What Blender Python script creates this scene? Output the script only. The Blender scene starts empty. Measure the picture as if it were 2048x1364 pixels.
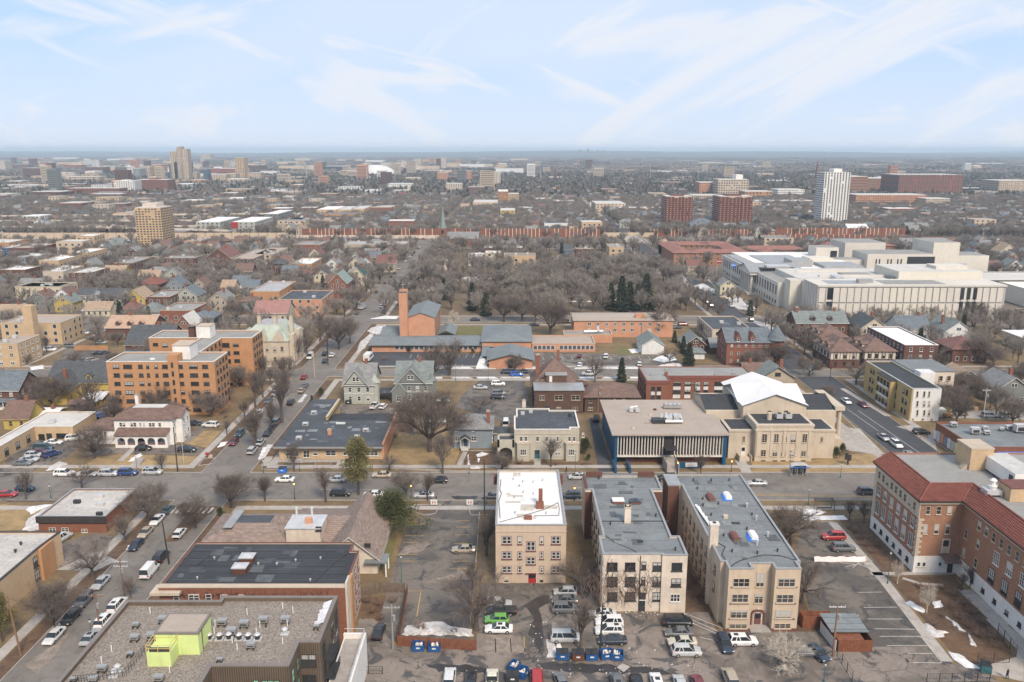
import bpy,math,random
from math import sin,cos,tan,pi,atan,radians,sqrt,atan2
from mathutils import Vector,Matrix
R=random.Random(11)
SC=bpy.context.scene
COL=SC.collection

# ------------------------------------------------------------------ camera, world, sun, exposure
FPX,CAMH=1650.0,78.0
TH=atan(382/FPX)
cd=bpy.data.cameras.new('camera');cam=bpy.data.objects.new('camera',cd);COL.objects.link(cam)
cam.location=(0,0,CAMH);cam.rotation_euler=(pi/2-TH,0,0)
cd.sensor_width=36;cd.lens=36*FPX/2048;cd.clip_start=1;cd.clip_end=60000
SC.camera=cam
SC.view_settings.view_transform='Standard';SC.view_settings.look='None'
SC.view_settings.exposure=0.97;SC.view_settings.gamma=1;SC.view_settings.use_curve_mapping=False
SUN_EL,SUN_AZ=radians(44),radians(158)  # azimuth clockwise from +Y: behind the camera, a little to the right
w=bpy.data.worlds.new('World');SC.world=w;w.use_nodes=True
nt=w.node_tree;N=nt.nodes;L=nt.links
for n in list(N):N.remove(n)
wo=N.new('ShaderNodeOutputWorld');bg=N.new('ShaderNodeBackground');bg.inputs[1].default_value=0.15
sky=N.new('ShaderNodeTexSky');sky.sky_type='NISHITA';sky.sun_disc=False
sky.sun_elevation=SUN_EL;sky.sun_rotation=SUN_AZ;sky.air_density=1.0;sky.dust_density=0.4;sky.ozone_density=1.6
tc=N.new('ShaderNodeTexCoord');sp=N.new('ShaderNodeSeparateXYZ');L.new(tc.outputs['Generated'],sp.inputs[0])
zc=N.new('ShaderNodeMath');zc.operation='MAXIMUM';zc.inputs[1].default_value=0.0;L.new(sp.outputs[2],zc.inputs[0])
def wnoise(sc,roty,scale,det,dist,lo,hi,off=(0,0,0)):
    mr=N.new('ShaderNodeMapping');mr.inputs['Rotation'].default_value=(0,radians(roty),0);L.new(tc.outputs['Generated'],mr.inputs[0])
    mp=N.new('ShaderNodeMapping');mp.inputs['Scale'].default_value=scale;mp.inputs['Location'].default_value=off;L.new(mr.outputs[0],mp.inputs[0])
    n=N.new('ShaderNodeTexNoise');n.inputs['Scale'].default_value=sc;n.inputs['Detail'].default_value=det
    n.inputs['Roughness'].default_value=0.55;n.inputs['Distortion'].default_value=dist;L.new(mp.outputs[0],n.inputs['Vector'])
    r=N.new('ShaderNodeMapRange');r.inputs[1].default_value=lo;r.inputs[2].default_value=hi;r.clamp=True;r.interpolation_type='SMOOTHSTEP'
    L.new(n.outputs['Fac'],r.inputs[0]);return r.outputs[0]
c1=wnoise(2.6,24,(.8,.8,3.2),8,1.2,0.41,0.68,(3.4,1,.3));c2=wnoise(3.4,-22,(.9,.9,4.2),9,1.5,0.46,0.70,(1,7,0));c3=wnoise(1.4,8,(1,1,3),3,0.3,0.35,0.7)
def wmath(op,a,b):
    m=N.new('ShaderNodeMath');m.operation=op
    for i,v in enumerate((a,b)):
        if isinstance(v,(int,float)):m.inputs[i].default_value=v
        else:L.new(v,m.inputs[i])
    return m.outputs[0]
cl=wmath('MULTIPLY_ADD',c2,0.85);N[-1].inputs[2].default_value=0.0
cl=wmath('MAXIMUM',c1,cl)
cl=wmath('MULTIPLY',cl,1.2)
veil=wmath('MULTIPLY',c3,0.62)
cl=wmath('MAXIMUM',cl,veil)
hz=N.new('ShaderNodeMapRange');hz.inputs[1].default_value=0.0;hz.inputs[2].default_value=0.16;hz.inputs[3].default_value=0.75;hz.inputs[4].default_value=0.05
L.new(zc.outputs[0],hz.inputs[0]);cl=wmath('MAXIMUM',cl,hz.outputs[0])
hsv=N.new('ShaderNodeHueSaturation');hsv.inputs['Saturation'].default_value=0.95;hsv.inputs['Value'].default_value=1.0;L.new(sky.outputs[0],hsv.inputs['Color'])
mxb=N.new('ShaderNodeMix');mxb.data_type='RGBA';mxb.inputs[0].default_value=0.93
L.new(hsv.outputs[0],mxb.inputs[6]);mxb.inputs[7].default_value=(1.46,2.2,3.42,1)
mx=N.new('ShaderNodeMix');mx.data_type='RGBA';L.new(cl,mx.inputs[0]);L.new(mxb.outputs[2],mx.inputs[6]);mx.inputs[7].default_value=(2.85,3.0,3.3,1)
L.new(mx.outputs[2],bg.inputs[0]);L.new(bg.outputs[0],wo.inputs[0])
sl=bpy.data.lights.new('sun','SUN');sl.energy=2.3;sl.angle=radians(16);sl.color=(1.0,0.86,0.71)
so=bpy.data.objects.new('sun',sl);COL.objects.link(so)
sd=Vector((sin(SUN_AZ)*cos(SUN_EL),cos(SUN_AZ)*cos(SUN_EL),sin(SUN_EL)))
so.rotation_euler=sd.to_track_quat('Z','Y').to_euler();so.location=(0,-50,200)
SC.cycles.max_bounces=5;SC.cycles.diffuse_bounces=2;SC.cycles.glossy_bounces=2;SC.cycles.transmission_bounces=2
SC.cycles.volume_bounces=0;SC.cycles.transparent_max_bounces=4
SC.cycles.use_denoising=True;SC.cycles.denoiser='OPENIMAGEDENOISE';SC.cycles.denoising_prefilter='ACCURATE'

# ------------------------------------------------------------------ surveying: a pixel of the photograph to a point of the place
def g(px,py,z=0.0):
    u=(px-1024)/FPX;v=(py-682)/FPX
    t=(z-CAMH)/(-sin(TH)-v*cos(TH));return u*t,(cos(TH)-v*sin(TH))*t
def fz(px,py,Y):
    u=(px-1024)/FPX;v=(py-682)/FPX
    t=Y/(cos(TH)-v*sin(TH));return u*t,CAMH+(-sin(TH)-v*cos(TH))*t
VIEW={0:(0,0,1),1:(0,1000,2.926),2:(650,900,2.94),3:(1100,900,2.94),4:(1500,880,2.818),5:(0,780,3.657),6:(500,700,3.657),7:(950,700,3.7236),8:(1400,600,3.16),
        11:(0,560,3.657),12:(500,540,4.096),13:(950,540,3.7236),14:(1400,420,3.16),15:(0,280,3.413),16:(500,280,3.413),17:(1000,280,3.657),18:(1500,280,3.737),
        21:(500,1140,6.09),22:(1850,880,7.576),24:(820,1240,3.413),25:(1700,1180,5.885)}
def zz(v,x,y):o=VIEW[v];return o[0]+x/o[2],o[1]+y/o[2]
def G(v,x,y,h=0.0):return g(*zz(v,x,y),h)
def F(v,x,y,Y):return fz(*zz(v,x,y),Y)

# ------------------------------------------------------------------ materials
MT={}
class NB:
    def __init__(s,name):
        s.m=bpy.data.materials.new(name);s.m.use_nodes=True;s.t=s.m.node_tree;s.b=s.t.nodes['Principled BSDF'];s.b.inputs['Roughness'].default_value=0.85
        s.b.inputs['Specular IOR Level'].default_value=0.3
        MT[name]=s.m
    def n(s,ty,**k):
        x=s.t.nodes.new(ty)
        for a,b in k.items():setattr(x,a,b)
        return x
    def l(s,a,b):s.t.links.new(a,b)
    def co(s,world=False,scale=(1,1,1)):
        if world:o=s.n('ShaderNodeNewGeometry').outputs['Position']
        else:o=s.n('ShaderNodeTexCoord').outputs['Object']
        if scale!=(1,1,1):
            m=s.n('ShaderNodeVectorMath',operation='MULTIPLY');m.inputs[1].default_value=scale;s.l(o,m.inputs[0]);o=m.outputs[0]
        return o
    def noise(s,co,sc,det=4,ro=0.6,di=0.0):
        x=s.n('ShaderNodeTexNoise');x.inputs['Scale'].default_value=sc;x.inputs['Detail'].default_value=det;x.inputs['Roughness'].default_value=ro;x.inputs['Distortion'].default_value=di
        s.l(co,x.inputs['Vector']);return x.outputs['Fac']
    def mr(s,v,a,b,c=0.0,d=1.0):
        x=s.n('ShaderNodeMapRange');x.inputs[1].default_value=a;x.inputs[2].default_value=b;x.inputs[3].default_value=c;x.inputs[4].default_value=d;s.l(v,x.inputs[0]);return x.outputs[0]
    def mix(s,f,a,b,ty='MIX'):
        x=s.n('ShaderNodeMix',data_type='RGBA',blend_type=ty)
        for i,v in ((0,f),(6,a),(7,b)):
            if isinstance(v,(int,float)):x.inputs[i].default_value=v
            elif isinstance(v,tuple):x.inputs[i].default_value=(*v[:3],1)
            else:s.l(v,x.inputs[i])
        return x.outputs[2]
    def math(s,op,a,b):
        x=s.n('ShaderNodeMath',operation=op)
        for i,v in ((0,a),(1,b)):
            if isinstance(v,(int,float)):x.inputs[i].default_value=v
            else:s.l(v,x.inputs[i])
        return x.outputs[0]
    def out(s,c):
        if isinstance(c,tuple):s.b.inputs['Base Color'].default_value=(*c[:3],1)
        else:s.l(c,s.b.inputs['Base Color'])
        return s.m
    def bump(s,v,st,d=0.05):
        x=s.n('ShaderNodeBump');x.inputs['Strength'].default_value=st;x.inputs['Distance'].default_value=d;s.l(v,x.inputs['Height']);s.l(x.outputs[0],s.b.inputs['Normal'])
def k(c,f):return tuple(min(0.9,max(0,x*f)) for x in c[:3])
def plain(name,c,var=0.18,rough=0.85,sc=0.5,streak=True,metal=0.0):
    if name in MT:return MT[name]
    b=NB(name);b.b.inputs['Roughness'].default_value=rough;b.b.inputs['Metallic'].default_value=metal
    co=b.co();a=b.noise(co,sc,5);col=b.mix(b.mr(a,.3,.7),k(c,1-var),k(c,1+var*.7))
    if streak:
        s2=b.noise(b.co(False,(1,1,.16)),1.3,4,.7);col=b.mix(b.mr(s2,.5,.8,0,.55),col,k(c,.62))
    return b.out(col)
def brick(name,c,c2=None,mortar=None,var=0.35):
    if name in MT:return MT[name]
    b=NB(name);g0=b.n('ShaderNodeTexCoord').outputs['Object'];s=b.n('ShaderNodeSeparateXYZ');b.l(g0,s.inputs[0])
    u=b.math('ADD',s.outputs[0],s.outputs[1]);cbn=b.n('ShaderNodeCombineXYZ');b.l(u,cbn.inputs[0]);b.l(s.outputs[2],cbn.inputs[1])
    t=b.n('ShaderNodeTexBrick');t.inputs['Scale'].default_value=1.0;t.inputs['Brick Width'].default_value=.26;t.inputs['Row Height'].default_value=.09;t.inputs['Mortar Size'].default_value=.012
    t.inputs['Color1'].default_value=(*k(c,1-var),1);t.inputs['Color2'].default_value=(*k(c2 or c,1+var*.6),1);t.inputs['Mortar'].default_value=(*(mortar or k(c,1.15)),1);b.l(cbn.outputs[0],t.inputs['Vector'])
    a=b.noise(g0,.35,5);col=b.mix(b.mr(a,.3,.75,0,.6),t.outputs['Color'],k(c,.68))
    a2=b.noise(b.co(False,(1,1,.2)),1.1,4,.7);col=b.mix(b.mr(a2,.52,.8,0,.4),col,k(c,1.25))
    return b.out(col)
def roofing(name,c,seam=3.0,var=.22,stain=None,rough=.8,puddle=0.0):
    if name in MT:return MT[name]
    b=NB(name);co=b.co();a=b.noise(co,.16,6,.65,.5);a2=b.noise(co,1.6,5,.7)
    col=b.mix(b.mr(a,.3,.7),k(c,1-var),k(c,1+var));col=b.mix(b.mr(a2,.35,.75,0,.5),col,stain or k(c,1.5))
    if seam:
        t=b.n('ShaderNodeTexBrick');t.inputs['Scale'].default_value=1;t.inputs['Brick Width'].default_value=seam*5;t.inputs['Row Height'].default_value=seam;t.inputs['Mortar Size'].default_value=.05
        t.inputs['Mortar Smooth'].default_value=.6
        t.inputs['Color1'].default_value=t.inputs['Color2'].default_value=(0,0,0,1);t.inputs['Mortar'].default_value=(1,1,1,1);b.l(co,t.inputs['Vector'])
        col=b.mix(b.math('MULTIPLY',t.outputs['Fac'],.35),col,k(c,1.7))
    if puddle:
        p=b.noise(co,.22,3,.5,1.2);pf=b.mr(p,.6,.63);col=b.mix(b.math('MULTIPLY',pf,puddle),col,k(c,.55));b.l(b.mr(pf,0,1,rough,.25),b.b.inputs['Roughness'])
    else:b.b.inputs['Roughness'].default_value=rough
    return b.out(col)
def shingle(name,c,var=.3):
    if name in MT:return MT[name]
    b=NB(name);co=b.co();s=b.n('ShaderNodeSeparateXYZ');b.l(co,s.inputs[0]);u=b.math('ADD',s.outputs[0],s.outputs[1]);cbn=b.n('ShaderNodeCombineXYZ');b.l(u,cbn.inputs[0]);b.l(s.outputs[2],cbn.inputs[1])
    t=b.n('ShaderNodeTexBrick');t.inputs['Scale'].default_value=1;t.inputs['Brick Width'].default_value=.9;t.inputs['Row Height'].default_value=.16;t.inputs['Mortar Size'].default_value=.015
    t.inputs['Color1'].default_value=(*k(c,1-var),1);t.inputs['Color2'].default_value=(*k(c,1+var),1);t.inputs['Mortar'].default_value=(*k(c,.6),1);b.l(cbn.outputs[0],t.inputs['Vector'])
    a=b.noise(co,.4,5,.7);return b.out(b.mix(b.mr(a,.35,.75,0,.5),t.outputs['Color'],k(c,1.35)))
def ground_mat(name,cols,sc=(.02,.2,2.0),rough=.95,world=True,thr=(.4,.62)):
    b=NB(name);b.b.inputs['Roughness'].default_value=rough;co=b.co(world)
    a=b.noise(co,sc[0],5,.6,.3);a2=b.noise(co,sc[1],6,.7,.4);a3=b.noise(co,sc[2],5,.75)
    col=b.mix(b.mr(a,*thr),cols[0],cols[1]);col=b.mix(b.mr(a2,.42,.62,0,.8),col,cols[2]);col=b.mix(b.mr(a3,.45,.75,0,.7),col,cols[3]);return b.out(col)
def asphalt(name,c,patch,crack=.6,dark=(.03,.03,.032),dk=.85):
    b=NB(name);b.b.inputs['Roughness'].default_value=.85;co=b.co(True)
    a=b.noise(co,.07,6,.65,.8);a2=b.noise(co,.45,6,.75,.3);a3=b.noise(co,6,3,.7)
    col=b.mix(b.mr(a,.45,.55),c,patch);col=b.mix(b.mr(a2,.5,.72,0,.55),col,k(c,1.45));col=b.mix(b.mr(a3,.4,.8,0,.3),col,k(c,.55))
    # wheel-worn and damp streaks
    d=b.noise(co,.19,4,.6,1.5);col=b.mix(b.mr(d,.54,.61,0,dk),col,k(dark,1.9));e=b.noise(co,.9,5,.7,.8);col=b.mix(b.mr(e,.56,.64,0,dk*.6),col,k(c,.5))
    wv=b.n('ShaderNodeVectorMath',operation='ADD');nn=b.n('ShaderNodeTexNoise');nn.inputs['Scale'].default_value=.5;b.l(co,nn.inputs['Vector']);b.l(co,wv.inputs[0])
    nm=b.n('ShaderNodeVectorMath',operation='SCALE');nm.inputs['Scale'].default_value=2.2;b.l(nn.outputs['Color'],nm.inputs[0]);b.l(nm.outputs[0],wv.inputs[1])
    vo=b.n('ShaderNodeTexVoronoi',feature='DISTANCE_TO_EDGE');vo.inputs['Scale'].default_value=.17;b.l(wv.outputs[0],vo.inputs['Vector'])
    ck=b.mr(vo.outputs['Distance'],.004,.012,1,0);msk=b.mr(b.noise(co,.11,2),.45,.6);ck=b.math('MULTIPLY',ck,msk)
    col=b.mix(b.math('MULTIPLY',ck,crack),col,dark);return b.out(col)
asphalt('road_asphalt',(.165,.147,.128),(.20,.178,.155),.35,dk=.25)
asphalt('lot_asphalt',(.10,.09,.08),(.175,.15,.125),.85)
asphalt('old_asphalt',(.195,.166,.138),(.115,.098,.084),.95)
asphalt('new_asphalt',(.06,.062,.068),(.075,.075,.08),.3,dk=.4)
asphalt('alley_concrete',(.23,.193,.162),(.145,.12,.10),.95)
ground_mat('concrete',[(.36,.33,.30),(.30,.27,.24),(.42,.385,.35),(.24,.215,.19)],(.06,.5,4))
ground_mat('slab_concrete',[(.38,.345,.31),(.31,.28,.25),(.44,.41,.37),(.27,.24,.21)],(.15,.7,4))
ground_mat('winter_grass',[(.205,.142,.07),(.15,.105,.062),(.10,.075,.048),(.28,.20,.10)],(.03,.22,1.6))
ground_mat('tan_grass',[(.34,.235,.11),(.27,.185,.09),(.17,.12,.065),(.40,.29,.15)],(.05,.3,2.2))
ground_mat('green_grass',[(.13,.125,.045),(.17,.14,.06),(.10,.10,.04),(.22,.18,.09)],(.05,.3,2.2))
ground_mat('mulch',[(.13,.075,.045),(.085,.055,.038),(.17,.11,.065),(.05,.035,.028)],(.1,.6,3))
ground_mat('city_ground',[(.145,.112,.082),(.10,.082,.068),(.20,.165,.13),(.07,.06,.05)],(.011,.06,.45))
ground_mat('snow',[(.76,.76,.77),(.66,.65,.64),(.48,.45,.41),(.80,.81,.82)],(.1,.7,3.5),.6)
ground_mat('dirty_snow',[(.62,.61,.60),(.48,.45,.42),(.30,.26,.22),(.75,.75,.76)],(.2,.7,3),.7)
plain('paint_white',(.55,.53,.50),.25,streak=False,sc=2);plain('paint_yellow',(.50,.33,.12),.3,streak=False,sc=2)
def glassm(name,c,rough=.12,blind=None):
    b=NB(name);b.b.inputs['Roughness'].default_value=rough;b.b.inputs['Specular IOR Level'].default_value=.6
    o=b.n('ShaderNodeObjectInfo');lo=k(c,.6)
    col=b.mix(b.mr(o.outputs['Random'],0,1),lo,k(c,1.9))
    if blind:
        s=b.n('ShaderNodeSeparateXYZ');b.l(b.co(),s.inputs[0]);th=b.mr(o.outputs['Random'],0,1,.1,1.5);f=b.math('GREATER_THAN',s.outputs[2],th);col=b.mix(f,col,blind)
    return b.out(col)
glassm('glass',(.022,.025,.028));glassm('glass_blind',(.03,.033,.035),.2,(.42,.42,.40));glassm('glass_far',(.045,.05,.055),.2);glassm('glass_green',(.22,.42,.28),.1)
glassm('car_glass',(.02,.025,.03),.06)
plain('trim_white',(.62,.60,.56),.1,streak=False);plain('trim_tan',(.46,.38,.29),.1,streak=False);plain('trim_dark',(.045,.04,.038),.2,streak=False);plain('trim_maroon',(.16,.07,.06),.2,streak=False)
plain('metal_grey',(.36,.36,.35),.15,.45,streak=True,metal=.35);plain('metal_light',(.56,.56,.55),.15,.4,streak=True,metal=.3);plain('metal_dark',(.04,.04,.042),.2,.5,streak=False)
plain('pvc_white',(.72,.70,.66),.08,.5,streak=False);plain('wood_pole',(.22,.13,.085),.25,streak=True,sc=2);plain('wood_fence',(.20,.075,.04),.3,streak=True,sc=1.5);plain('wood_grey',(.16,.12,.09),.3,sc=2)
plain('rust',(.12,.05,.03),.3);plain('dumpster_blue',(.02,.085,.24),.25,.5);plain('lid_black',(.035,.035,.038),.2,.5);plain('red_paint',(.34,.03,.025),.15,.6);plain('copper_green',(.21,.27,.245),.2)
plain('tyre',(.018,.018,.018),.1,.8,streak=False);plain('rim',(.42,.42,.43),.1,.35,streak=False,metal=.6);plain('lamp_red',(.45,.02,.02),.1,.3,streak=False);plain('lamp_clear',(.75,.75,.72),.1,.2,streak=False)
plain('skin',(.45,.28,.2),.1,streak=False);plain('clothing_black',(.02,.02,.022),.2,streak=False);plain('tarp_blue',(.03,.17,.62),.2,.5)
def carpaint():
    b=NB('car_paint');o=b.n('ShaderNodeObjectInfo');b.b.inputs['Roughness'].default_value=.28;b.b.inputs['Coat Weight'].default_value=.5;b.b.inputs['Coat Roughness'].default_value=.08
    a=b.noise(b.co(),2.5,3);b.out(b.mix(b.mr(a,.4,.8,0,.35),o.outputs['Color'],(.13,.115,.10)))
carpaint()
def treemat(name,a,c,d):
    b=NB(name);o=b.n('ShaderNodeObjectInfo');b.b.inputs['Roughness'].default_value=.9
    r=b.mix(b.mr(o.outputs['Random'],0,1),a,c);n=b.noise(b.co(),.35,3);b.out(b.mix(b.mr(n,.4,.7),r,d))
treemat('bark',(.085,.062,.05),(.13,.10,.085),(.06,.045,.038));treemat('near_twigs',(.125,.097,.08),(.21,.175,.15),(.09,.072,.062));treemat('twigs',(.175,.148,.128),(.34,.30,.26),(.20,.175,.155));treemat('far_twigs',(.16,.132,.112),(.28,.24,.21),(.18,.155,.135));treemat('olive_needles',(.085,.095,.035),(.12,.12,.045),(.04,.05,.022))
treemat('pale_bark',(.5,.44,.36),(.56,.5,.42),(.38,.33,.27));treemat('needles',(.045,.058,.035),(.065,.075,.042),(.03,.04,.026));treemat('pine_needles',(.19,.165,.065),(.21,.18,.07),(.10,.095,.04))
treemat('shrub_twigs',(.2,.12,.085),(.24,.17,.13),(.11,.075,.055))

# ------------------------------------------------------------------ mesh building
class MB:
    def __init__(s):s.v=[];s.f=[];s.m=[]
    def face(s,pts,m=0):
        n=len(s.v);s.v+=[tuple(p) for p in pts];s.f.append(tuple(range(n,n+len(pts))));s.m.append(m);return s
    def box(s,x0,x1,y0,y1,z0,z1,m=0,top=None,bottom=False):
        n=len(s.v);s.v+=[(x0,y0,z0),(x1,y0,z0),(x1,y1,z0),(x0,y1,z0),(x0,y0,z1),(x1,y0,z1),(x1,y1,z1),(x0,y1,z1)]
        fs=[(0,1,5,4),(1,2,6,5),(2,3,7,6),(3,0,4,7),(4,5,6,7)]+([(3,2,1,0)] if bottom else [])
        for i,q in enumerate(fs):s.f.append(tuple(n+a for a in q));s.m.append(m if i!=4 or top is None else top)
        return s
    def prism(s,poly,z0,z1,m=0,top=None):
        n=len(s.v);c=len(poly);a=sum(poly[i][0]*poly[(i+1)%c][1]-poly[(i+1)%c][0]*poly[i][1] for i in range(c))
        if a<0:poly=poly[::-1]
        s.v+=[(x,y,z0) for x,y in poly]+[(x,y,z1) for x,y in poly]
        for i in range(c):j=(i+1)%c;s.f.append((n+i,n+j,n+c+j,n+c+i));s.m.append(m)
        s.f.append(tuple(n+c+i for i in range(c)));s.m.append(m if top is None else top);return s
    def tube(s,p,q,r0,r1,n=6,m=0,cap=True):
        p,q=Vector(p),Vector(q);d=(q-p)
        if d.length<1e-6:return s
        d.normalize();a=d.orthogonal().normalized();b=d.cross(a);k0=len(s.v)
        for c,r in ((p,r0),(q,r1)):
            for i in range(n):t=2*pi*i/n;s.v.append(tuple(c+(a*cos(t)+b*sin(t))*r))
        for i in range(n):j=(i+1)%n;s.f.append((k0+i,k0+j,k0+n+j,k0+n+i));s.m.append(m)
        if cap:s.f.append(tuple(k0+n+i for i in range(n)));s.m.append(m)
        return s
    def gable(s,x0,x1,y0,y1,z0,h,axis='x',ov=.4,m=0,mw=None,th=.18):
        """roof with ridge along axis; gable-end triangles in material mw"""
        def P(a,b,z):return (a,b,z) if axis=='x' else (b,a,z)
        a0,a1,b0,b1=(x0,x1,y0,y1) if axis=='x' else (y0,y1,x0,x1);bm=(b0+b1)/2;sl=h/(bm-b0);dz=sl*ov
        for e,sg in ((b0-ov,1),(b1+ov,-1)):
            for t,mm in ((0,m),(-th,m)):
                q=[P(a0-ov,e,z0-dz+t),P(a1+ov,e,z0-dz+t),P(a1+ov,bm,z0+h+t),P(a0-ov,bm,z0+h+t)];s.face(q if t==0 else q[::-1],mm)
            s.face([P(a0-ov,e,z0-dz-th),P(a1+ov,e,z0-dz-th),P(a1+ov,e,z0-dz),P(a0-ov,e,z0-dz)],m if mw is None else mw)
            for aa in (a0-ov,a1+ov):s.face([P(aa,e,z0-dz-th),P(aa,bm,z0+h-th),P(aa,bm,z0+h),P(aa,e,z0-dz)],m if mw is None else mw)
        return s
    def gable_ends(s,x0,x1,y0,y1,z0,h,axis='x',m=0,th=.19):
        if axis=='x':
            for x in (x0,x1):s.face([(x,y0,z0),(x,y1,z0),(x,(y0+y1)/2,z0+h-th)],m)
        else:
            for y in (y0,y1):s.face([(x0,y,z0),(x1,y,z0),((x0+x1)/2,y,z0+h-th)],m)
        return s
    def hip(s,x0,x1,y0,y1,z0,h,ov=.5,m=0,flat=0.0,fm=None):
        x0-=ov;x1+=ov;y0-=ov;y1+=ov;w_,d_=x1-x0,y1-y0;k0=len(s.v)
        if flat:i=flat;a=(x0+i,y0+i,x1-i,y1-i)
        elif w_>=d_:a=(x0+d_/2,(y0+y1)/2,x1-d_/2,(y0+y1)/2)
        else:a=((x0+x1)/2,y0+w_/2,(x0+x1)/2,y1-w_/2)
        c=[(x0,y0),(x1,y0),(x1,y1),(x0,y1)];t=[(a[0],a[1]),(a[2],a[1]),(a[2],a[3]),(a[0],a[3])]
        for i in range(4):
            j=(i+1)%4;s.face([(*c[i],z0),(*c[j],z0),(*t[j],z0+h),(*t[i],z0+h)],m);s.face([(*c[i],z0-.2),(*c[j],z0-.2),(*c[j],z0),(*c[i],z0)],m)
        if flat:s.face([(*p,z0+h) for p in t],m if fm is None else fm)
        s.face([(*p,z0-.2) for p in c][::-1],m);return s
    def build(s,name,mats,parent=None,label=None,cat=None,group=None,kind=None,loc=(0,0,0),smooth=False):
        me=bpy.data.meshes.new(name);me.from_pydata([(x-loc[0],y-loc[1],z-loc[2]) for x,y,z in s.v] if any(loc) else s.v,[],s.f)
        ms=mats if isinstance(mats,(list,tuple)) else [mats]
        for m in ms:me.materials.append(MT[m] if isinstance(m,str) else m)
        if len(ms)>1:me.polygons.foreach_set('material_index',s.m)
        if smooth:me.polygons.foreach_set('use_smooth',[True]*len(s.f))
        me.update();return link(name,me,parent,label,cat,group,kind,loc if parent is None else None)
def tag(o,label=None,cat=None,group=None,kind=None):
    for a,b in (('label',label),('category',cat),('group',group),('kind',kind)):
        if b:o[a]=b
    return o
def link(name,me,parent=None,label=None,cat=None,group=None,kind=None,loc=None,rz=0,scale=None,color=None):
    o=bpy.data.objects.new(name,me);COL.objects.link(o)
    if parent:o.parent=parent
    if loc is not None:o.location=loc
    if rz:o.rotation_euler=(0,0,rz)
    if scale:o.scale=scale if isinstance(scale,tuple) else (scale,)*3
    if color:o.color=color
    return tag(o,label,cat,group,kind)
def root(name,label,cat,loc=(0,0,0),rz=0,group=None,scale=None):return link(name,None,None,label,cat,group,None,loc,rz,scale)
def part(mb,name,mats,parent,label=None,**k_):
    """a part given in world coordinates under a root that is not turned"""
    L0=parent.location if parent.parent is None else parent.parent.location+parent.location
    me=[(x-L0[0],y-L0[1],z-L0[2]) for x,y,z in mb.v];b=MB();b.v=me;b.f=mb.f;b.m=mb.m
    return b.build(name,mats,parent,label,**k_)

# ------------------------------------------------------------------ windows
WC={}
def win_meshes(w_,h_,st,fm):
    w_,h_=round(w_,1),round(h_,1);key=(w_,h_,st,fm)
    if key in WC:return WC[key]
    f=MB();t=.07 if w_<2.5 else .09;d=.09
    f.box(-w_/2,-w_/2+t,-d,0,0,h_).box(w_/2-t,w_/2,-d,0,0,h_).box(-w_/2+t,w_/2-t,-d,0,h_-t,h_).box(-w_/2+t,w_/2-t,-d,0,0,t)
    f.box(-w_/2-.1,w_/2+.1,-.2,0,-.14,0)
    ncol={'1':1,'2':2,'3':3,'4':4,'f':1,'g':max(2,round(w_/.6)),'l':max(2,int(w_/1.2))}[st]
    if fm=='trim_maroon':
        for i in range(ncol):
            xa,xb=-w_/2+t+.02+(w_-2*t)*i/ncol,-w_/2+t-.02+(w_-2*t)*(i+1)/ncol;q=.1;f.box(xa,xa+q,-.06,0,t,h_-t,1).box(xb-q,xb,-.06,0,t,h_-t,1).box(xa+q,xb-q,-.06,0,t,t+q,1).box(xa+q,xb-q,-.06,0,h_-t-q,h_-t,1).box(xa+q,xb-q,-.062,0,h_/2-.05,h_/2+.05,1)
    for i in range(1,ncol):x=-w_/2+w_*i/ncol;f.box(x-.05,x+.05,-d+.012,0,t,h_-t)
    if st in '1234' and fm!='trim_maroon':f.box(-w_/2+t,w_/2-t,-d+.024,0,h_*.5-.035,h_*.5+.035)
    if st=='g':
        n=max(2,round(h_/.6))
        for i in range(1,n):z=h_*i/n;f.box(-w_/2+t,w_/2-t,-d+.03,0,z-.025,z+.025)
    p=MB().face([(-w_/2+t*.6,-.035,t*.6),(w_/2-t*.6,-.035,t*.6),(w_/2-t*.6,-.035,h_-t*.6),(-w_/2+t*.6,-.035,h_-t*.6)])
    fo=bpy.data.meshes.new('window');fo.from_pydata(f.v,[],f.f);fo.materials.append(MT[fm]);fo.materials.append(MT['trim_white']);fo.polygons.foreach_set('material_index',f.m)
    ps=[]
    for gm in ('glass','glass_blind','glass_green'):
        pm=bpy.data.meshes.new('pane');pm.from_pydata(p.v,[],p.f);pm.materials.append(MT[gm]);ps.append(pm)
    WC[key]=(fo,ps);return WC[key]
ROT={'S':0,'E':pi/2,'W':-pi/2,'N':pi}
def window(parent,face,x,y,z,w_,h_,st='1',fm='trim_white',pane=True,green=False,name='window'):
    fo,ps=win_meshes(w_,h_,st,fm);L0=parent.location
    o=link(name,fo,parent,loc=(x-L0[0],y-L0[1],z-L0[2]),rz=ROT[face])
    link('pane',ps[2] if green else ps[1 if R.random()<.45 else 0],o);return o
def wrects(parent,v,Y,rects,st='1',fm='trim_white',**kw):
    """windows on a wall that faces the camera, surveyed from the photograph: (left, right, top, bottom[, style])"""
    for r in rects:
        xa,zb=F(v,r[0],r[3],Y);xb,zt=F(v,r[1],r[2],Y)
        window(parent,'S',(xa+xb)/2,Y,zb,max(.5,xb-xa),max(.5,zt-zb),r[4] if len(r)>4 else st,fm,**kw)
def wgrid(parent,face,plane,a0,a1,n,zs,w_,h_,st='1',fm='trim_white',skip=(),**kw):
    for j,z in enumerate(zs):
        for i in range(n):
            if (i,j) in skip:continue
            a=a0+(a1-a0)*(i+.5)/n
            window(parent,face,plane if face in 'EW' else a,a if face in 'EW' else plane,z,w_,h_,st,fm,**kw)
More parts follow.
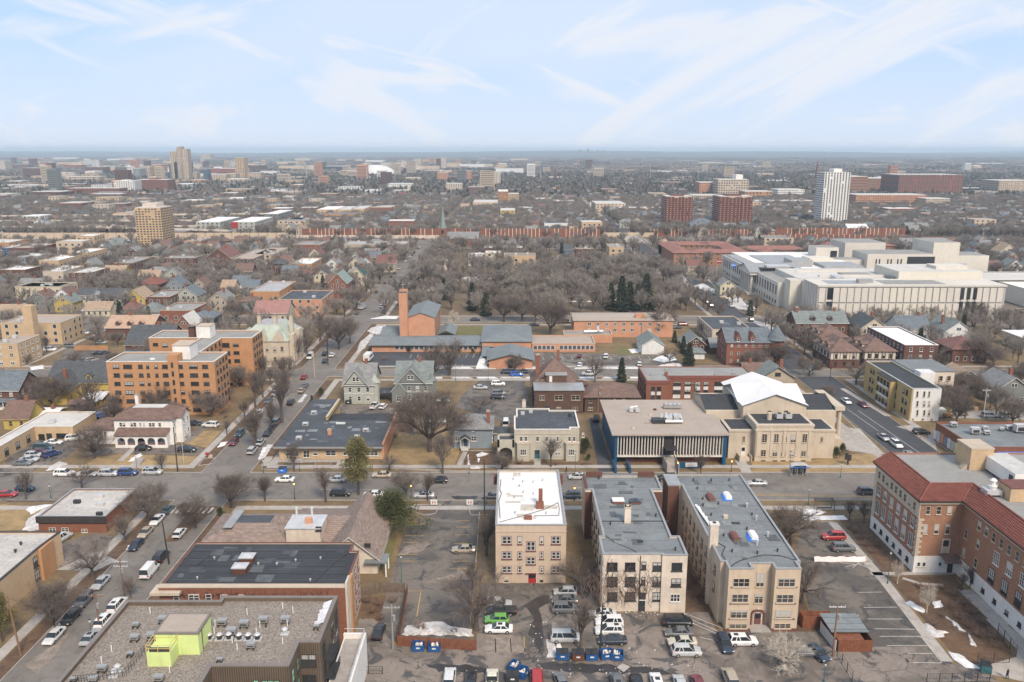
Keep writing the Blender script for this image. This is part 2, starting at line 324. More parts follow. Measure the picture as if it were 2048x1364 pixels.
def door(parent,face,x,y,z,w_,h_,m='trim_dark'):
    b=MB().box(-w_/2,w_/2,-.07,0,0,h_);b.box(-w_/2-.09,-w_/2,-.11,0,0,h_+.09,1).box(w_/2,w_/2+.09,-.11,0,0,h_+.09,1).box(-w_/2,w_/2,-.11,0,h_,h_+.09,1);b.box(-w_/2+.12,w_/2-.12,-.085,-.07,h_*.5,h_-.2,2)
    L0=parent.location;o=b.build('door',[m,'trim_white','glass'],parent);o.location=(x-L0[0],y-L0[1],z-L0[2]);o.rotation_euler=(0,0,ROT[face])
    h_=MB().box(w_/2-.16,w_/2-.1,-.13,-.07,1.0,1.12).build('handle','metal_light',o);return o
def flat_shell(rt,poly,h,wall,roof,par=.5,cap='trim_white',pt=.28):
    """walls, a roof inside a parapet, and the coping on the parapet"""
    c=len(poly);a=sum(poly[i][0]*poly[(i+1)%c][1]-poly[(i+1)%c][0]*poly[i][1] for i in range(c))
    if a<0:poly=poly[::-1]
    def inset(t):
        out=[]
        for i in range(c):
            p0,p1,p2=Vector(poly[i-1]),Vector(poly[i]),Vector(poly[(i+1)%c]);d1=(p1-p0).normalized();d2=(p2-p1).normalized();n1=Vector((-d1.y,d1.x));n2=Vector((-d2.y,d2.x));bs=n1+n2;bs=bs/max(.3,bs.length_squared)*2
            out.append(tuple(p1+bs*t))
        return out
    inn=inset(pt);b=MB()
    def ring(b,A,B,za,zb):
        for i in range(c):j=(i+1)%c;b.face([(*A[i],za),(*A[j],za),(*B[j],zb),(*B[i],zb)])
    ring(b,poly,poly,0,h);ring(b,inn[::1],inn,h,h-par) if False else None
    for i in range(c):j=(i+1)%c;b.face([(*inn[j],h-par),(*inn[i],h-par),(*inn[i],h),(*inn[j],h)])
    part(b,'wall',wall,rt)
    r=MB();r.face([(*p,h-par) for p in inn]);part(r,'roof',roof,rt)
    cp=MB();o2=inset(-.07);i2=inset(pt+.05);ring(cp,o2,o2,h-.12,h+.06)
    for i in range(c):j=(i+1)%c;cp.face([(*o2[i],h+.06),(*o2[j],h+.06),(*i2[j],h+.06),(*i2[i],h+.06)]);cp.face([(*i2[j],h-.05),(*i2[i],h-.05),(*i2[i],h+.06),(*i2[j],h+.06)])
    part(cp,'coping',cap,rt)
def rect(x0,x1,y0,y1):return [(x0,y0),(x1,y0),(x1,y1),(x0,y1)]
def boxpart(rt,name,mats,*a,label=None,**kw):return part(MB().box(*a,**kw),name,mats,rt,label)
def stand(x,y):return (x,y,0)
# ------------------------------------------------------------------ the ground, streets, lots and walks
def sheet(name,poly,z,m,kind='structure',**kw):
    a=sum(poly[i][0]*poly[(i+1)%len(poly)][1]-poly[(i+1)%len(poly)][0]*poly[i][1] for i in range(len(poly)))
    if a<0:poly=poly[::-1]
    return MB().face([(x,y,z) for x,y in poly]).build(name,m,kind=kind,**kw)
def px(v,pts,h=0):return [G(v,x,y,h) for x,y in pts]
sheet('ground',rect(-16000,16000,-60,26000),0,'city_ground')
sheet('road',rect(-520,520,175.5,192),.012,'road_asphalt')
sheet('road',rect(-77,-65,60,175.5),.008,'road_asphalt');sheet('road',rect(-77,-65,192,690),.008,'road_asphalt')
sheet('road',rect(100,113,192,1500),.008,'new_asphalt')
sheet('road',rect(-520,520,281,291),.016,'road_asphalt');sheet('road',rect(-520,520,374,386),.016,'road_asphalt')
for x in (-190,228,-300,340):sheet('road',rect(x-5,x+5,192,690),.02,'road_asphalt')
for y in (478,570):sheet('road',rect(-520,-77,y,y+10),.024,'road_asphalt');sheet('road',rect(113,520,y,y+10),.024,'road_asphalt')
blocks={'a':(-65,100,192,281),'b':(-65,100,291,374),'c':(-185,-77,192,281),'d':(-185,-77,291,374),'e':(-185,-77,60,175.5),'f':(-65,240,60,175.5),'g':(113,223,192,281),'h':(113,223,291,374),'p':(-65,100,386,672),'q':(-185,-77,386,478),'r':(113,223,386,478)}
def ring_strip(b,x0,x1,y0,y1,o,w_,z0,z1,sides):
    if 'S' in sides:b.box(x0+o,x1-o,y0+o,y0+o+w_,z0,z1)
    if 'N' in sides:b.box(x0+o,x1-o,y1-o-w_,y1-o,z0,z1)
    if 'W' in sides:b.box(x0+o,x0+o+w_,y0+o+w_+.01,y1-o-w_-.01,z0,z1)
    if 'E' in sides:b.box(x1-o-w_,x1-o,y0+o+w_+.01,y1-o-w_-.01,z0,z1)
ground_mat('park_floor',[(.15,.105,.062),(.105,.078,.052),(.19,.14,.085),(.07,.055,.042)],(.02,.12,1.0));slabm=MB().box(-.89,.89,-.97,.97,0,.025).build('slab','slab_concrete').data;bpy.data.objects.remove(bpy.data.objects['slab'])
lawn={'a':'winter_grass','c':'winter_grass','e':'winter_grass','p':'winter_grass'}
for kx,(x0,x1,y0,y1) in blocks.items():
    sd_={'e':'NE','f':'NW','q':'SE','r':'SW'}.get(kx,'SNWE')
    b=MB();ring_strip(b,x0,x1,y0,y1,0,.16,-.05,.15,sd_);b.build('kerb','concrete',kind='structure')
    b=MB();ring_strip(b,x0,x1,y0,y1,3.1,2.0,0,.045,sd_);sw=b.build('sidewalk','concrete',kind='structure')
    sheet('lawn',rect(x0+.2,x1-.2,y0+.2,y1-.2),.004,'park_floor' if kx=='p' else 'winter_grass')
    runs={'a':[(x0,x1,y0+4.1,0)],'c':[(-150,x1,y0+4.1,0),(192,281,x1-4.1,1)],'e':[(-130,x1,y1-4.1,0),(105,y1,x1-4.1,1)],'f':[(-65,105,y1-4.1,0)]}.get(kx,[])
    for a0,a1,c_,ax in runs:
        n=int((a1-a0-10)/1.82)
        for i in range(n):
            if R.random()<.12:continue
            a=a0+5+i*1.82+.9;link('slab',slabm,sw,loc=((a,c_,.045) if not ax else (c_,a,.045)),rz=pi/2 if ax else 0)
# lots and paved yards
sheet('car_park',[(-22.6,120.5),(-7.2,120.5),(-7.2,168),(-5.5,172.0),(-5.5,175.3),(-17.5,175.3),(-16.3,171),(-19.5,168),(-22.6,160)],.03,'lot_asphalt')
sheet('alley',rect(-26.3,66,108.6,118.4),.034,'alley_concrete')
sheet('car_park',rect(-5.8,15,118.4,138.4),.028,'old_asphalt');sheet('car_park',rect(15,34,118.4,128.6),.028,'alley_concrete');sheet('car_park',rect(34,55,118.4,122.6),.028,'old_asphalt')
sheet('car_park',rect(-26,66,95,108.6),.026,'old_asphalt')
sheet('car_park',px(4,[(300,475),(500,462),(745,730),(1140,1262),(430,1262),(330,930),(250,640)]),.03,'lot_asphalt')
sheet('driveway',px(4,[(430,1262),(1290,1262),(1400,1364),(330,1364)]),.038,'alley_concrete')
sheet('car_park',px(7,[(50,215),(370,230),(420,480),(275,560),(-160,420),(-60,300)]),.03,'lot_asphalt')
sheet('car_park',px(12,[(960,655),(1905,690),(1905,800),(985,800)]),.03,'new_asphalt')
sheet('car_park',px(13,[(440,610),(1490,640),(1560,745),(420,745)]),.03,'old_asphalt')
sheet('driveway',px(7,[(850,505),(910,520),(1035,905),(925,925)]),.03,'new_asphalt')
sheet('car_park',px(6,[(610,400),(1050,400),(1070,470),(640,465)]),.03,'old_asphalt')
sheet('car_park',px(5,[(255,300),(640,370),(470,500),(205,600),(0,640),(0,560)]),.03,'old_asphalt')
sheet('car_park',px(5,[(480,185),(640,130),(860,170),(800,300),(640,360),(560,240)]),.032,'lot_asphalt')
sheet('driveway',px(5,[(700,420),(1240,395),(1440,415),(1500,440),(1430,480),(1200,470),(830,465),(640,480)]),.034,'alley_concrete')
sheet('driveway',px(5,[(1380,200),(1640,250),(1500,290),(1390,385),(1300,380),(1440,285)]),.034,'alley_concrete')
sheet('car_park',px(1,[(335,260),(560,190),(700,225),(560,420),(330,410)]),.03,'alley_concrete')
sheet('driveway',px(1,[(330,410),(560,415),(690,355),(560,300)]),.036,'concrete')
sheet('car_park',px(8,[(1640,700),(2048,690),(2048,760),(1590,745)]),.03,'concrete')
sheet('driveway',px(8,[(1240,800),(1330,790),(1480,870),(1500,960),(1340,830)]),.03,'concrete')
sheet('plaza',px(8,[(880,800),(1010,815),(1160,975),(1100,975),(930,950),(870,900)]),.03,'slab_concrete')
sheet('car_park',px(17,[(560,860),(1050,880),(1090,960),(560,960)]),.03,'lot_asphalt')
sheet('car_park',px(14,[(1720,290),(2048,300),(2048,340),(1700,330)]),.03,'lot_asphalt')
sheet('car_park',px(11,[(500,480),(800,500),(800,600),(560,610),(420,600)]),.03,'lot_asphalt')
sheet('car_park',px(11,[(0,120),(300,130),(280,190),(0,190)]),.03,'lot_asphalt')
sheet('car_park',px(2,[(150,1150),(205,990),(290,995),(420,1165),(150,1165)]),.04,'alley_concrete')
# lawns and beds with a look of their own
sheet('lawn',px(8,[(330,1020),(700,1015),(870,980),(1120,965),(1140,1095),(330,1090)]),.02,'tan_grass')
sheet('lawn',px(5,[(720,490),(870,470),(1450,485),(1370,575),(560,580)]),.02,'tan_grass')
sheet('lawn',px(5,[(1480,300),(1620,300),(1510,420),(1340,390)]),.02,'tan_grass')
sheet('lawn',px(5,[(0,835),(330,860),(170,1020),(0,1030)]),.02,'tan_grass')
sheet('lawn',px(6,[(1080,590),(1420,560),(1540,720),(1490,860),(1220,850),(1000,790)]),.02,'tan_grass')
sheet('lawn',px(2,[(335,560),(430,505),(390,640),(400,700),(285,695)]),.02,'green_grass')
sheet('lawn',px(12,[(1600,455),(1940,455),(1880,535),(1600,530)]),.02,'green_grass')
sheet('lawn',px(13,[(1040,575),(1250,570),(1260,635),(1060,635)]),.02,'green_grass')
sheet('flower_bed',px(4,[(500,450),(690,440),(690,500),(920,750),(760,745)]),.02,'mulch')
sheet('flower_bed',px(4,[(780,770),(1150,770),(1350,1010),(1490,1225),(1290,1300),(1120,1180),(900,920)]),.02,'mulch')
sheet('flower_bed',px(2,[(215,870),(470,850),(440,1080),(300,1000),(195,990)]),.02,'mulch')
sheet('flower_bed',px(3,[(800,640),(900,850),(1000,1060),(800,960)]),.02,'mulch')
sheet('flower_bed',px(4,[(275,850),(300,900),(395,1090),(255,1075)]),.02,'mulch')
sheet('flower_bed',px(7,[(300,830),(860,840),(900,880),(300,880)]),.02,'mulch')
sheet('flower_bed',px(5,[(1420,850),(1600,850),(1290,1110),(1200,1110)]),.02,'mulch')
for v,p in ((2,[(520,325),(680,320),(650,375),(590,385),(540,370)]),(2,[(835,330),(1000,325),(1005,380),(860,385)]),(6,[(320,822),(480,822),(470,870),(300,870)]),(6,[(590,818),(700,818),(700,872),(600,872)]),(6,[(100,845),(200,840),(230,875),(90,875)]),(6,[(1560,740),(1800,740),(1800,860),(1560,860)]),(6,[(1020,430),(1200,430),(1200,620),(1090,600)]),(5,[(1450,555),(1500,500),(1580,500),(1560,540)])):
    sheet('flower_bed',px(v,p),.024,'mulch');b=MB();P=[Vector((*q,.1)) for q in px(v,p)];[b.tube(P[i],P[(i+1)%len(P)],.1,.1,4) for i in range(len(P))];b.build('kerb','concrete',kind='structure')
for x0,x1,y0,y1 in ((-64.8,-62.2,198,276),(-79.8,-77.2,200,276),(-64.8,-62.2,296,370),(-79.8,-77.2,296,370),(-79.8,-77.2,70,168),(-64.8,-62.2,120,168)):sheet('flower_bed',rect(x0,x1,y0,y1),.02,'mulch')
# paths
def path(v,pts,w_,m='slab_concrete',z=.05):
    P=[Vector(G(v,*p)) for p in pts];b=MB()
    for a,c in zip(P,P[1:]):
        d=(c-a).normalized();n=Vector((-d.y,d.x))*w_/2;b.face([(*(a-n),z),(*(c-n),z),(*(c+n),z),(*(a+n),z)][::1 if (d.x*n.y-d.y*n.x)>0 else -1])
    return b.build('path',m,kind='structure')
path(4,[(465,465),(760,800),(1110,1250)],1.9);path(4,[(680,755),(1150,750)],1.2);path(4,[(300,442),(540,438)],2.2,'snow')
path(2,[(265,690),(325,545)],1.5,z=.055);path(6,[(1520,860),(1575,745)],1.3);path(8,[(300,1095),(250,1010)],2.6);path(5,[(1010,395),(880,520)],1.6);path(7,[(465,880),(465,800)],1.6)
path(4,[(860,780),(960,810),(1090,820)],.9);path(8,[(900,560),(1190,735)],1.8);path(6,[(140,780),(110,850)],2.0)
path(17,[(1180,880),(1330,1000),(1400,1090)],3.0,'dirty_snow');path(14,[(60,440),(330,640)],3,'dirty_snow')
path(25,[(1350,0),(1800,420)],2.6)
sheet('pavement',px(25,[(1590,340),(1800,380),(2048,560),(2048,1083),(1660,1000),(1640,880),(1960,790),(1950,690)]),.06,'slab_concrete')
sheet('pavement',px(6,[(215,800),(700,800),(700,822),(200,822)]),.05,'slab_concrete')
# markings
def marks(v,segs,w_=.12,m='paint_white',z=.05,name='road_marking'):
    b=MB()
    for x0,y0,x1,y1 in segs:
        a,c=Vector(G(v,x0,y0)),Vector(G(v,x1,y1));d=(c-a).normalized();n=Vector((-d.y,d.x))*w_/2
        b.face([(*(a-n),z),(*(c-n),z),(*(c+n),z),(*(a+n),z)])
    return b.build(name,m,kind='structure')
marks(2,[(468,505,580,505),(460,545,560,545),(445,615,550,615),(440,655,545,655),(775,417,850,417),(770,455,850,455),(765,500,850,500),(757,550,870,550),(745,655,860,655),(735,700,855,700),(725,760,850,760),(725,825,850,825),(490,830,565,830),(565,830,540,980),(500,430,600,410),(510,445,600,425),(530,447,600,435),(1170,1100,1175,1200),(1000,1110,1005,1200),(1090,1110,1095,1190)],.13,'paint_yellow')
marks(3,[(790,960,1030,1055),(800,985,1030,1085),(880,1100,960,1120),(800,1003,1000,1090),(790,960,850,1110)],.12)
marks(4,[(505,690,690,715),(540,715,690,680),(580,720,640,670),(600,690,660,720),(610,860,745,858),(640,945,830,943),(660,1010,860,1010),(700,1065,930,1068),(730,1108,970,1108),(770,1160,1000,1160),(890,1205,1030,1205),(920,1255,1080,1258),(965,1110,1080,1255),(330,462,470,462),(520,650,660,650)],.12)
marks(12,[(1325+57*i,690,1310+57*i,720) for i in range(10)]+[(1400+57*i,775,1395+57*i,805) for i in range(7)],.14)
marks(13,[(500+72*i,645,515+72*i,672) for i in range(13)],.14)
marks(8,[(880,715,1180,985),(1000,700,1420,990),(930,690,1130,830)],.14);marks(0,[(1500,989,1740,992),(1500,991,1740,994)],.13,'paint_yellow');marks(0,[(420,977,540,977),(640,979,760,979),(1400,970,1480,970),(1150,976,1320,976)],.12)
b=MB();[b.box(-77+i*1.2+.2,-77+i*1.2+.8,168.5,171.5,.02,.021) for i in range(9)];b.build('road_marking','paint_white',kind='structure')
# snow left lying
def snow(v,pts,z=.07,m='snow',hgt=.12):
    P=px(v,pts);n=len(P);out=[]
    for i in range(n):
        a,c=Vector(P[i]),Vector(P[(i+1)%n]);s_=max(2,int((c-a).length/.7))
        for j in range(s_):q=a.lerp(c,j/s_);out.append((q.x+R.uniform(-.22,.22),q.y+R.uniform(-.3,.3)))
    cx=sum(p[0] for p in out)/len(out);cy=sum(p[1] for p in out)/len(out);b=MB()
    mid=[(cx+(x-cx)*.72+R.uniform(-.1,.1),cy+(y-cy)*.72+R.uniform(-.1,.1)) for x,y in out]
    for i in range(len(out)):
        j=(i+1)%len(out);b.face([(*out[i],z-.05),(*out[j],z-.05),(*mid[j],z+hgt),(*mid[i],z+hgt)]);b.face([(*mid[i],z+hgt),(*mid[j],z+hgt),(cx,cy,z+hgt*1.4)])
    return b.build('snow',m,kind='stuff',smooth=True)
for v,p,*o in [(2,[(450,1090),(480,1035),(600,1010),(690,1010),(760,1045),(860,1060),(870,1095),(700,1090)],.35),(4,[(865,915),(900,905),(990,960),(980,975),(920,955)]),(4,[(1030,910),(1070,905),(1085,945),(1040,945)]),(4,[(975,1040),(1000,1030),(1070,1080),(1120,1090),(1050,1120),(1000,1085)]),
    (4,[(1090,990),(1150,1020),(1220,1085),(1180,1070)]),(4,[(1110,1190),(1180,1210),(1300,1290),(1220,1285),(1150,1240)]),(4,[(1230,1090),(1260,1150),(1280,1170),(1240,1150)]),(4,[(270,395),(350,390),(430,405),(380,425),(290,420)]),(5,[(340,590),(370,555),(440,520),(500,540),(440,570),(380,585)]),(5,[(940,525),(955,500),(1030,462),(1040,480),(980,520)]),
    (5,[(160,1030),(210,940),(300,880),(420,840),(400,880),(330,930),(310,1010),(250,1030)]),(5,[(185,860),(300,840),(420,830),(330,860),(230,910)]),(5,[(480,185),(620,178),(700,185),(600,196)]),(5,[(1885,505),(1925,420),(2000,395),(1960,450),(1910,510)]),(5,[(1590,420),(1620,380),(1670,375),(1640,410)]),
    (6,[(60,805),(90,740),(130,690),(170,690),(130,760),(90,800)]),(6,[(345,385),(400,320),(420,330),(380,380)]),(6,[(1220,515),(1300,500),(1440,505),(1430,530),(1300,530)]),(6,[(1595,760),(1605,840),(1590,840)]),(6,[(1650,765),(1700,745),(1745,755),(1720,775),(1670,785)],.03),(6,[(1655,795),(1680,790),(1675,825)],.03),(6,[(1030,590),(1050,500),(1075,490),(1060,560)],.3),
    (6,[(1600,855),(1680,850),(1690,865),(1610,868)]),(7,[(10,130),(40,50),(100,40),(90,120),(40,140)],1.2),(12,[(870,690),(900,590),(990,520),(1010,540),(940,640)]),(12,[(1000,470),(1110,450),(1110,510),(1040,530),(960,500)]),(12,[(1860,790),(1880,720),(1950,700),(1960,760),(1940,805),(1880,805)],1.1),
    (12,[(980,400),(1100,375),(1220,380),(1200,400)]),(12,[(1700,70),(1780,55),(2048,62),(1900,85)]),(13,[(1140,590),(1200,585),(1250,610),(1170,620)]),(13,[(1320,670),(1380,640),(1480,630),(1500,670),(1400,690)],.6),(13,[(1360,720),(1480,700),(1550,705),(1540,722)],.6),(13,[(990,220),(1100,222),(1100,235),(990,232)]),(13,[(700,235),(800,225),(920,232),(800,242)]),
    (14,[(60,455),(200,520),(330,600),(360,625),(250,630),(150,545)]),(14,[(250,600),(350,610),(330,635),(240,625)]),(14,[(280,680),(420,720),(560,800),(480,790)]),(13,[(1620,120),(1850,200),(1830,170),(1700,100)]),(13,[(1900,250),(2000,245),(2048,290),(1960,290)]),(12,[(1400,150),(1600,120),(1620,150),(1450,175)]),(16,[(1400,940),(1600,935),(1640,950),(1420,970)]),(17,[(880,1000),(1000,990),(1040,1010),(900,1020)]),
    (11,[(500,190),(700,150),(720,170),(600,230)]),(11,[(730,940),(800,930),(810,945)]),(11,[(220,640),(320,620),(320,650),(230,660)]),(1,[(740,300),(750,270),(770,260),(765,290)]),(3,[(30,1160),(60,1140),(80,1180)])]:
    snow(v,p,hgt=o[0] if o else .12,m='snow' if R.random()<.5 else 'dirty_snow')
# snow banks along the second street
for x in range(-40,95,9):
    b=MB();b.prism([(x+R.uniform(-1,1),291.6),(x+7+R.uniform(-1,2),291.6),(x+6.5,293.4),(x+.5,293.2)],.03,.2);b.build('snow','snow',kind='stuff')
    b=MB();b.prism([(x+R.uniform(-1,1),278.4),(x+7+R.uniform(-1,2),278.4),(x+6.5,280.4),(x+.5,280.2)],.03,.16);b.build('snow','snow' if x%2 else 'dirty_snow',kind='stuff')
# damp and dirty patches of the back lot keep their own shapes
def patch(v,pts,m,z=.044):
    P=px(v,pts);out=[]
    for i in range(len(P)):
        a,c=Vector(P[i]),Vector(P[(i+1)%len(P)]);s_=max(2,int((c-a).length/.8))
        for j in range(s_):q=a.lerp(c,j/s_);out.append((q.x+R.uniform(-.2,.2),q.y+R.uniform(-.3,.3)))
    return MB().face([(x,y,z) for x,y in out]).build('stain',m,kind='structure')
plain('wet_patch',(.045,.04,.038),.3,.35,streak=False);ground_mat('gritty_patch',[(.27,.22,.18),(.2,.16,.13),(.12,.10,.085),(.36,.31,.26)],(.2,.8,4))
for v,p,m,zq in [(2,[(1170,910),(1250,860),(1310,850),(1320,900),(1260,930),(1290,1100),(1270,1200),(1200,1080),(1230,980)],'wet_patch',.044),(2,[(1330,1010),(1400,990),(1520,1010),(1540,1060),(1400,1080),(1340,1060)],'gritty_patch',.048),(2,[(910,1080),(1150,1090),(1180,1190),(940,1200)],'gritty_patch',.05),
    (2,[(545,780),(620,765),(760,730),(800,735),(650,785)],'gritty_patch',.046),(2,[(470,570),(600,535),(625,550),(560,600),(430,620)],'gritty_patch',.047),(2,[(780,690),(860,690),(860,760),(760,770)],'gritty_patch',.049),(24,[(880,290),(1250,300),(1700,330),(1800,370),(1200,360),(900,340)],'wet_patch',.045),(24,[(80,300),(400,310),(600,340),(560,370),(200,350)],'wet_patch',.0455),
    (2,[(1300,1120),(1350,1110),(1360,1220),(1310,1230)],'dirty_snow',.06),(5,[(0,800),(420,800),(700,812),(0,818)],'wet_patch',.044),(2,[(740,270),(900,272),(890,290),(760,290)],'wet_patch',.043),(1,[(150,960),(300,860),(420,760),(330,900),(220,1020)],'gritty_patch',.046)]:
    patch(v,p,m,zq)
sheet('sidewalk',px(24,[(1410,325),(1450,298),(1503,322),(1460,357)]),.06,'slab_concrete')
# bits of litter about the dumpsters
b=MB()
for i in range(120):
    v,x,y=R.choice([(24,R.gauss(1250,330),R.uniform(240,400)),(24,R.uniform(820,1000),R.uniform(0,330)),(3,R.uniform(300,900),R.uniform(1150,1340)),(3,R.gauss(540,60),R.gauss(960,10))])
    X,Y=G(v,x,y)
    if not -5<X<60 or Y<96 or Y>137:continue
    s_=R.uniform(.035,.09);b.box(X-s_,X+s_,Y-s_,Y+s_,.06,.06+s_,0 if R.random()<.7 else 1)
b.build('litter',['pvc_white','trim_tan'],kind='stuff')
# ------------------------------------------------------------------ wall and roof materials of the near buildings
plain('stucco_beige',(.50,.39,.29),.12,sc=.3);plain('stucco_cream',(.58,.50,.41),.2,sc=.35);plain('stucco_sand',(.50,.40,.295),.12,sc=.3);plain('stucco_white',(.70,.68,.64),.08);plain('stucco_greengrey',(.43,.40,.33),.1);plain('limestone',(.50,.425,.33),.12,sc=.3)
brick('brick_red',(.23,.095,.06));brick('brick_maroon',(.15,.055,.045));brick('brick_brown',(.13,.062,.045));brick('brick_orange',(.44,.235,.115),var=.16);brick('brick_tan',(.50,.36,.22),var=.18);brick('brick_school',(.31,.165,.105),var=.25);brick('brick_pink',(.50,.26,.16),var=.15);brick('brick_yellow',(.46,.33,.15),var=.2);brick('brick_cream',(.50,.42,.33),var=.15)
plain('panel_brown',(.13,.098,.07),.12,.6);plain('parapet_metal',(.19,.165,.145),.1,.5);plain('lime_panel',(.56,.66,.26),.06,.6);plain('blue_panel',(.012,.07,.15),.12,.5);plain('fin_white',(.62,.58,.52),.08);plain('cedar_brown',(.105,.062,.045),.2);plain('marble',(.57,.535,.47),.07,sc=.06);plain('marble_warm',(.60,.56,.48),.07,sc=.08);plain('marble_joint_shade',(.38,.36,.33),.1)
plain('siding_greygreen',(.36,.37,.32),.1);plain('siding_grey',(.17,.18,.17),.12);plain('siding_blue',(.21,.245,.27),.1);plain('siding_white',(.62,.62,.60),.1);plain('siding_cream',(.52,.46,.33),.1);plain('siding_tan',(.38,.32,.25),.1);plain('siding_yellow',(.44,.33,.10),.15);plain('siding_teal',(.04,.13,.14),.1);plain('siding_navy',(.07,.11,.17),.1)
roofing('roof_white',(.70,.69,.67),0,.06,(.60,.57,.53));roofing('roof_membrane',(.145,.16,.165),2.4,.3,(.28,.28,.27));roofing('roof_black',(.035,.038,.042),2.6,.35,(.07,.07,.075),puddle=0);roofing('roof_wet',(.055,.06,.068),3,.3,(.10,.105,.11),puddle=.8);roofing('roof_grey',(.24,.235,.22),0,.2,(.36,.35,.32));roofing('roof_tan',(.34,.28,.23),0,.12,(.42,.36,.30));roofing('roof_pale',(.48,.46,.42),0,.18,(.60,.58,.55));roofing('roof_patchy',(.36,.33,.29),3.2,.35,(.70,.69,.67));roofing('roof_snowy',(.25,.24,.24),0,.3,(.78,.79,.80))
def gravelm():
    b=NB('roof_gravel');co=b.co();v=b.n('ShaderNodeTexVoronoi');v.inputs['Scale'].default_value=6.5;b.l(co,v.inputs['Vector']);s=b.n('ShaderNodeSeparateColor');b.l(v.outputs['Color'],s.inputs[0])
    c=b.mix(s.outputs[0],(.13,.108,.088),(.33,.285,.24));a=b.noise(co,.25,5);b.out(b.mix(b.mr(a,.4,.7,0,.4),c,(.2,.165,.135)));b.bump(v.outputs['Distance'],.5)
gravelm()
shingle('shingle_brown',(.155,.10,.08));shingle('shingle_taupe',(.225,.17,.14));shingle('shingle_maroon',(.17,.085,.07));shingle('shingle_grey',(.20,.20,.195));shingle('shingle_dark',(.075,.08,.085));shingle('shingle_greygreen',(.165,.185,.175));shingle('shingle_blue',(.125,.145,.16));shingle('shingle_tan',(.32,.235,.165));shingle('tile_red',(.20,.075,.058),.2);shingle('tile_salmon',(.25,.12,.095),.2);shingle('tile_orange',(.40,.27,.19),.15);shingle('tile_pink',(.29,.155,.135),.15);shingle('shingle_metal',(.165,.185,.19),.12);shingle('shingle_green',(.05,.09,.08));shingle('copper_roof',(.36,.40,.33),.15)
def bldg(name,label,x,y,cat='building',**kw):return root(name,label,cat,(x,y,0),**kw)
def vents(rt,v,pts,h,hh=.7,r=.12,m='metal_dark'):
    for x,y in pts:X,Y=G(v,x,y,h);part(MB().tube((X,Y,h),(X,Y,h+hh),r,r,6).tube((X,Y,h+hh),(X,Y,h+hh+.12),r*1.6,r*1.4,6),'roof_vent',m,rt)
def chimney(rt,X,Y,z0,z1,w_,d_,m='brick_red',cap='limestone'):
    return part(MB().box(X-w_/2,X+w_/2,Y-d_/2,Y+d_/2,z0,z1).box(X-w_/2-.08,X+w_/2+.08,Y-d_/2-.08,Y+d_/2+.08,z1-.25,z1,1).box(X-w_/4,X+w_/4,Y-d_/4,Y+d_/4,z1,z1+.15,1),'chimney',[m,cap],rt)
def cable(rt,v,pts,h,r=.05,m='metal_dark',name='cable'):
    b=MB();P=[(*G(v,x,y,h),h+.04) for x,y in pts]
    for a,c in zip(P,P[1:]):b.tube(a,c,r,r,4,cap=False)
    return part(b,name,m,rt)
def base_band(rt,x0,x1,y0,z1,m,face='S',d=.08,z0=0):
    return part(MB().box(x0,x1,y0-d,y0,z0,z1) if face=='S' else MB().box(x0-d,x0,y0,x1,z0,z1),'plinth',m,rt)

RT=[]
plain('patch_pale',(.62,.60,.56),.12,sc=.8);plain('patch_stain',(.50,.45,.38),.3,sc=1.2);plain('patch_light',(.21,.215,.21),.25,sc=.7);plain('patch_dark',(.10,.11,.115),.3,sc=.7)
def roof_patches(rt,x0,x1,y0,y1,h,n,ms):  # felt repairs and lap seams
    for i in range(n):
        w_,d_=R.uniform(.5,3.2),R.uniform(.4,2.4);x,y=R.uniform(x0,x1-w_),R.uniform(y0,y1-d_);z=h+.008+.003*i;part(MB().prism([(x,y),(x+w_,y+R.uniform(-.1,.1)),(x+w_+R.uniform(-.2,.2),y+d_),(x+R.uniform(-.2,.2),y+d_+R.uniform(-.15,.15))],h-.01,z),'roof_patch',ms[0 if R.random()<.6 else 1],rt)
    y=y0+1.5
    while y<y1:part(MB().box(x0,x1,y,y+.07,h-.01,h+.014),'roof_seam',ms[1],rt);y+=3.4
# ---- white-roofed beige apartment house
r=bldg('apartment_house','beige three-storey walk-up with bright white flat roof and red back door',3.4,138.6)
RT.append(r);flat_shell(r,rect(-3,9.9,138.6,165),11.6,'stucco_beige','roof_white',.35,'metal_grey')
[part(MB().box(-3.05,9.95,138.5,138.6,a_,a_+.17),'string_course','trim_tan',r) for a_ in (1.9,10.2)]
rows=[(505,553),(595,640),(680,722)]
wrects(r,2,138.6,[(a,c,t,b_,s_) for t,b_ in rows for a,c,s_ in ((1040,1098,'2'),(1132,1158,'1'),(1262,1286,'1'),(1330,1385,'2'))],fm='trim_maroon')
wrects(r,2,138.6,[(1183,1238,537,592,'2'),(1183,1238,627,672,'2')],fm='trim_maroon');wrects(r,2,138.6,[(1052,1082,757,778,'f'),(1260,1286,757,780,'f')],fm='trim_tan')
X,Z=F(2,1218,780,138.6);door(r,'S',X,138.6,0,1.5,1.9,'red_paint');boxpart(r,'balcony','trim_maroon',2.5,4.5,138.2,138.6,1.95,2.05)
X,Y=G(2,1263,340,11.3);part(MB().box(X-.75,X+.75,Y-.5,Y+.7,11.25,12.4).box(X-.2,X+.55,Y+.7,Y+1.6,11.25,14.6),'chimney','brick_red',r)
X,Y=G(2,1195,403,11.3);part(MB().box(X-.7,X+.7,Y-.5,Y+.5,11.25,11.75),'roof_hatch','brick_red',r)
vents(r,2,[(1107,175),(1163,190),(1224,192),(1280,182),(1143,215),(1165,252),(1225,262),(1113,282),(1118,372),(1300,375)],11.3,.35,.09,'metal_grey')
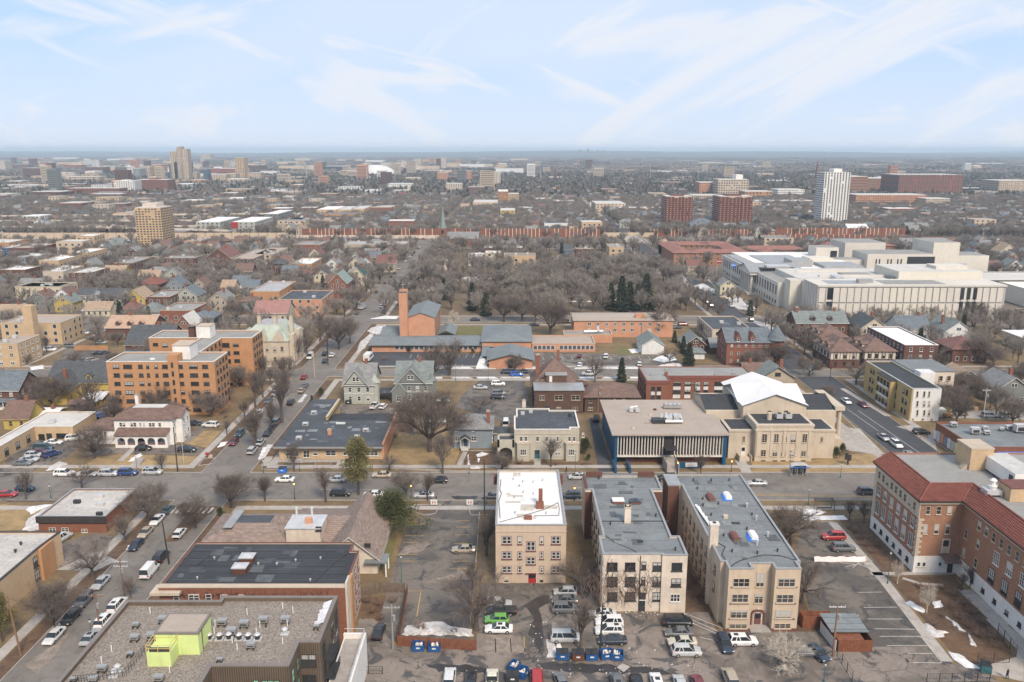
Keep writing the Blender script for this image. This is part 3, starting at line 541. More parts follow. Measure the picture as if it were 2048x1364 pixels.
cable(r,2,[(1035,175),(1028,235),(1038,255),(1022,300),(1030,400)],11.3,.07);cable(r,2,[(1025,425),(1160,388),(1290,350),(1370,310),(1378,345),(1375,385),(1230,388)],11.3)
for s in (-1,1):part(MB().box(*((-3.9,-3.02) if s<0 else (9.92,10.8)),164.2,165.6,8.6,10.5),'bay_eave','trim_maroon',r)
wgrid(r,'E',9.9,141,163,6,(2.5,5.4,8.3),1,1.5,'1','trim_maroon')
# ---- cream apartment house with the ivy
r=bldg('apartment_house','cream painted apartment house with bare ivy stems and two skylights on a grey roof',22,128.9)
RT.append(r);flat_shell(r,[(15.5,128.9),(25.6,128.9),(25.6,128.5),(29.9,128.5),(29.9,135.6),(28.4,135.6),(28.4,156.4),(30.5,156.4),(30.5,163.6),(14.9,163.6),(14.9,156.4),(16.3,156.4),(16.3,135.6),(15.5,135.6)],10.9,'stucco_cream','roof_membrane',.3,'metal_grey')
wrects(r,3,128.9,[(a,c,t,b_,s_) for (t,b_) in ((660,708),(745,798),(835,885)) for a,c,s_ in ((335,398,'2'),(440,503,'2'),(602,663,'2'))]+[(538,566,655,700,'1'),(535,562,745,790,'1')],fm='trim_dark')
wrects(r,3,128.5,[(715,778,663,710,'2'),(710,772,755,802,'2')],fm='trim_dark');wrects(r,3,128.5,[(707,765,848,890,'3')])
X,Z=F(3,540,935,128.9);door(r,'S',X,128.9,0,1.1,2.1);boxpart(r,'door_recess','trim_dark',X-.6,X+.6,128.84,128.9,2.3,3.6)
[part(MB().box(a_,b_,156.3,156.38,0,10.3),'brick_return','brick_brown',r) for a_,b_ in ((14.82,16.36),(28.3,30.55))]
part(MB().tube((21.95,128.75,0),(21.95,128.75,10.6),.07,.07,6),'drainpipe','metal_dark',r)
wgrid(r,'W',16.3,137,156,5,(1.4,4.3,7.3),1,1.5,'1','trim_dark');wgrid(r,'W',15.5,129.5,135.4,1,(1.4,4.3,7.3),1,1.5,'1','trim_dark')
X,Y=G(3,456,432,10.6);chimney(r,X,Y+.5,10.6,13.9,1.15,1.0,'stucco_cream')
X,Y=G(3,403,320,10.6);part(MB().box(X-1.05,X+1.05,Y,Y+1.6,10.6,11.2).box(X-1.15,X+1.15,Y-.1,Y+1.7,11.2,11.35,1),'skylight',['trim_maroon','pvc_white'],r)
X,Y=G(3,506,320,10.6);o=part(MB().box(X-1.0,X+1.0,Y,Y+1.6,10.6,11.1),'skylight','trim_maroon',r)
b=MB();c_=[(X-1.1,Y-.1),(X+1.1,Y-.1),(X+1.1,Y+1.7),(X-1.1,Y+1.7)];[b.face([(*c_[i],11.1),(*c_[(i+1)%4],11.1),(X,Y+.8,11.65)]) for i in range(4)];part(b,'skylight_glass','glass',r)
cable(r,3,[(305,420),(700,420)],10.6,.12,name='roof_seam');cable(r,3,[(318,498),(380,545),(470,580),(518,608)],10.6,.07);vents(r,3,[(288,172),(622,393),(737,592),(355,440)],10.6,.6,.13);boxpart(r,'roof_hatch','metal_dark',22.2,23.1,133.6,134.3,10.6,10.85)
b=MB();[b.box(x0,x1,163.0,163.5,10.9,11.9) for x0,x1 in ((15.6,19),(26.6,30))];b.box(14.9,15.4,156.5,163.5,10.9,11.3);part(b,'parapet','brick_brown',r)
b=MB()  # ivy stems on the wall
def ivy(b,x,z,y,n,up=1.0):
    a=R.uniform(.7,2.4);lx,lz=x,z
    for i in range(n):
        a+=R.uniform(-.7,.7);nx,nz=lx+cos(a)*.35,lz+abs(sin(a))*.4*up;b.face([(lx-.025,y,lz),(lx+.035,y,lz),(nx+.02,y,nz),(nx-.02,y,nz)]);lx,lz=nx,nz
        if R.random()<.3 and n>4:ivy(b,lx,lz,y,n//2,up)
for i in range(90):ivy(b,R.choice([R.uniform(15.6,17),R.uniform(17.6,22),R.uniform(18,25)]),R.uniform(0,4.5),128.86,R.randint(4,12))
part(b,'ivy','shrub_twigs',r,kind='stuff')
# ---- sand-coloured apartment house with deep court
r=bldg('apartment_house','long sand-coloured apartment house with arched back entry and covered bundles on its roof',41.5,122.9)
flat_shell(r,[(35.5,122.9),(39.5,122.9),(39.5,124.7),(43.1,124.7),(43.1,122.9),(47.3,122.9),(47.3,125.2),(47.9,125.2),(48.2,163.1),(34.2,163.1),(34.2,157.5),(34.7,157.5),(34.7,125.4),(35.5,125.4)],11.4,'stucco_sand','roof_membrane',.25,'metal_grey')
wrects(r,3,122.9,[(1075,1175,755,803,'3'),(1067,1168,848,895,'3'),(1060,1162,940,988,'3'),(1055,1158,1018,1048,'3'),(1340,1443,752,803,'3'),(1330,1433,848,897,'3'),(1322,1422,940,988,'3'),(1318,1415,1018,1048,'3')],fm='trim_tan')
wrects(r,3,124.7,[(1210,1262,720,803,'2'),(1200,1255,842,900,'2')],fm='trim_tan')
b=MB()
for x0,x1 in ((35.5,39.5),(43.1,47.3)):
    for z in (2.2,5.0,8.0):b.box(x0+.4,x1-.4,122.75,122.9,z,z+.12)
    b.box(x0-.05,x1+.05,122.78,122.9,0,.5)
part(b,'string_course','trim_maroon',r)
X,Z=F(3,1218,1005,124.7);door(r,'S',X,124.7,.2,1.2,2.1,'trim_maroon');b=MB();pts=[(X+1.05*cos(t*pi/8),2.1+.6*sin(t*pi/8)) for t in range(9)]
for (xa,za),(xb,zb) in zip(pts,pts[1:]):b.box(min(xa,xb),max(xa,xb),124.4,124.7,min(za,zb),max(za,zb)+.18)
b.box(X-1.2,X-.95,124.4,124.7,0,2.2).box(X+.95,X+1.2,124.4,124.7,0,2.2);part(b,'door_arch','trim_maroon',r);boxpart(r,'step','concrete',39.6,43,122.4,124.6,0,.2);boxpart(r,'door_lamp','pvc_white',X-.1,X+.1,124.5,124.7,3,3.2)
wgrid(r,'W',34.7,127,156.5,9,(1.2,4.2,7.4),1.1,1.6,'1','trim_maroon',skip=((0,0),(1,2)))
part(MB().box(31.9,34.15,157.3,163.0,0,11.2).box(31.8,34.2,157.2,163.1,11.2,11.5,1),'brick_bay',['brick_brown','metal_grey'],r)
X,Y=G(3,962,560,11.2);part(MB().box(X-.75,X+.7,Y-.2,Y+.9,0,15.2).box(X-.85,X+.8,Y-.3,Y+1.0,15,15.25,1).box(X-.25,X+.25,Y+.1,Y+.6,15.25,15.4,2),'chimney',['stucco_cream','trim_white','trim_dark'],r)
vents(r,3,[(843,182),(948,183),(1053,182),(866,232),(898,292),(947,387),(990,320),(1187,385),(1021,508),(1157,470),(1071,600),(1219,612),(1337,598),(900,330)],11.15,.45,.13);vents(r,3,[(1157,340),(1212,415),(1280,512),(1217,560)],11.15,.9,.16,'metal_light')
X,Y=G(3,1032,400,11.15);boxpart(r,'roof_hatch','limestone',X-.4,X+.4,Y-.3,Y+.4,11.15,11.7);X,Y=G(3,1092,435,11.15);boxpart(r,'roof_hatch','metal_dark',X-.7,X+.7,Y-.3,Y+.4,11.15,11.4)
cable(r,3,[(985,545),(1030,570),(1010,615),(1060,690),(1085,670),(1120,650),(1250,618),(1350,622),(1465,655)],11.15,.09);cable(r,3,[(1130,165),(1300,430),(1460,650)],11.15,.1)
b=MB()
for i in range(12):X,Y=G(3,862+i*7,335+i*10,11.2);b.box(X-.3,X+.15+R.random()*.3,Y-.3,Y+.3,11.4,11.62)
part(b,'loose_flashing','pvc_white',r)
for lb,x,y,m,sheetm in (('brown tarpaulin-wrapped bundle on the grey roof nearer the street',952,300,'trim_maroon',None),('white capped roof box with blue tarpaulin nearer the street',1052,292,'pvc_white','tarp_blue'),('brown tarpaulin-wrapped bundle on the grey roof nearer the alley',1095,535,'trim_maroon',None),('white capped roof box with blue tarpaulin nearer the alley',1205,528,'pvc_white','tarp_blue')):
    X,Y=G(3,x,y,11.2);q=root('roof_bundle',lb,'roof box',(X,Y,11.18));b=MB();n=7
    for i in range(n):
        for j in range(2):pass
    prof=[(-.75,0),(-.7,.45),(-.45,.75),(0,.85),(.45,.75),(.7,.45),(.75,0)]
    ys=[-.1,.5,1.4,2.3,2.7];sc_=[.85,1,1.02,.98,.8]
    for a in range(4):
        for i in range(6):(xa,za),(xb,zb)=prof[i],prof[i+1];b.face([(xa*sc_[a],ys[a],za*sc_[a]),(xa*sc_[a+1],ys[a+1],za*sc_[a+1]),(xb*sc_[a+1],ys[a+1],zb*sc_[a+1]),(xb*sc_[a],ys[a],zb*sc_[a])])
    b.face([(xx*sc_[0],ys[0],z_*sc_[0]) for xx,z_ in prof]);b.build('cover',m,q)
    if sheetm:bb=MB().face([(-1.3,-.5,.03),(.6,-.6,.03),(.9,.4,.05),(-.5,.3,.4),(-.7,2.2,.4),(-1.1,2.0,.05)][::1]);bb.build('tarpaulin',sheetm,q)
    else:MB().box(-.5,.7,-.3,-.1,0,.35).build('wooden_curb','wood_grey',q)
roof_patches(RT[0],-2.6,9.5,139,164.6,11.25,16,('patch_pale','patch_stain'));roof_patches(RT[1],16.8,28,129.4,163,10.6,26,('patch_light','patch_dark'));roof_patches(r,35.2,47.6,126,162.6,11.15,30,('patch_light','patch_dark'))
# ---- brick school with the red tile roof
r=bldg('school_building','large brick school building with red tiled roof and white stone base',84,142);Hs=14.8
x0,x1,yA,yB=76,84,142.5,161.6
b=MB().box(x0,150,yA,yB,0,Hs-.3).box(x1,150,104.0,yA,0,Hs-.3);part(b,'wall','brick_school',r)
b=MB().box(x0-.12,x1+.0,yA-.12,yA,0,3.4).box(x0-.12,x0,yA,yB,0,3.0).box(x1-.12,x1,104.0,yA-.12,0,3.4);part(b,'stone_base','stucco_white',r)
b=MB().box(x0-.12,x0,yA,yB,11.4,13.9).box(x0-.22,x0,yA-.1,yB,11.1,11.4).box(x0-.15,x0,yB-1.2,yB,3,11.1);[b.box(x0-.14,x0+(.9 if i%2 else .5),yA-.14,yA+(.5 if i%2 else .9),3.4+i*.55,3.4+i*.55+.45) for i in range(14)];part(b,'stone_trim','limestone',r)
b=MB().box(x0-.7,x1-.7,yA-.7,yA,Hs-.35,Hs).box(x0-.7,x0,yA,yB+.3,Hs-.35,Hs).box(x1-.7,x1,103.6,yA-.7,Hs-.35,Hs);part(b,'gutter','trim_dark',r)
b=MB().box(x0-.45,x1-.45,yA-.45,yA,Hs-.75,Hs-.36).box(x0-.45,x0,yA,yB+.1,Hs-.75,Hs-.36).box(x1-.45,x1,103.9,yA-.45,Hs-.75,Hs-.36);part(b,'cornice','limestone',r)
e0,ed,rz_=.75,2.7,2.1
P=lambda x,y,z:(x,y,z)
A1,A2,A3,A4=(x0-e0,yB+.4),(x0-e0,yA-e0),(x1-e0,yA-e0),(x1-e0,103.4);B1,B2,B3,B4=(x0+ed,yB+.4),(x0+ed,yA+ed),(x1+ed,yA+ed),(x1+ed,103.4)
ro=MB().face([(*A2,Hs),(*A1,Hs),(*B1,Hs+rz_),(*B2,Hs+rz_)][::-1]).face([(*A2,Hs),(*A3,Hs),(*B3,Hs+rz_),(*B2,Hs+rz_)]).face([(*A3,Hs),(*A4,Hs),(*B4,Hs+rz_),(*B3,Hs+rz_)])
ro.face([(*B1,Hs+rz_),(*B2,Hs+rz_),(*B2,Hs+1.5),(*B1,Hs+1.5)]).face([(*A1,Hs),(*B1,Hs+rz_),(*B1,Hs-.3),(*A1,Hs-.3)]);tiled=part(ro,'roof','tile_red',r)
def tile_rows(a,c,d,e,n,m_):  # raised courses and rolls of the pantiles, one body
    b=MB();a,c,d,e=map(Vector,(a,c,d,e));nr=(c-a).cross(e-a).normalized();nr=nr if nr.z>0 else -nr
    for i in range(n):
        t=(i+.5)/n;p,q=a.lerp(c,t)+nr*.03,e.lerp(d,t)+nr*.03;s_=(c-a).normalized()*.09
        b.face([p-s_,q-s_,q+nr*.1,p+nr*.1]);b.face([p+nr*.1,q+nr*.1,q+s_,p+s_])
    for i in range(m_):
        t=(i+.5)/m_;p,q=a.lerp(e,t)+nr*.05,c.lerp(d,t)+nr*.05;s_=(e-a).normalized()*.05
        b.face([p-s_,q-s_,q+nr*.09,p+nr*.09]);b.face([p+nr*.09,q+nr*.09,q+s_,p+s_])
    L0=r.location;b.v=[(x-L0[0],y-L0[1],z-L0[2]) for x,y,z in b.v];b.build('tiles','tile_red',tiled,kind='stuff')
V=lambda p,z:(*p,z)
tile_rows(V(A2,Hs),V(A3,Hs),V(B3,Hs+rz_),V(B2,Hs+rz_),26,9);tile_rows(V(A3,Hs),V(A4,Hs),V(B4,Hs+rz_),V(B3,Hs+rz_),100,9);tile_rows(V(A1,Hs),V(A2,Hs),V(B2,Hs+rz_),V(B1,Hs+rz_),55,9)
b=MB();b.tube(V(A2,Hs+.1),V(B2,Hs+rz_+.1),.16,.16,6).tube(V(A3,Hs+.1),V(B3,Hs+rz_+.1),.12,.12,6).tube(V(B2,Hs+rz_+.05),V(B1,Hs+rz_+.05),.15,.15,6).tube(V(B2,Hs+rz_+.05),V(B3,Hs+rz_+.05),.15,.15,6).tube(V(B3,Hs+rz_+.05),V(B4,Hs+rz_+.05),.15,.15,6);part(b,'ridge','tile_red',r)
part(MB().face([(x0+ed,yB+.4,Hs+1.5),(x0+ed,yA+ed,Hs+1.5),(x1+ed,yA+ed,Hs+1.5),(x1+ed,103.4,Hs+1.5),(150,103.4,Hs+1.5),(150,yB+.4,Hs+1.5)]),'flat_roof','roof_grey',r)
part(MB().box(x0+ed,150,yB+.3,yB+.6,Hs-.4,Hs+1.8),'parapet','brick_school',r)
wrects(r,4,yA,[(988,1018,373,418,'1'),(1047,1080,373,418,'1'),(1108,1140,373,418,'1'),(972,1004,475,528,'1'),(1033,1068,475,528,'1'),(1095,1130,475,528,'1')],fm='trim_tan')
X,Z=F(4,1098,642,yA-.12);door(r,'S',X,yA,4.0,1.3,2.8,'trim_tan');wrects(r,4,yA-.12,[(940,960,688,712,'f'),(970,990,688,712,'f'),(1060,1080,688,710,'f')],fm='trim_white')
X,Z=F(4,1125,740,yA-.12);boxpart(r,'entrance_door','trim_dark',82.3,83.3,yA-.2,yA-.12,0,2.2);part(MB().face([(80.6,yA-2.3,3.1),(83.9,yA-2.3,3.1),(83.9,yA-.1,3.9),(80.6,yA-.1,3.9)]).face([(80.6,yA-2.3,2.95),(83.9,yA-2.3,2.95),(83.9,yA-2.3,3.1),(80.6,yA-2.3,3.1)]),'porch_roof','shingle_brown',r)
wgrid(r,'W',x0-.12,yA+1,yB-1,9,(11.9,),1.0,1.5,'1','trim_tan');wgrid(r,'W',x0,yA+.8,yB-.8,6,(8.3,),1.3,2.0,'2','trim_white');wgrid(r,'W',x0,yA+.8,yB-.8,6,(4.3,),1.5,2.8,'g','trim_white');wgrid(r,'W',x0-.12,yA+1,yB-1,6,(1.1,),1.0,.9,'1','trim_dark')
wgrid(r,'W',x1,106,yA-4.5,14,(11.4,),1.1,1.7,'1','trim_tan');wgrid(r,'W',x1,106,yA-6,8,(7.9,),1.6,2.3,'g','trim_white',skip=((7,0),));wgrid(r,'W',x1,106,yA-9,7,(4.1,),1.7,2.6,'g','trim_dark');wgrid(r,'W',x1,yA-8,yA,2,(8,4.3),.9,1.7,'1','trim_tan');wgrid(r,'W',x1-.12,106,yA-4,9,(1.2,),.9,.8,'1','trim_dark')
X,Y=G(4,1530,1000,0);part(MB().box(82.6,88,106,112.5,3,Hs+3.6).box(82.4,88.2,105.8,112.7,Hs+3.6,Hs+4.0,1).box(82.4,88,105.8,112.6,0,3.0,1),'stair_tower',['brick_school','limestone'],r)
hr=Hs+1.5
X,Y=G(22,640,455,hr);X2,Y2=G(22,800,455,hr);q=part(MB().box(X+.3,X2+2.6,Y2-.1,Y2+5.2,hr,hr+4.3).box(X+.2,X2+2.7,Y2-.2,Y2+5.3,hr+4.3,hr+4.6,1),'lift_tower',['brick_tan','trim_tan'],r)
b=MB()
for i in range(5):b.box(X-.9+i*.28,X-.6+i*.28,Y2+.4,Y2+1.6,hr,hr+.25*(i+1))
part(b,'steps','trim_tan',r)
X,Y=G(22,1280,700,hr);q=root('rooftop_unit','long white corrugated plant housing on the flat roof behind red tiles','roof plant',(X,Y,hr));b=MB().box(-.2,4.6,-1.5,9.5,.4,3.0);b.build('casing','pvc_white',q)
b=MB()
for i in range(24):b.box(-.25,4.65,-1.45+i*.46,-1.3+i*.46,3.0,3.12)
b.build('roof_ribs','metal_light',q);MB().box(-.28,-.2,-1.0,.2,.8,2.4).build('louvre','metal_dark',q);MB().box(-.5,-.2,8.6,9.6,1,2.4).build('duct','metal_grey',q)
for i in range(4):MB().box(-.1,4.5,-1.2+i*3.2,-.9+i*3.2,0,.4).build('skid','metal_dark',q)
X,Y=G(22,1230,920,hr);part(MB().box(X+.3,X+6,Y-.5,Y+3.4,hr,hr+2.5).box(X+.2,X+6.1,Y-.6,Y+3.5,hr+2.5,hr+2.7,1),'stair_housing',['brick_tan','trim_maroon'],r)
X,Y=G(22,1000,850,hr);q=root('exhaust_fan','white mushroom-capped exhaust fan and ductwork on the school roof','roof plant',(X,Y,hr));b=MB().box(-1.2,1.6,-.8,1.4,.5,1.3).box(-1.3,-1.1,-.8,1.4,0,.5).box(1.4,1.6,-.8,1.4,0,.5).tube((1.3,.3,1.3),(2.6,.3,.6),.3,.3,8);b.build('duct','metal_light',q);MB().tube((.2,.2,1.3),(.2,.2,2.0),.5,.75,12).tube((.2,.2,2.0),(.2,.2,3.0),.45,.45,12).tube((.2,.2,3.0),(.2,.2,3.35),.65,.3,12).build('fan_hood','pvc_white',q)
# ---- brown panelled building with the gravel roof, bottom left
r=bldg('apartment_building','dark brown panelled apartment block with wide gravel roof in the near corner',-40,105);Hg=13
Pg=[(-57.1,110.4),(-57.1,86),(-38.9,86),(-38.9,94.5),(-28.9,94.5),(-28.9,99.8),(-26.1,99.8),(-26.1,111.6),(-43.3,111.6),(-43.3,110.4)]
flat_shell(r,[(-59,80),(-38.9,80)]+Pg[3:8]+[(-43.3,111.6),(-43.3,110.4),(-57.1,110.4),(-57.1,91.6),(-59,91.6)],Hg,'panel_brown','roof_gravel',.6,'parapet_metal',.45)
b=MB()  # upright board joints
for i in range(33):x=-38.7+i*.3;b.box(x,x+.05,94.45,94.5,0,Hg-.2)
for i in range(9):x=-28.8+i*.3;b.box(x,x+.05,99.75,99.8,0,Hg-.2)
part(b,'cladding_battens','trim_dark',r,kind='stuff')
wrects(r,21,99.8,[(632,800,1030,1170,'2'),(648,806,1272,1400,'2')],fm='trim_dark',green=False);wrects(r,21,94.5,[(45,100,1335,1420,'1'),(145,365,1340,1430,'3')],fm='trim_dark',green=True)
wgrid(r,'E',-26.1,100.4,111.2,4,(9.4,6.4,3.4),1.5,2.2,'2','trim_dark',green=False,skip=((1,0),(1,1),(1,2)));wgrid(r,'E',-28.9,94.8,99.6,2,(9.6,6.6),1.1,1.9,'1','trim_dark',green=True)
for z in (9.0,6.0,3.0):
    o=boxpart(r,'balcony','metal_dark',-26.0,-24.7,101.6,105.4,z,z+.15);b=MB()
    for i in range(14):b.box(-24.76,-24.72,101.6+i*.29,101.63+i*.29,z+.15,z+1.15)
    b.box(-24.78,-24.7,101.6,105.4,z+1.1,z+1.18);part(b,'railing','metal_dark',r)
X,Y=G(1,912,905,Hg-.6);X2,_=G(1,1165,905,Hg-.6);_,zt=F(1,912,785,Y);hp=zt
part(MB().box(X+.2,X2+.1,Y,Y+4.6,Hg-.6,zt).box(X+.08,X2+.22,Y-.12,Y+4.72,zt,zt+.25,1).box(X+.4,X2-.1,Y+.2,Y+4.4,zt+.25,zt+.27,2),'penthouse',['lime_panel','parapet_metal','roof_tan'],r)
part(MB().tube((X2+.16,Y+1.2,Hg-.6),(X2+.16,Y+1.2,zt),.05,.05,5),'drainpipe','metal_dark',r);X,Y=G(1,865,975,Hg-.6);X2,_=G(1,1003,975,Hg-.6);_,zt=F(1,865,895,Y);part(MB().box(X,X2,Y,Y+2.6,Hg-.6,zt),'hatch_housing','lime_panel',r)
b=MB()
for x,y in ((X,Y),(X2,Y),(X2,Y+2.6),(X,Y+2.6),((X+X2)/2,Y)):b.tube((x,y,zt),(x,y,zt+1.15),.05,.05,5)
for z in (zt+.6,zt+1.12):
    for a,c in (((X,Y),(X2,Y)),((X2,Y),(X2,Y+2.6)),((X,Y+2.6),(X,Y)),((X2,Y+2.6),(X,Y+2.6))):b.tube((*a,z),(*c,z),.045,.045,5)
b2=plain('rail_yellow',(.56,.42,.16),.1,.5,streak=False);part(b,'guard_rail','rail_yellow',r);part(MB().box(X+.3,X2-.2,Y+.2,Y+.5,zt,zt+.5),'hatch','metal_dark',r)
hg=Hg-.6
for x,y in ((880,665),(1447,672),(1655,635),(1715,660),(1260,740),(1255,782),(1360,838),(1389,876),(1655,842),(994,1010),(655,888),(1682,738),(1522,745),(1501,785),(596,955),(1045,712)):X,Y=G(1,x,y,hg);part(MB().tube((X,Y,hg),(X,Y,hg+1.0),.07,.07,6),'vent_pipe','pvc_white',r)
vents(r,1,[(1450,715),(1556,745),(1546,975),(1570,975)],hg,.2,.1)
def hvac(x,y,s,lb,v=1,h=hg,n=None,m='metal_grey'):
    s=s*(.78 if v==1 else 1)
    X,Y=G(v,x,y,h);q=root('hvac_unit',lb,'roof unit',(X,Y,h),0,'air handling boxes on the gravel roof' if v==1 else None)
    MB().box(-.8*s,.8*s,-.5*s,.5*s,.35,1.2*s).box(-.85*s,.85*s,-.55*s,.55*s,1.2*s,1.2*s+.08).build('casing',m,q);MB().box(-.7*s,-.5*s,-.5,.5,0,.35).box(.5*s,.7*s,-.5,.5,0,.35).build('foot','metal_dark',q);MB().box(-.6*s,.6*s,-.5*s-.03,-.5*s,.5,.9*s).build('grille','metal_dark',q);return q
for x,y,s,lb in ((957,720,1,'behind the lime penthouse'),(1302,735,1,'just right of the lime penthouse'),(1430,745,1,'second right of the lime penthouse'),(1543,722,1,'by the back parapet, third in the row'),(1672,720,1,'last in the row, towards the snow drift'),(1356,790,1.05,'largest, above the row of small fans'),(1470,870,.9,'alone before the notch in the parapet'),(797,745,.7,'small, at the left behind the rail'),(790,825,.9,'left of the lime penthouse'),(893,820,1.1,'hard against the lime penthouse'),(763,915,.6,'smallest, by the yellow rail'),(600,1005,.9,'near the left parapet'),(1286,950,.6,'small, above the front parapet'),(932,1062,.9,'at the bottom edge'),(548,1065,.8,'at the bottom edge left'),(1852,755,.6,'at the foot of the snow drift'),(432,1064,.6,'lowest at the left parapet')):
    hvac(x,y,s,'grey metal roof unit on gravel, '+lb)
for i,(x,y) in enumerate(((1224,815),(1285,815),(1340,812),(1400,815),(1453,815),(1507,815),(1668,782),(690,1000),(668,1030))):
    X,Y=G(1,x,y,hg);q=root('exhaust_fan',['round roof fan next to the lime penthouse wall','second roof fan from the lime penthouse','third roof fan from the lime penthouse','fourth roof fan from the lime penthouse','fifth roof fan from the lime penthouse','sixth roof fan, farthest in the row from the penthouse','single roof fan on a white curb near the right parapet','round condenser fan by the rails, upper of two','round condenser fan by the rails, lower of two'][i],'roof fan',(X,Y,hg),0,'exhaust fans on the gravel roof')
    MB().box(-.55,.55,-.5,.5,0,.1).build('curb','metal_light',q);MB().tube((0,0,.1),(0,0,.75),.34,.4,10).build('drum','metal_dark' if i<6 else 'metal_light',q);MB().tube((0,0,.75),(0,0,.95),.45,.25,10).build('cap','metal_light',q)
X,Y=G(1,1925,600,hg);X2,Y2=G(1,1880,735,hg);q=MB()
for i in range(6):
    t,t2=i/6,(i+1)/6;ya,yb=Y+(Y2-Y)*t,Y+(Y2-Y)*t2;q.face([(-27.6-.5*R.random(),yb,hg),(-26.7,yb,hg+.5),(-26.7,ya,hg+.5),(-27.9-.5*R.random(),ya,hg)][::-1])
tag(q.build('snow_drift','snow'),'narrow white snow drift along the right parapet of the gravel roof','snow drift',kind='stuff')
b=MB()
for (xa,ya),(xb,yb) in zip([(860,880),(740,1030),(560,1062)],[(740,1030),(560,1062),(430,1075)]):
    for t in range(8):
        X,Y=G(1,xa+(xb-xa)*t/8,ya+(yb-ya)*t/8,hg);b.tube((X,Y,hg),(X,Y,hg+1.1),.03,.03,4)
    p,q_=G(1,xa,ya,hg),G(1,xb,yb,hg);b.tube((*p,hg+1.1),(*q_,hg+1.1),.03,.03,4).tube((*p,hg+.6),(*q_,hg+.6),.025,.025,4)
part(b,'guard_rail','metal_dark',r)
# white terrace beside it
r=bldg('terrace','white walled terrace with pipe rails beside the brown panelled block',-24,104,'terrace');part(MB().box(-25.6,-22.2,98,112.4,0,5.6).box(-22.6,-22.2,98,112.4,5.6,6.4).box(-25.6,-22.6,112.0,112.4,5.6,6.4).box(-25.4,-22.6,98,112,5.6,5.62,1),'wall',['stucco_white','concrete'],r)
b=MB()
for y in range(6):b.tube((-22.4,99+y*2.6,6.4),(-22.4,99+y*2.6,7.2),.04,.04,5)
b.tube((-22.4,98,7.2),(-22.4,112.2,7.2),.05,.05,5).tube((-22.4,112.2,7.2),(-25.5,112.2,7.2),.05,.05,5).tube((-22.4,98,6.8),(-22.4,112.2,6.8),.04,.04,5);part(b,'railing','metal_light',r)
# ---- red brick block with the black membrane roof
r=bldg('apartment_building','long red brick building with black membrane roof above an ivy stained wall',-41,119);part(MB().box(-56.2,-26.6,118.9,119.9,0,10.2),'front_wall','brick_red',r)
RT.append(r);flat_shell(r,[(-56.2,119.9),(-26.6,119.9),(-26.6,131.3),(-28,131.3),(-28,134.5),(-56.2,134.5)],10.2,'stucco_beige','roof_black',.25,'trim_maroon',.2)
part(MB().box(-56.3,-26.5,118.8,119.95,10.2,10.35),'coping','trim_tan',r);part(MB().box(-26.6,-26.3,119.2,121.6,0,10.9).box(-26.55,-26.1,121.7,123.4,0,10.3,1),'pier',['stucco_cream','brick_orange'],r)
part(MB().box(-57.3,-52.6,118.0,120.8,9.3,9.75),'corner_cap','limestone',r);wrects(r,1,118.9,[(1018,1048,550,590,'1'),(1105,1165,550,590,'2'),(1207,1235,550,590,'1'),(1293,1330,552,590,'1'),(1400,1425,552,590,'1')],fm='trim_white');wgrid(r,'E',-26.6,123.6,131.2,3,(1.6,4.6,7.5),1.1,1.6,'1','trim_maroon')
b=MB()
for i in range(150):ivy(b,R.uniform(-54,-29),R.uniform(8.1,8.7)+.25*sin(i),118.86,R.randint(3,6),.5)
part(b,'ivy_remains','trim_dark',r,kind='stuff')
for x,y in ((1440,375),(1398,435)):
    X,Y=G(1,x,y,9.95);o=part(MB().box(X-1.1,X+1.1,Y,Y+1.8,9.95,11.0),'skylight','rust',r);part(MB().box(X-1.25,X+1.25,Y-.15,Y+1.95,11.0,11.1).hip(X-1.1,X+1.1,Y,Y+1.8,11.1,.35,.1),'skylight_cap','metal_light',r)
vents(r,1,[(1255,345),(1876,345),(1730,358),(1512,380),(1155,462),(1816,474),(1620,380)],9.95,.3,.12,'metal_light');cable(r,1,[(2030,315),(1930,390),(1870,455),(1820,490)],9.95,.12);cable(r,1,[(1225,325),(1150,385)],9.95,.1)
for i in range(4):cable(r,1,[(1010-i*15+40,300+42*i),(2030,300+45*i)],9.95,.035,name='roof_seam')
roof_patches(RT[2],-55.6,-28,120.4,134,9.95,22,('roof_wet','patch_dark'))
# ---- brown hip-roofed complex south of the street
r=bldg('care_home','low rambling building with brown shingle roofs and white gables by the lot',-44,146)
def wing(x0,x1,y0,y1,h,rh,kind,wall,roof,fl=0,fm=None):
    part(MB().box(x0,x1,y0,y1,0,h),'wall',wall,r);b=MB()
    if kind=='h':b.hip(x0,x1,y0,y1,h,rh,.7,0,fl,1)
    else:b.gable(x0,x1,y0,y1,h,rh,kind,.7,0,2);part(MB().gable_ends(x0,x1,y0,y1,h,rh,kind),'gable',wall,r)
    part(b,'roof',[roof,fm or roof,'trim_white'],r)
wing(-60,-44,148,160,3.6,1.9,'h','brick_red','shingle_taupe',5.0,'roof_wet');wing(-44,-31,146,163,3.6,2.4,'x','stucco_cream','shingle_taupe');wing(-35.5,-25.4,142,162,3.6,4.2,'y','stucco_cream','shingle_taupe')
wing(-50.4,-44.6,140.5,147.5,3.6,1.2,'x','stucco_cream','shingle_dark');part(MB().box(-44.2,-33.2,136.2,143,0,4.2).box(-44.3,-33.1,136.1,143.1,4.2,4.4,1),'flat_wing',['stucco_cream','roof_membrane'],r);part(MB().box(-43.6,-37,146.6,152.5,3.6,6.9).box(-43.8,-36.8,146.4,152.7,6.9,7.1,1),'raised_roof',['stucco_cream','metal_light'],r)
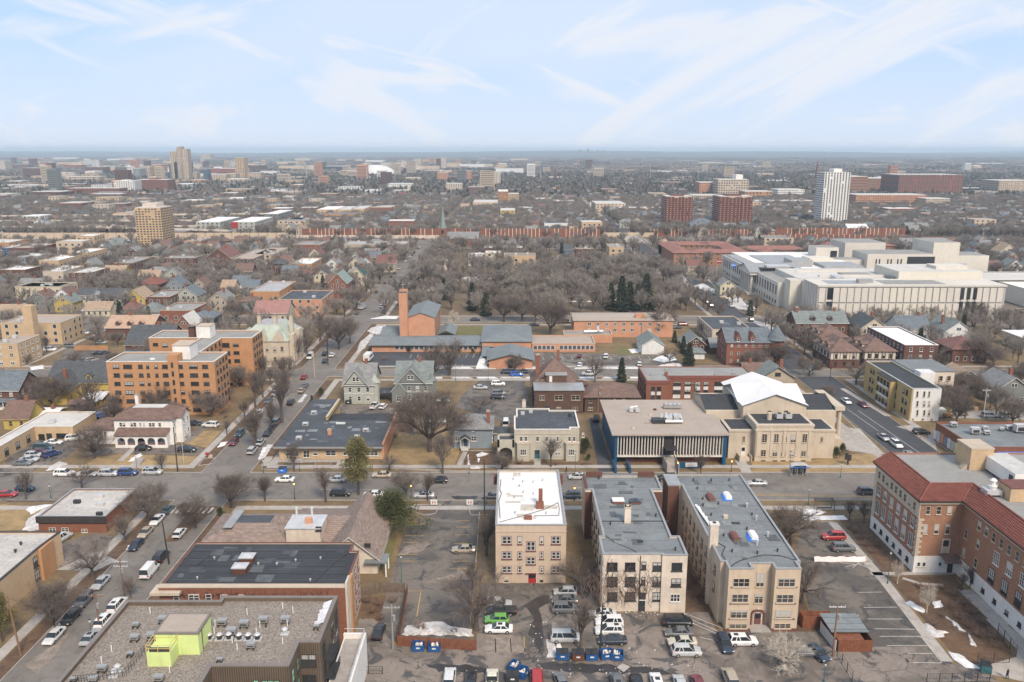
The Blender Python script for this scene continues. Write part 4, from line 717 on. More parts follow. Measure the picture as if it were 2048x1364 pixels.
boxpart(r,'chimney','brick_pink',-40.3,-39,148.5,149.3,7.1,8.2);part(MB().tube((-42.8,152,7.1),(-42.8,152,8.6),.25,.25,8).tube((-42.8,152,8.6),(-42.8,152,9),.4,.3,8).tube((-39.8,152.2,7.1),(-39.8,152.2,8.6),.25,.25,8).tube((-39.8,152.2,8.6),(-39.8,152.2,9),.4,.3,8),'flue','metal_light',r)
wrects(r,1,140.5,[(1580,1622,268,292,'2'),(1688,1710,268,292,'1')],fm='trim_dark');wrects(r,2,142.0,[(230,268,548,568,'2')],fm='trim_dark');wrects(r,1,146.6,[(1848,1880,156,180,'2')],fm='trim_dark')
boxpart(r,'skylight_strip','metal_grey',-57,-55.2,150,158,5.45,5.6);part(MB().box(-27.6,-23.4,140.6,144.2,2.8,3.0),'canopy','roof_membrane',r);[boxpart(r,'post','stucco_white',x-.12,x+.12,y-.12,y+.12,0,2.8) for x,y in ((-23.6,140.8),(-23.6,144))]
[part(MB().box(x,x+1.1,140,141.2,4.4,5.1).tube((x+.55,140.6,5.1),(x+.55,140.6,5.25),.4,.4,10),'condenser','metal_light',r) for x in (-40.5,-38.6,-36.8)]
# ---- small flat brick building at the corner, and the tan hall with the orange strip
r=bldg('shop_building','small flat-roofed brick building with patched pale roof beside the corner',-91,160)
flat_shell(r,rect(-98.9,-84.8,159.2,176-2.2),3.6,'brick_red','roof_patchy',.3,'metal_grey');part(MB().box(-99.1,-84.6,158.8,159.15,2.3,3.7),'fascia','trim_dark',r);wrects(r,1,159.2,[(290,325,163,185,'2'),(362,400,163,185,'2'),(480,510,170,190,'2')],fm='trim_white')
for x,y,s_ in ((447,20,.7),(578,92,.6)):X,Y=G(1,x,y,3.4);boxpart(r,'roof_unit','metal_dark',X-s_,X+s_,Y,Y+s_,3.3,4.1)
for x,y in ((720,790),(725,850)):X,Y=G(5,x,y,3.4);boxpart(r,'roof_unit','metal_light',X-.9,X+.9,Y,Y+1,3.3,4.0)
r=bldg('hall','tan brick hall with orange panelled bay and pale speckled roof at the left edge',-95,138)
flat_shell(r,[(-120,126),(-87.5,126),(-87.5,140.4),(-87.0,146.5),(-120,146.5)],6.4,'brick_tan','roof_patchy',.3,'metal_dark');boxpart(r,'orange_bay','brick_orange',-87.4,-86.85,139.4,143.6,0,6.2,label='bright orange wall panel');wgrid(r,'E',-87.5,137.4,139.3,1,(.8,3.4),1.3,2.0,'2','trim_dark');vents(r,1,[(123,263),(91,307)],6.1,.5,.2)
# ---- cream shops far left
r=bldg('shop_building','cream L-shaped shops with pale flat roof above the crowded small lot',-120,204)
P0=G(5,0,530);P1=G(5,250,375);P2=G(5,530,375);hcl=4.0
flat_shell(r,[(P0[0]-4,P0[1]-6),(P1[0],P0[1]-6),(P1[0],P1[1]+1),(P2[0],P1[1]+1),(P2[0],P1[1]+14),(P0[0]-4,P1[1]+14)],hcl,'brick_tan','roof_pale',.25,'trim_white')
wrects(r,5,P1[1]+1,[(285,325,322,365,'2'),(345,378,318,365,'2'),(415,500,318,350,'3')],fm='trim_dark');wgrid(r,'E',P1[0],P0[1]-4,P1[1],4,(.8,),1.6,1.8,'2','trim_dark');X,Y=G(5,370,240,hcl);boxpart(r,'roof_unit','metal_light',X-1,X+1,Y,Y+1.2,hcl-.2,hcl+.8)
# ---- white mission-style house with the arcade
r=bldg('mission_house','white stucco house with five-arched porch and brown roofs',-99,212);y0=212
part(MB().box(-107.5,-91.7,y0,y0+10.5,0,7.4).box(-115.6,-107.5,y0+.6,y0+9,0,4.3),'wall','stucco_white',r);part(MB().hip(-107.5,-91.7,y0,y0+10.5,7.4,2.0,.6,0,4.2,1).hip(-115.6,-107.3,y0+.6,y0+9,4.3,2.0,.5),'roof',['shingle_brown','roof_pale'],r)
part(MB().gable(-93.6,-89.8,y0+2,y0+7.5,7.4,1.8,'x',.3),'side_gable_roof','shingle_brown',r);part(MB().box(-91.7,-90.0,y0+2,y0+7.5,0,7.4).gable_ends(-93.6,-90.0,y0+2,y0+7.5,7.4,1.8,'x'),'side_bay','stucco_white',r)
xa,xb=F(5,852,400,y0-2.6)[0],F(5,1218,400,y0-2.6)[0];n=5;b=MB();yy=y0-2.6;wd=(xb-xa)/n
for i in range(n):
    c_=xa+(i+.5)*wd;rr=wd/2-.32;pts=[(c_-rr*cos(t*pi/10),1.9+rr*.95*sin(t*pi/10)) for t in range(11)]
    for (p1,z1),(p2,z2) in zip(pts,pts[1:]):
        b.face([(p1,yy,z1),(p2,yy,z2),(p2,yy,3.7),(p1,yy,3.7)]);b.face([(p1,yy,z1),(p1,yy+.35,z1),(p2,yy+.35,z2),(p2,yy,z2)])
for i in range(n+1):x=xa+i*wd;b.box(x-.32,x+.32,yy,yy+.35,0,3.7)
b.box(xa,xb,yy+.05,yy+.3,0,.8);b.box(xb-.3,xb,yy+.35,y0,0,3.7);part(b,'arcade','stucco_white',r);part(MB().face([(xa-.4,yy-.4,3.65),(xb+.4,yy-.4,3.65),(xb+.4,y0-.01,4.9),(xa-.4,y0-.01,4.9)]).face([(xa-.4,yy-.4,3.45),(xb+.4,yy-.4,3.45),(xb+.4,yy-.4,3.65),(xa-.4,yy-.4,3.65)]),'porch_roof','shingle_brown',r);boxpart(r,'planter','trim_maroon',xa+.3,xb-.3,yy+.3,yy+.4,.8,1.2)
wrects(r,5,y0,[(875,893,238,268,'1'),(898,917,238,268,'1'),(955,973,238,268,'1'),(978,996,238,268,'1'),(1020,1032,240,262,'1'),(1048,1060,240,262,'1'),(1090,1108,240,268,'1'),(1113,1132,240,268,'1'),(1160,1178,240,268,'1')]);wrects(r,5,y0+.6,[(690,710,308,338,'1'),(762,780,308,338,'1')])
wgrid(r,'E',-91.7,y0+.3,y0+2,1,(1.6,4.9),.9,1.4);wgrid(r,'E',-90.0,y0+2.2,y0+7.2,2,(1.6,5.0),.9,1.4);wgrid(r,'E',-91.7,y0+7.8,y0+10.3,1,(1.6,5),.9,1.4);wrects(r,5,y0-.02,[(880,900,330,375,'1'),(1010,1050,330,375,'2'),(1150,1175,330,375,'1')]);chimney(r,F(5,1005,100,y0+9)[0],y0+9,8,11.6,.8,.8,'stucco_white')
b=MB()
for i in range(7):b.box(-96.8,-94.6,196.6+i*.5,197.1+i*.5,.0,.12*(i+1))
tag(b.build('stone_steps','concrete'),'concrete steps cut into the bank before the white arcaded house','steps')
# ---- six-storey orange brick apartments
r=bldg('apartment_tower','orange brick six-storey apartment building with two flat-roofed wings',-105,238);y0,h6=238.1,16.6
flat_shell(r,[(-121,y0),(-88.8,y0),(-88.8,y0+12),(-97.5,y0+12),(-97.5,270.1),(-87.4,270.1),(-87.4,282),(-122,282),(-122,270.1),(-104.5,270.1),(-104.5,y0+12),(-121,y0+12)],h6,'brick_orange','roof_grey',.4,'trim_white')
ys=[(618,645),(682,708),(745,770),(808,834),(871,897),(934,960)];cs=[(828,868,'2'),(903,963,'3'),(1012,1042,'2'),(1072,1088,'1'),(1133,1152,'1'),(1188,1226,'2'),(1303,1335,'2'),(1385,1443,'3'),(1480,1520,'2')]
for j,(t,b_) in enumerate(ys):wrects(r,11,y0,[(a+6*j,c+6*j*(.92 if a>1200 else 1),t,b_,s_) for a,c,s_ in cs if not (j==5 and 1000<a<1200)],fm='trim_dark')
for j in range(5):X,Z=F(11,1258+7*j,625+64*j,y0-.5);boxpart(r,'stair_window','glass',X-.35,X+.35,y0-.56,y0-.5,Z-.7,Z+.9)
xa=F(11,1225,560,y0)[0];xb=F(11,1300,560,y0)[0];part(MB().box(xa,xb,y0-.5,y0+3.5,0,18.6),'stair_shaft','brick_orange',r);part(MB().box(xa+.15,xb+2.3,y0+3.6,y0+10,16.3,20.6).box(xa,xb+2.5,y0+3.4,y0+10.2,20.6,20.85,1),'penthouse',['stucco_white','trim_tan'],r)
X,Y=G(11,1440,420,h6);part(MB().box(X,X+4.6,Y,Y+5,16.3,20.3).box(X-.1,X+4.7,Y-.1,Y+5.1,20.3,20.5,1),'penthouse',['stucco_white','trim_tan'],r);chimney(r,X-2,Y+1.5,16,19.8,1.8,1.8,'brick_brown','trim_dark')
zs=[1.6+2.62*i for i in range(6)];wgrid(r,'E',-88.8,y0+.8,y0+11.6,4,zs,1.3,1.2,'2','trim_dark');wgrid(r,'E',-87.4,271,281.5,4,zs,1.3,1.2,'2','trim_dark');wgrid(r,'E',-97.5,251,269.5,5,zs,1.3,1.2,'2','trim_dark')
wrects(r,11,270.1,[(1705+5*j,1745+5*j,462+58*j,484+58*j,'2') for j in range(6)]+[(1545,1578,462,486,'2')]+[(1655+5*j,1683+5*j,520+58*j,548+58*j,'2') for j in range(5)]+[(1618,1676,460,490,'3'),(1120,1155,460,480,'2'),(1188,1225,460,487,'2')],fm='trim_dark')
X,Y=G(11,1112,572,h6);boxpart(r,'skylight','pvc_white',X-.6,X+.8,Y-.3,Y+.4,h6-.4,h6)
b=MB().box(-103,-93,y0-.6,y0,.0,.02);sx=F(11,1562,955,y0);part(MB().box(sx[0]-.9,sx[0]+.9,y0-.1,y0,1.8,2.6),'name_board','siding_white',r)
# ---- low black-roofed shops north of the street
r=bldg('shop_building','low L-shaped shops under black ponded flat roof with tan brick front',-47,201);y0=201.3;hs=3.5
part(MB().box(-60.2,-33.6,y0,221,0,hs).box(-60.2,-52.5,221,241,0,hs),'wall','brick_tan',r);part(MB().box(-61.0,-33.2,y0-1.5,221.3,hs,hs+.35).box(-61.0,-51.8,221.3,241.4,hs,hs+.35),'roof','roof_wet',r)
part(MB().box(-61.1,-33.1,y0-1.62,y0-1.5,hs-.05,hs+.4),'fascia','metal_grey',r);part(MB().box(-33.6,-33.1,y0+.2,230,0,hs+.75).box(-52,-33.6,229.7,230,0,1),'side_wall','brick_pink',r)
part(MB().box(-52.4,-51.9,221.5,238.5,hs,hs+1.3).box(-52.5,-51.8,221.4,238.6,hs+1.3,hs+1.42,1),'stepped_wall',['siding_yellow','trim_tan'],r);plain('patch_pond',(.20,.215,.225),.3,sc=.9);roof_patches(r,-60.4,-34,200.6,220.6,hs+.35,20,('patch_pond','patch_dark'));roof_patches(r,-60.4,-53,222,240.5,hs+.35,9,('patch_pond','patch_dark'));boxpart(r,'back_roof','roof_black',-51.8,-33.7,221.4,229.6,1.0,hs-.4)
wrects(r,6,y0,[(265,355,728,775,'3'),(392,434,738,785,'2'),(460,496,738,770,'f'),(555,628,735,772,'2'),(682,735,730,770,'2'),(850,935,735,772,'3')],fm='trim_white')
for x,y in ((465,470),(403,555),(355,660),(782,650),(845,600)):X,Y=G(6,x,y,hs+.3);part(MB().box(X-.75,X+.75,Y,Y+1.2,hs+.3,hs+1.1).box(X-.5,X+.5,Y-.03,Y,hs+.5,hs+.8,1),'roof_unit',['metal_light','trim_dark'],r)
X,Y=G(6,585,628,hs);chimney(r,X,Y,hs,hs+2,1.0,.8,'brick_pink');X,Y=G(6,665,552,hs);part(MB().tube((X-1.3,Y,hs+.6),(X+1.3,Y,hs+.6),.4,.4,8),'duct','metal_light',r)
b=MB()
for i in range(5):b.box(-44.6,-42.4,196.3+i*.5,196.8+i*.5,0,.12*(i+1))
for i in range(4):b.box(-57.5,-53.5,198.6+i*.5,199.1+i*.5,0,.12*(i+1))
part(b,'step','concrete',r);boxpart(r,'fuel_tank','rust',-51.3,-50,219,220,.4,1.2)
# ---- grey-green stucco house and blue office with white fins
r=bldg('stucco_mansion','grey-green stucco mansion with battlemented flat roof and two bay windows',9,200);y0=200.6;hm=8.2
flat_shell(r,[(.6,y0+.4),(15.1,y0+.4),(15.1,y0+2),(17.4,y0+2),(17.4,217),(10.3,217),(10.3,218.6),(1.2,218.6),(1.2,212),(.6,212)],hm,'stucco_greengrey','roof_wet',.4,'trim_white')
for xa,xb in ((F(7,300,800,y0)[0],F(7,415,800,y0)[0]),(F(7,662,800,y0)[0],F(7,780,800,y0)[0])):part(MB().prism([(xa,y0+.4),(xa+.5,y0-.9),(xb-.5,y0-.9),(xb,y0+.4)],0,4.7).prism([(xa-.1,y0+.4),(xa+.4,y0-1),(xb-.4,y0-1),(xb+.1,y0+.4)],4.7,4.9,1),'bay',['stucco_greengrey','trim_tan'],r)
wrects(r,7,y0-.9,[(338,382,738,782,'3'),(698,740,738,782,'3')]);wrects(r,7,y0+.4,[(333,355,645,678,'1'),(368,390,645,678,'1'),(455,477,645,678,'1'),(525,545,645,678,'1'),(607,625,645,678,'1'),(693,714,645,678,'1'),(728,749,645,678,'1'),(595,635,740,780,'2')]);wrects(r,7,y0+2,[(796,814,615,648,'1')])
X=F(7,463,790,y0)[0];door(r,'S',X,y0+.4,.3,1.4,2.4,'siding_teal');part(MB().box(X-1,X+1,y0-.8,y0+.4,0,.3),'step','concrete',r);part(MB().box(.5,15.2,y0+.3,y0+.4,6.9,7.05),'string_course','trim_tan',r)
xa,xb=F(7,168,780,y0)[0],.58;b=MB().box(xa,xa+.5,y0-.5,y0+4.5,0,5.6).box(xb-.5,xb,y0-.5,y0+.3,0,5.6).box(xa,xb,y0-.5,y0+.0,3.6,5.6).box(xa,xb,y0+4,y0+4.5,0,5.6);m_=(xa+xb)/2;rr=(xb-xa)/2-.5
pts=[(m_-rr*cos(t*pi/8),2.3+1.3*sin(t*pi/8)) for t in range(9)]
for (p1,z1),(p2,z2) in zip(pts,pts[1:]):b.face([(p1,y0-.5,z1),(p2,y0-.5,z2),(p2,y0-.5,3.6),(p1,y0-.5,3.6)]);b.face([(p1,y0-.5,z1),(p1,y0,z1),(p2,y0,z2),(p2,y0-.5,z2)])
part(b,'porch_arch','stucco_greengrey',r);boxpart(r,'porch_roof','roof_wet',xa+.4,xb-.1,y0-.1,y0+4.1,5.0,5.1)
X,Y=G(7,365,425,hm);chimney(r,X,Y+1.2,hm-.4,hm+1.8,1.0,.8,'stucco_cream')
for x,y in ((355,478),(415,465),(705,490),(535,432)):X,Y=G(7,x,y,hm-.3);boxpart(r,'roof_unit','metal_dark' if x>500 else 'metal_light',X-.5,X+.5,Y-.3,Y+.3,hm-.4,hm+.4)
r=bldg('office_building','blue-sided office block with a screen of tall white fins and tan roof',40,198);y0=198.2;ht=8.1
X0,X1=25.6,53.9
part(MB().box(X0+.35,X0+1.0,y0-1.2,225.6,0,ht).box(X1-.5,X1+.3,y0-1.2,225.6,0,ht).box(X0+1,X1-.5,225,225.6,0,ht),'side_wall','blue_panel',r)
part(MB().box(X0+1,X1-.5,y0+1.2,225,0,2.3),'ground_floor','brick_red',r);part(MB().box(X0+1,X1-.5,y0+.2,225,2.3,ht-.1),'window_wall','glass_far',r);part(MB().box(X0-.5,X1+.8,y0-1.8,226,ht,ht+.35),'roof','roof_tan',r);part(MB().box(X0+1,X1-.5,y0-.9,y0+.2,ht-.45,ht-.02).box(X0+1,X1-.5,y0-.9,y0+1.2,2.1,2.45),'fascia','fin_white',r)
x=X0+1.25;nfin=0
fw=(X1-.6-X0-1.2)/35
for i in range(36):
    x=X0+1.1+i*fw
    if 15.4<i<18.6:continue
    part(MB().box(x,x+.22,y0-.9,y0+.2,2.45,ht-.45),'fin','fin_white',r)
    if i<35:part(MB().box(x+.24,x+fw-.02,y0+.1,y0+.19,5.0,5.4),'spandrel','trim_dark',r)
xc=X0+1.1+17*fw;boxpart(r,'entrance_bay','trim_dark',xc-1.1,xc+1.3,y0-.4,y0+.25,2.2,ht-.5);part(MB().box(xc-1.2,xc+1.7,y0-4.2,y0-.4,5.0,5.2).box(xc-1.1,xc-1.0,y0-4.1,y0-4,2.3,5).box(xc+1.5,xc+1.6,y0-4.1,y0-4,2.3,5),'canopy','metal_dark',r);b=MB()
for i in range(11):b.box(xc-1.1,xc+1.5,y0-6.2+i*.35-.6,y0-6.2+(i+1)*.35-.6,0,.2*(i+1))
b.box(xc-1.3,xc-1.1,y0-7,y0-.4,0,2.6).box(xc+1.5,xc+1.7,y0-7,y0-.4,0,2.6).box(xc-1.1,xc+1.5,y0-3,y0+.3,2.0,2.3);part(b,'entrance_steps','concrete',r)
part(MB().box(X0-.2,X0+.35,y0-6.6,y0-1.2,0,1.6).box(X0+3.4,X0+3.9,y0-6.6,y0-1.2,0,1.4).box(xc+2.2,xc+8.2,y0-3.2,y0-2.9,0,1.5),'ramp_wall','blue_panel',r);boxpart(r,'garage_opening','trim_dark',X0+1.1,X0+3.6,y0+1.05,y0+1.2,0,2.1);boxpart(r,'banner','siding_white',xc+4.0,xc+7.0,y0-3.3,y0-3.2,.4,1.5)
wgrid(r,'S',y0+1.2,X0+4,xc-1.6,6,(1.0,),1.0,.8,'f','trim_dark')
q=root('hvac_unit','cluster of bright metal ducts and cooling plant centred on the tan roof','roof plant',(*G(7,1440,545,ht+.35),ht+.35));MB().box(-4.2,-.9,-.6,2,0,1.0,0).build('plenum','metal_dark',q);MB().box(-.6,1.0,-.2,1.9,.3,1.6).box(1.4,2.9,0,2.0,.3,2.0).build('casing','metal_light',q)
b=MB();[b.tube((-2+i*1.2,-.2,1.3),(-1.4+i*1.2,2.5,1.6+.2*(i%2)),.35,.35,8) for i in range(5)];b.tube((-1,-.6,.7),(3.6,-.5,.7),.4,.4,8).tube((3.4,.2,.6),(3.5,3,1.2),.45,.45,8);b.build('duct','metal_light',q)
q=root('hvac_unit','long low cooling coil unit near the back edge of the tan roof','roof plant',(*G(7,1470,438,ht+.35),ht+.35));MB().box(-2.4,2.4,-.5,1,.3,1.3).build('casing','metal_grey',q);b=MB();[b.tube((-1.8+i*1.2,.2,1.3),(-1.8+i*1.2,.2,1.5),.45,.45,10) for i in range(4)];b.build('fan','metal_light',q)
q=root('hvac_unit','pair of shiny air handlers at the left of the tan roof','roof plant',(*G(7,1185,465,ht+.35),ht+.35));MB().box(-1.3,-.3,-.4,1.4,.2,1.3).box(.3,1.4,-.5,.8,.2,1.1).build('casing','metal_light',q);MB().tube((-1,.9,1.2),(1,1.0,1.4),.3,.3,8).build('duct','metal_light',q)
for x,y in ((1340,448),(1308,488),(1180,590)):X,Y=G(7,x,y,ht+.35);boxpart(r,'roof_hatch','rust' if x==1340 else 'limestone',X-.4,X+.4,Y-.3,Y+.3,ht+.35,ht+.8)
part(MB().box(*[G(7,1262,555,ht+.36)[0],G(7,1545,555,ht)[0]],G(7,1262,555,ht)[1],G(7,1262,555,ht)[1]+.12,ht+.35,ht+.42),'roof_seam','trim_maroon',r)
# ---- stone church with the white gabled roof
r=bldg('church','pale limestone classical church with white gabled roof and pediments',69,201)
xa,xb=62.3,76.9;part(MB().box(xa,xb,199.7,209,0,9.6).box(xa-.2,xb+.2,199.5,209,8.2,8.6).box(xa-.15,xb+.15,199.55,209.1,9.4,9.9),'front_block','limestone',r);part(MB().box(xa+.7,xb-.7,200.6,208.6,9.9,9.93),'roof','roof_black',r)
b=MB()
for x in (63.3,66.4,69.6,72.9,76.0):b.box(x-.35 if x>64 else x-.8,x+.35,199.55,199.7,1.4,8.2)
part(b,'pilaster','limestone',r);part(MB().box(56.0,xa,201.9,211,0,7.5).box(55.8,xa,201.7,211,7.3,7.8),'flank','limestone',r);part(MB().box(xb,83.3,201.9,211,0,7.5).box(xb,83.5,201.7,211,7.3,7.8),'flank','limestone',r);part(MB().box(56.6,xa-.1,202.5,210.4,7.8,7.83).box(xb+.1,82.7,202.5,210.4,7.8,7.83),'flank_roof','roof_black',r)
part(MB().box(61.6,78.4,210,232,0,12.0),'nave','limestone',r);[part(MB().box(a_,b_,213,230,0,9.3),'transept','limestone',r) for a_,b_ in ((52.5,61.6),(78.4,87.6))]
part(MB().gable(61.6,78.4,210,232,12.0,3.0,'y',.5,0,1).gable(61.2,78.8,213.5,228.5,12.0,2.7,'x',.4,0,1),'roof',['roof_white','shingle_blue'],r);part(MB().gable_ends(61.6,78.4,210,232,12,3.0,'y').gable_ends(61.6,78.4,213.5,228.5,12,2.7,'x'),'pediment','limestone',r)
part(MB().gable(52.5,61.4,214,229,9.3,2.2,'x',.1,0,1).gable(78.6,87.4,214,229,9.3,2.2,'x',.1,0,1),'transept_roof',['roof_black','limestone'],r);part(MB().gable_ends(52.4,87.6,213,230,9.3,2.6,'x'),'transept_pediment','limestone',r)
b=MB()
for i in range(7):y=214.5+i*2.2;b.box(52.8,61,y,y+.1,9.5,11.6) if False else None
for i in range(4):y=214.5+i*4.6;b.tube((89.2,y,.8),(89.2,y,9.2),.65,.55,12)
b.box(87.6,90.2,213.4,229.8,0,.8).box(87.6,90.2,213.4,229.8,9.2,10.3);part(b,'portico','limestone',r)
wrects(r,8,199.7,[(390,425,845,900,'g'),(465,500,845,900,'g'),(518,552,845,900,'g'),(571,607,845,900,'g'),(645,680,845,900,'g'),(383,417,945,988,'g'),(457,490,945,988,'g'),(510,543,945,988,'g'),(563,597,945,988,'g'),(636,670,945,988,'g')]+[(x,x+33,1010,1022,'f') for x in (383,457,508,562,636)],fm='trim_tan')
wrects(r,8,201.9,[(266,286,862,898,'g'),(760,780,862,898,'g')],fm='trim_tan');X=F(8,270,985,201.9)[0];door(r,'S',X,201.9,.8,1.1,2.4,'trim_white');part(MB().box(X-1.4,X+1.4,199.6,201.8,0,.8).box(X-1.6,X-1.4,199,201.8,0,1.6).box(X+1.4,X+1.6,199,201.8,0,1.6),'steps','limestone',r);wrects(r,8,210,[(425,452,698,722,'1'),(530,558,698,722,'1')],fm='trim_tan');wgrid(r,'W',52.5,215,229,5,(2,6),1.1,1.7,'1','trim_tan')
for i,(x,y) in enumerate(((500,752),(557,752))):q=root('hvac_unit',['white cooling unit on the church front roof, left of the pair','white cooling unit on the church front roof, right of the pair'][i],'roof unit',(*G(8,x,y,9.95),9.93));MB().box(-.8,.8,-.6,.8,.3,1.5).build('casing','metal_light',q);MB().tube((0,.1,1.5),(0,.1,1.65),.55,.55,12).build('fan','metal_dark',q);MB().box(-.7,-.6,-.5,.7,0,.3).box(.6,.7,-.5,.7,0,.3).build('foot','metal_dark',q)
X,Y=G(8,437,755,9.95);part(MB().tube((X,Y,9.9),(X,Y,11.8),.6,.6,10),'cistern','limestone',r)
part(MB().box(83.3,87,206,211,0,3.8),'side_porch','limestone',r)
# ------------------------------------------------------------------ houses and blocks of the middle ground
OCC=[(-66,101,380,700)]  # taken ground: x0, x1, y0, y1 (the park first)
def occ(x0,x1,y0,y1,m=2.0):OCC.append((x0-m,x1+m,y0-m,y1+m))
def free(x0,x1,y0,y1):return all(x1<a or x0>b or y1<c or y0>d for a,b,c,d in OCC)
def small_windows(rt,face,plane,a0,a1,h,fm='trim_white',sp=3.2,ww=1.1,wh=1.5,st=2.9,z0=1.0,single=False):
    n=max(1,int((a1-a0)/sp));zs=[z0+st*i for i in range(max(1,int((h-.6)/st+.3)))];zs=[z for z in zs if z+wh<h+.1] or [max(.5,h-wh-.5)]
    if single:wgrid(rt,face,plane,a0+.5,a1-.5,n,zs,ww,wh,'1' if ww<1.3 else '2',fm);return
    b=MB()
    for z in zs:
        for i in range(n):
            a=a0+.5+(a1-a0-1)*(i+.5)/n
            if R.random()<.06:continue
            if face=='S':b.box(a-ww/2-.12,a+ww/2+.12,plane-.05,plane,z-.12,z+wh+.1,1);b.box(a-ww/2,a+ww/2,plane-.08,plane,z,z+wh,0)
            else:
                s=1 if face=='E' else -1;x0_,x1_=sorted((plane,plane+.05*s));b.box(x0_,x1_,a-ww/2-.12,a+ww/2+.12,z-.12,z+wh+.1,1);x0_,x1_=sorted((plane,plane+.08*s));b.box(x0_,x1_,a-ww/2,a+ww/2,z,z+wh,0)
    part(b,'windows',['glass_far',fm],rt,kind='stuff')
def side(x0,x1):return ('E',x1) if (x0+x1)/2<0 else ('W',x0)
def flat_house(lb,x0,x1,y0,y1,h,wall,roof,cap='trim_tan',fm='trim_white',name='apartment_block',cat='building',group=None,win=True,sp=3.2,ww=1.1,units=0,**kw):
    rt=root(name,lb,cat,((x0+x1)/2,y0,0),group=group);occ(x0,x1,y0,y1)
    if y0<700:flat_shell(rt,rect(x0,x1,y0,y1),h,wall,roof,.4,cap)
    else:part(MB().box(x0,x1,y0,y1,0,h),'wall',wall,rt);part(MB().box(x0+.4,x1-.4,y0+.4,y1-.4,h,h+.12),'roof',roof,rt)
    if win:
        single=y0<300;small_windows(rt,'S',y0,x0,x1,h,fm,sp,ww,single=single,**kw);f,p=side(x0,x1);small_windows(rt,f,p,y0,y1,h,fm,sp,ww,single=single,**kw)
    if units:
        b=MB();[b.box(x,x+1.6,y,y+1.4,h-.3,h+.8) for x,y in ((R.uniform(x0+1,x1-3),R.uniform(y0+1,y1-3)) for _ in range(units))];part(b,'roof_units','metal_light',rt,kind='stuff')
    return rt
def house(lb,x0,x1,y0,y1,h,rh,kd,wall,roof,fm='trim_white',chim=None,dorm=0,porch=0,name='house',cat='house',group=None,win=True,trim=None,lod=0):
    rt=root(name,lb,cat,((x0+x1)/2,y0,0),group=group);occ(x0,x1,y0,y1);trim=trim or fm
    ends=MB().box(x0,x1,y0,y1,0,h)
    if kd in 'xy':ends.gable_ends(x0,x1,y0,y1,h,rh,kd)
    part(ends,'wall',wall,rt)
    ro=MB()
    if kd=='h':ro.hip(x0,x1,y0,y1,h,rh,.6)
    elif kd=='f':ro.hip(x0,x1,y0,y1,h,rh,.6,0,min(x1-x0,y1-y0)*.3)
    else:ro.gable(x0,x1,y0,y1,h,rh,kd,.5,0,1)
    rf=part(ro,'roof',[roof,trim],rt)
    xm,ym=(x0+x1)/2,(y0+y1)/2
    if win:
        single=y0<300;small_windows(rt,'S',y0,x0,x1,h,fm,2.7,1.0,single=single);f,p=side(x0,x1);small_windows(rt,f,p,y0,y1,h,fm,3.4,1.0,single=single)
        if kd=='y' and rh>2:part(MB().box(xm-.95,xm+.95,y0-.05,y0,h+.3,h+1.65,1).box(xm-.85,xm-.08,y0-.08,y0,h+.4,h+1.55).box(xm+.08,xm+.85,y0-.08,y0,h+.4,h+1.55),'attic_window',['glass_far',fm],rt)
    if chim:part(MB().box(xm+chim-.5,xm+chim+.5,ym-.4,ym+.4,h,h+rh+1.3),'chimney','brick_red',rt)
    for i in range(dorm):
        dx_=(x0+(x1-x0)*(i+1)/(dorm+1)) if dorm>1 else xm;q=part(MB().box(dx_-.9,dx_+.9,y0+.9,y0+3.2,h,h+1.9).gable_ends(dx_-.9,dx_+.9,y0+.9,y0+3.2,h+1.9,.8,'y'),'dormer',wall,rt)
        part(MB().gable(dx_-.9,dx_+.9,y0+.9,y0+3.2,h+1.9,.8,'y',.25),'dormer_roof',roof,rt);part(MB().box(dx_-.55,dx_+.55,y0+.84,y0+.9,h+.6,h+1.7),'dormer_window','glass_far',rt)
    if porch:part(MB().face([(x0+.3,y0-2.1,2.5),(x1-.3,y0-2.1,2.5),(x1-.3,y0-.02,3.2),(x0+.3,y0-.02,3.2)]).box(x0+.3,x1-.3,y0-2.1,y0-.02,2.3,2.48),'porch_roof',roof,rt);part(MB().box(x0+.5,x0+.7,y0-2,y0-1.8,0,2.3).box(x1-.7,x1-.5,y0-2,y0-1.8,0,2.3).box(xm-.1,xm+.1,y0-2,y0-1.8,0,2.3).box(x0+.3,x1-.3,y0-2,y0,0,.5),'porch',trim,rt)
    return rt
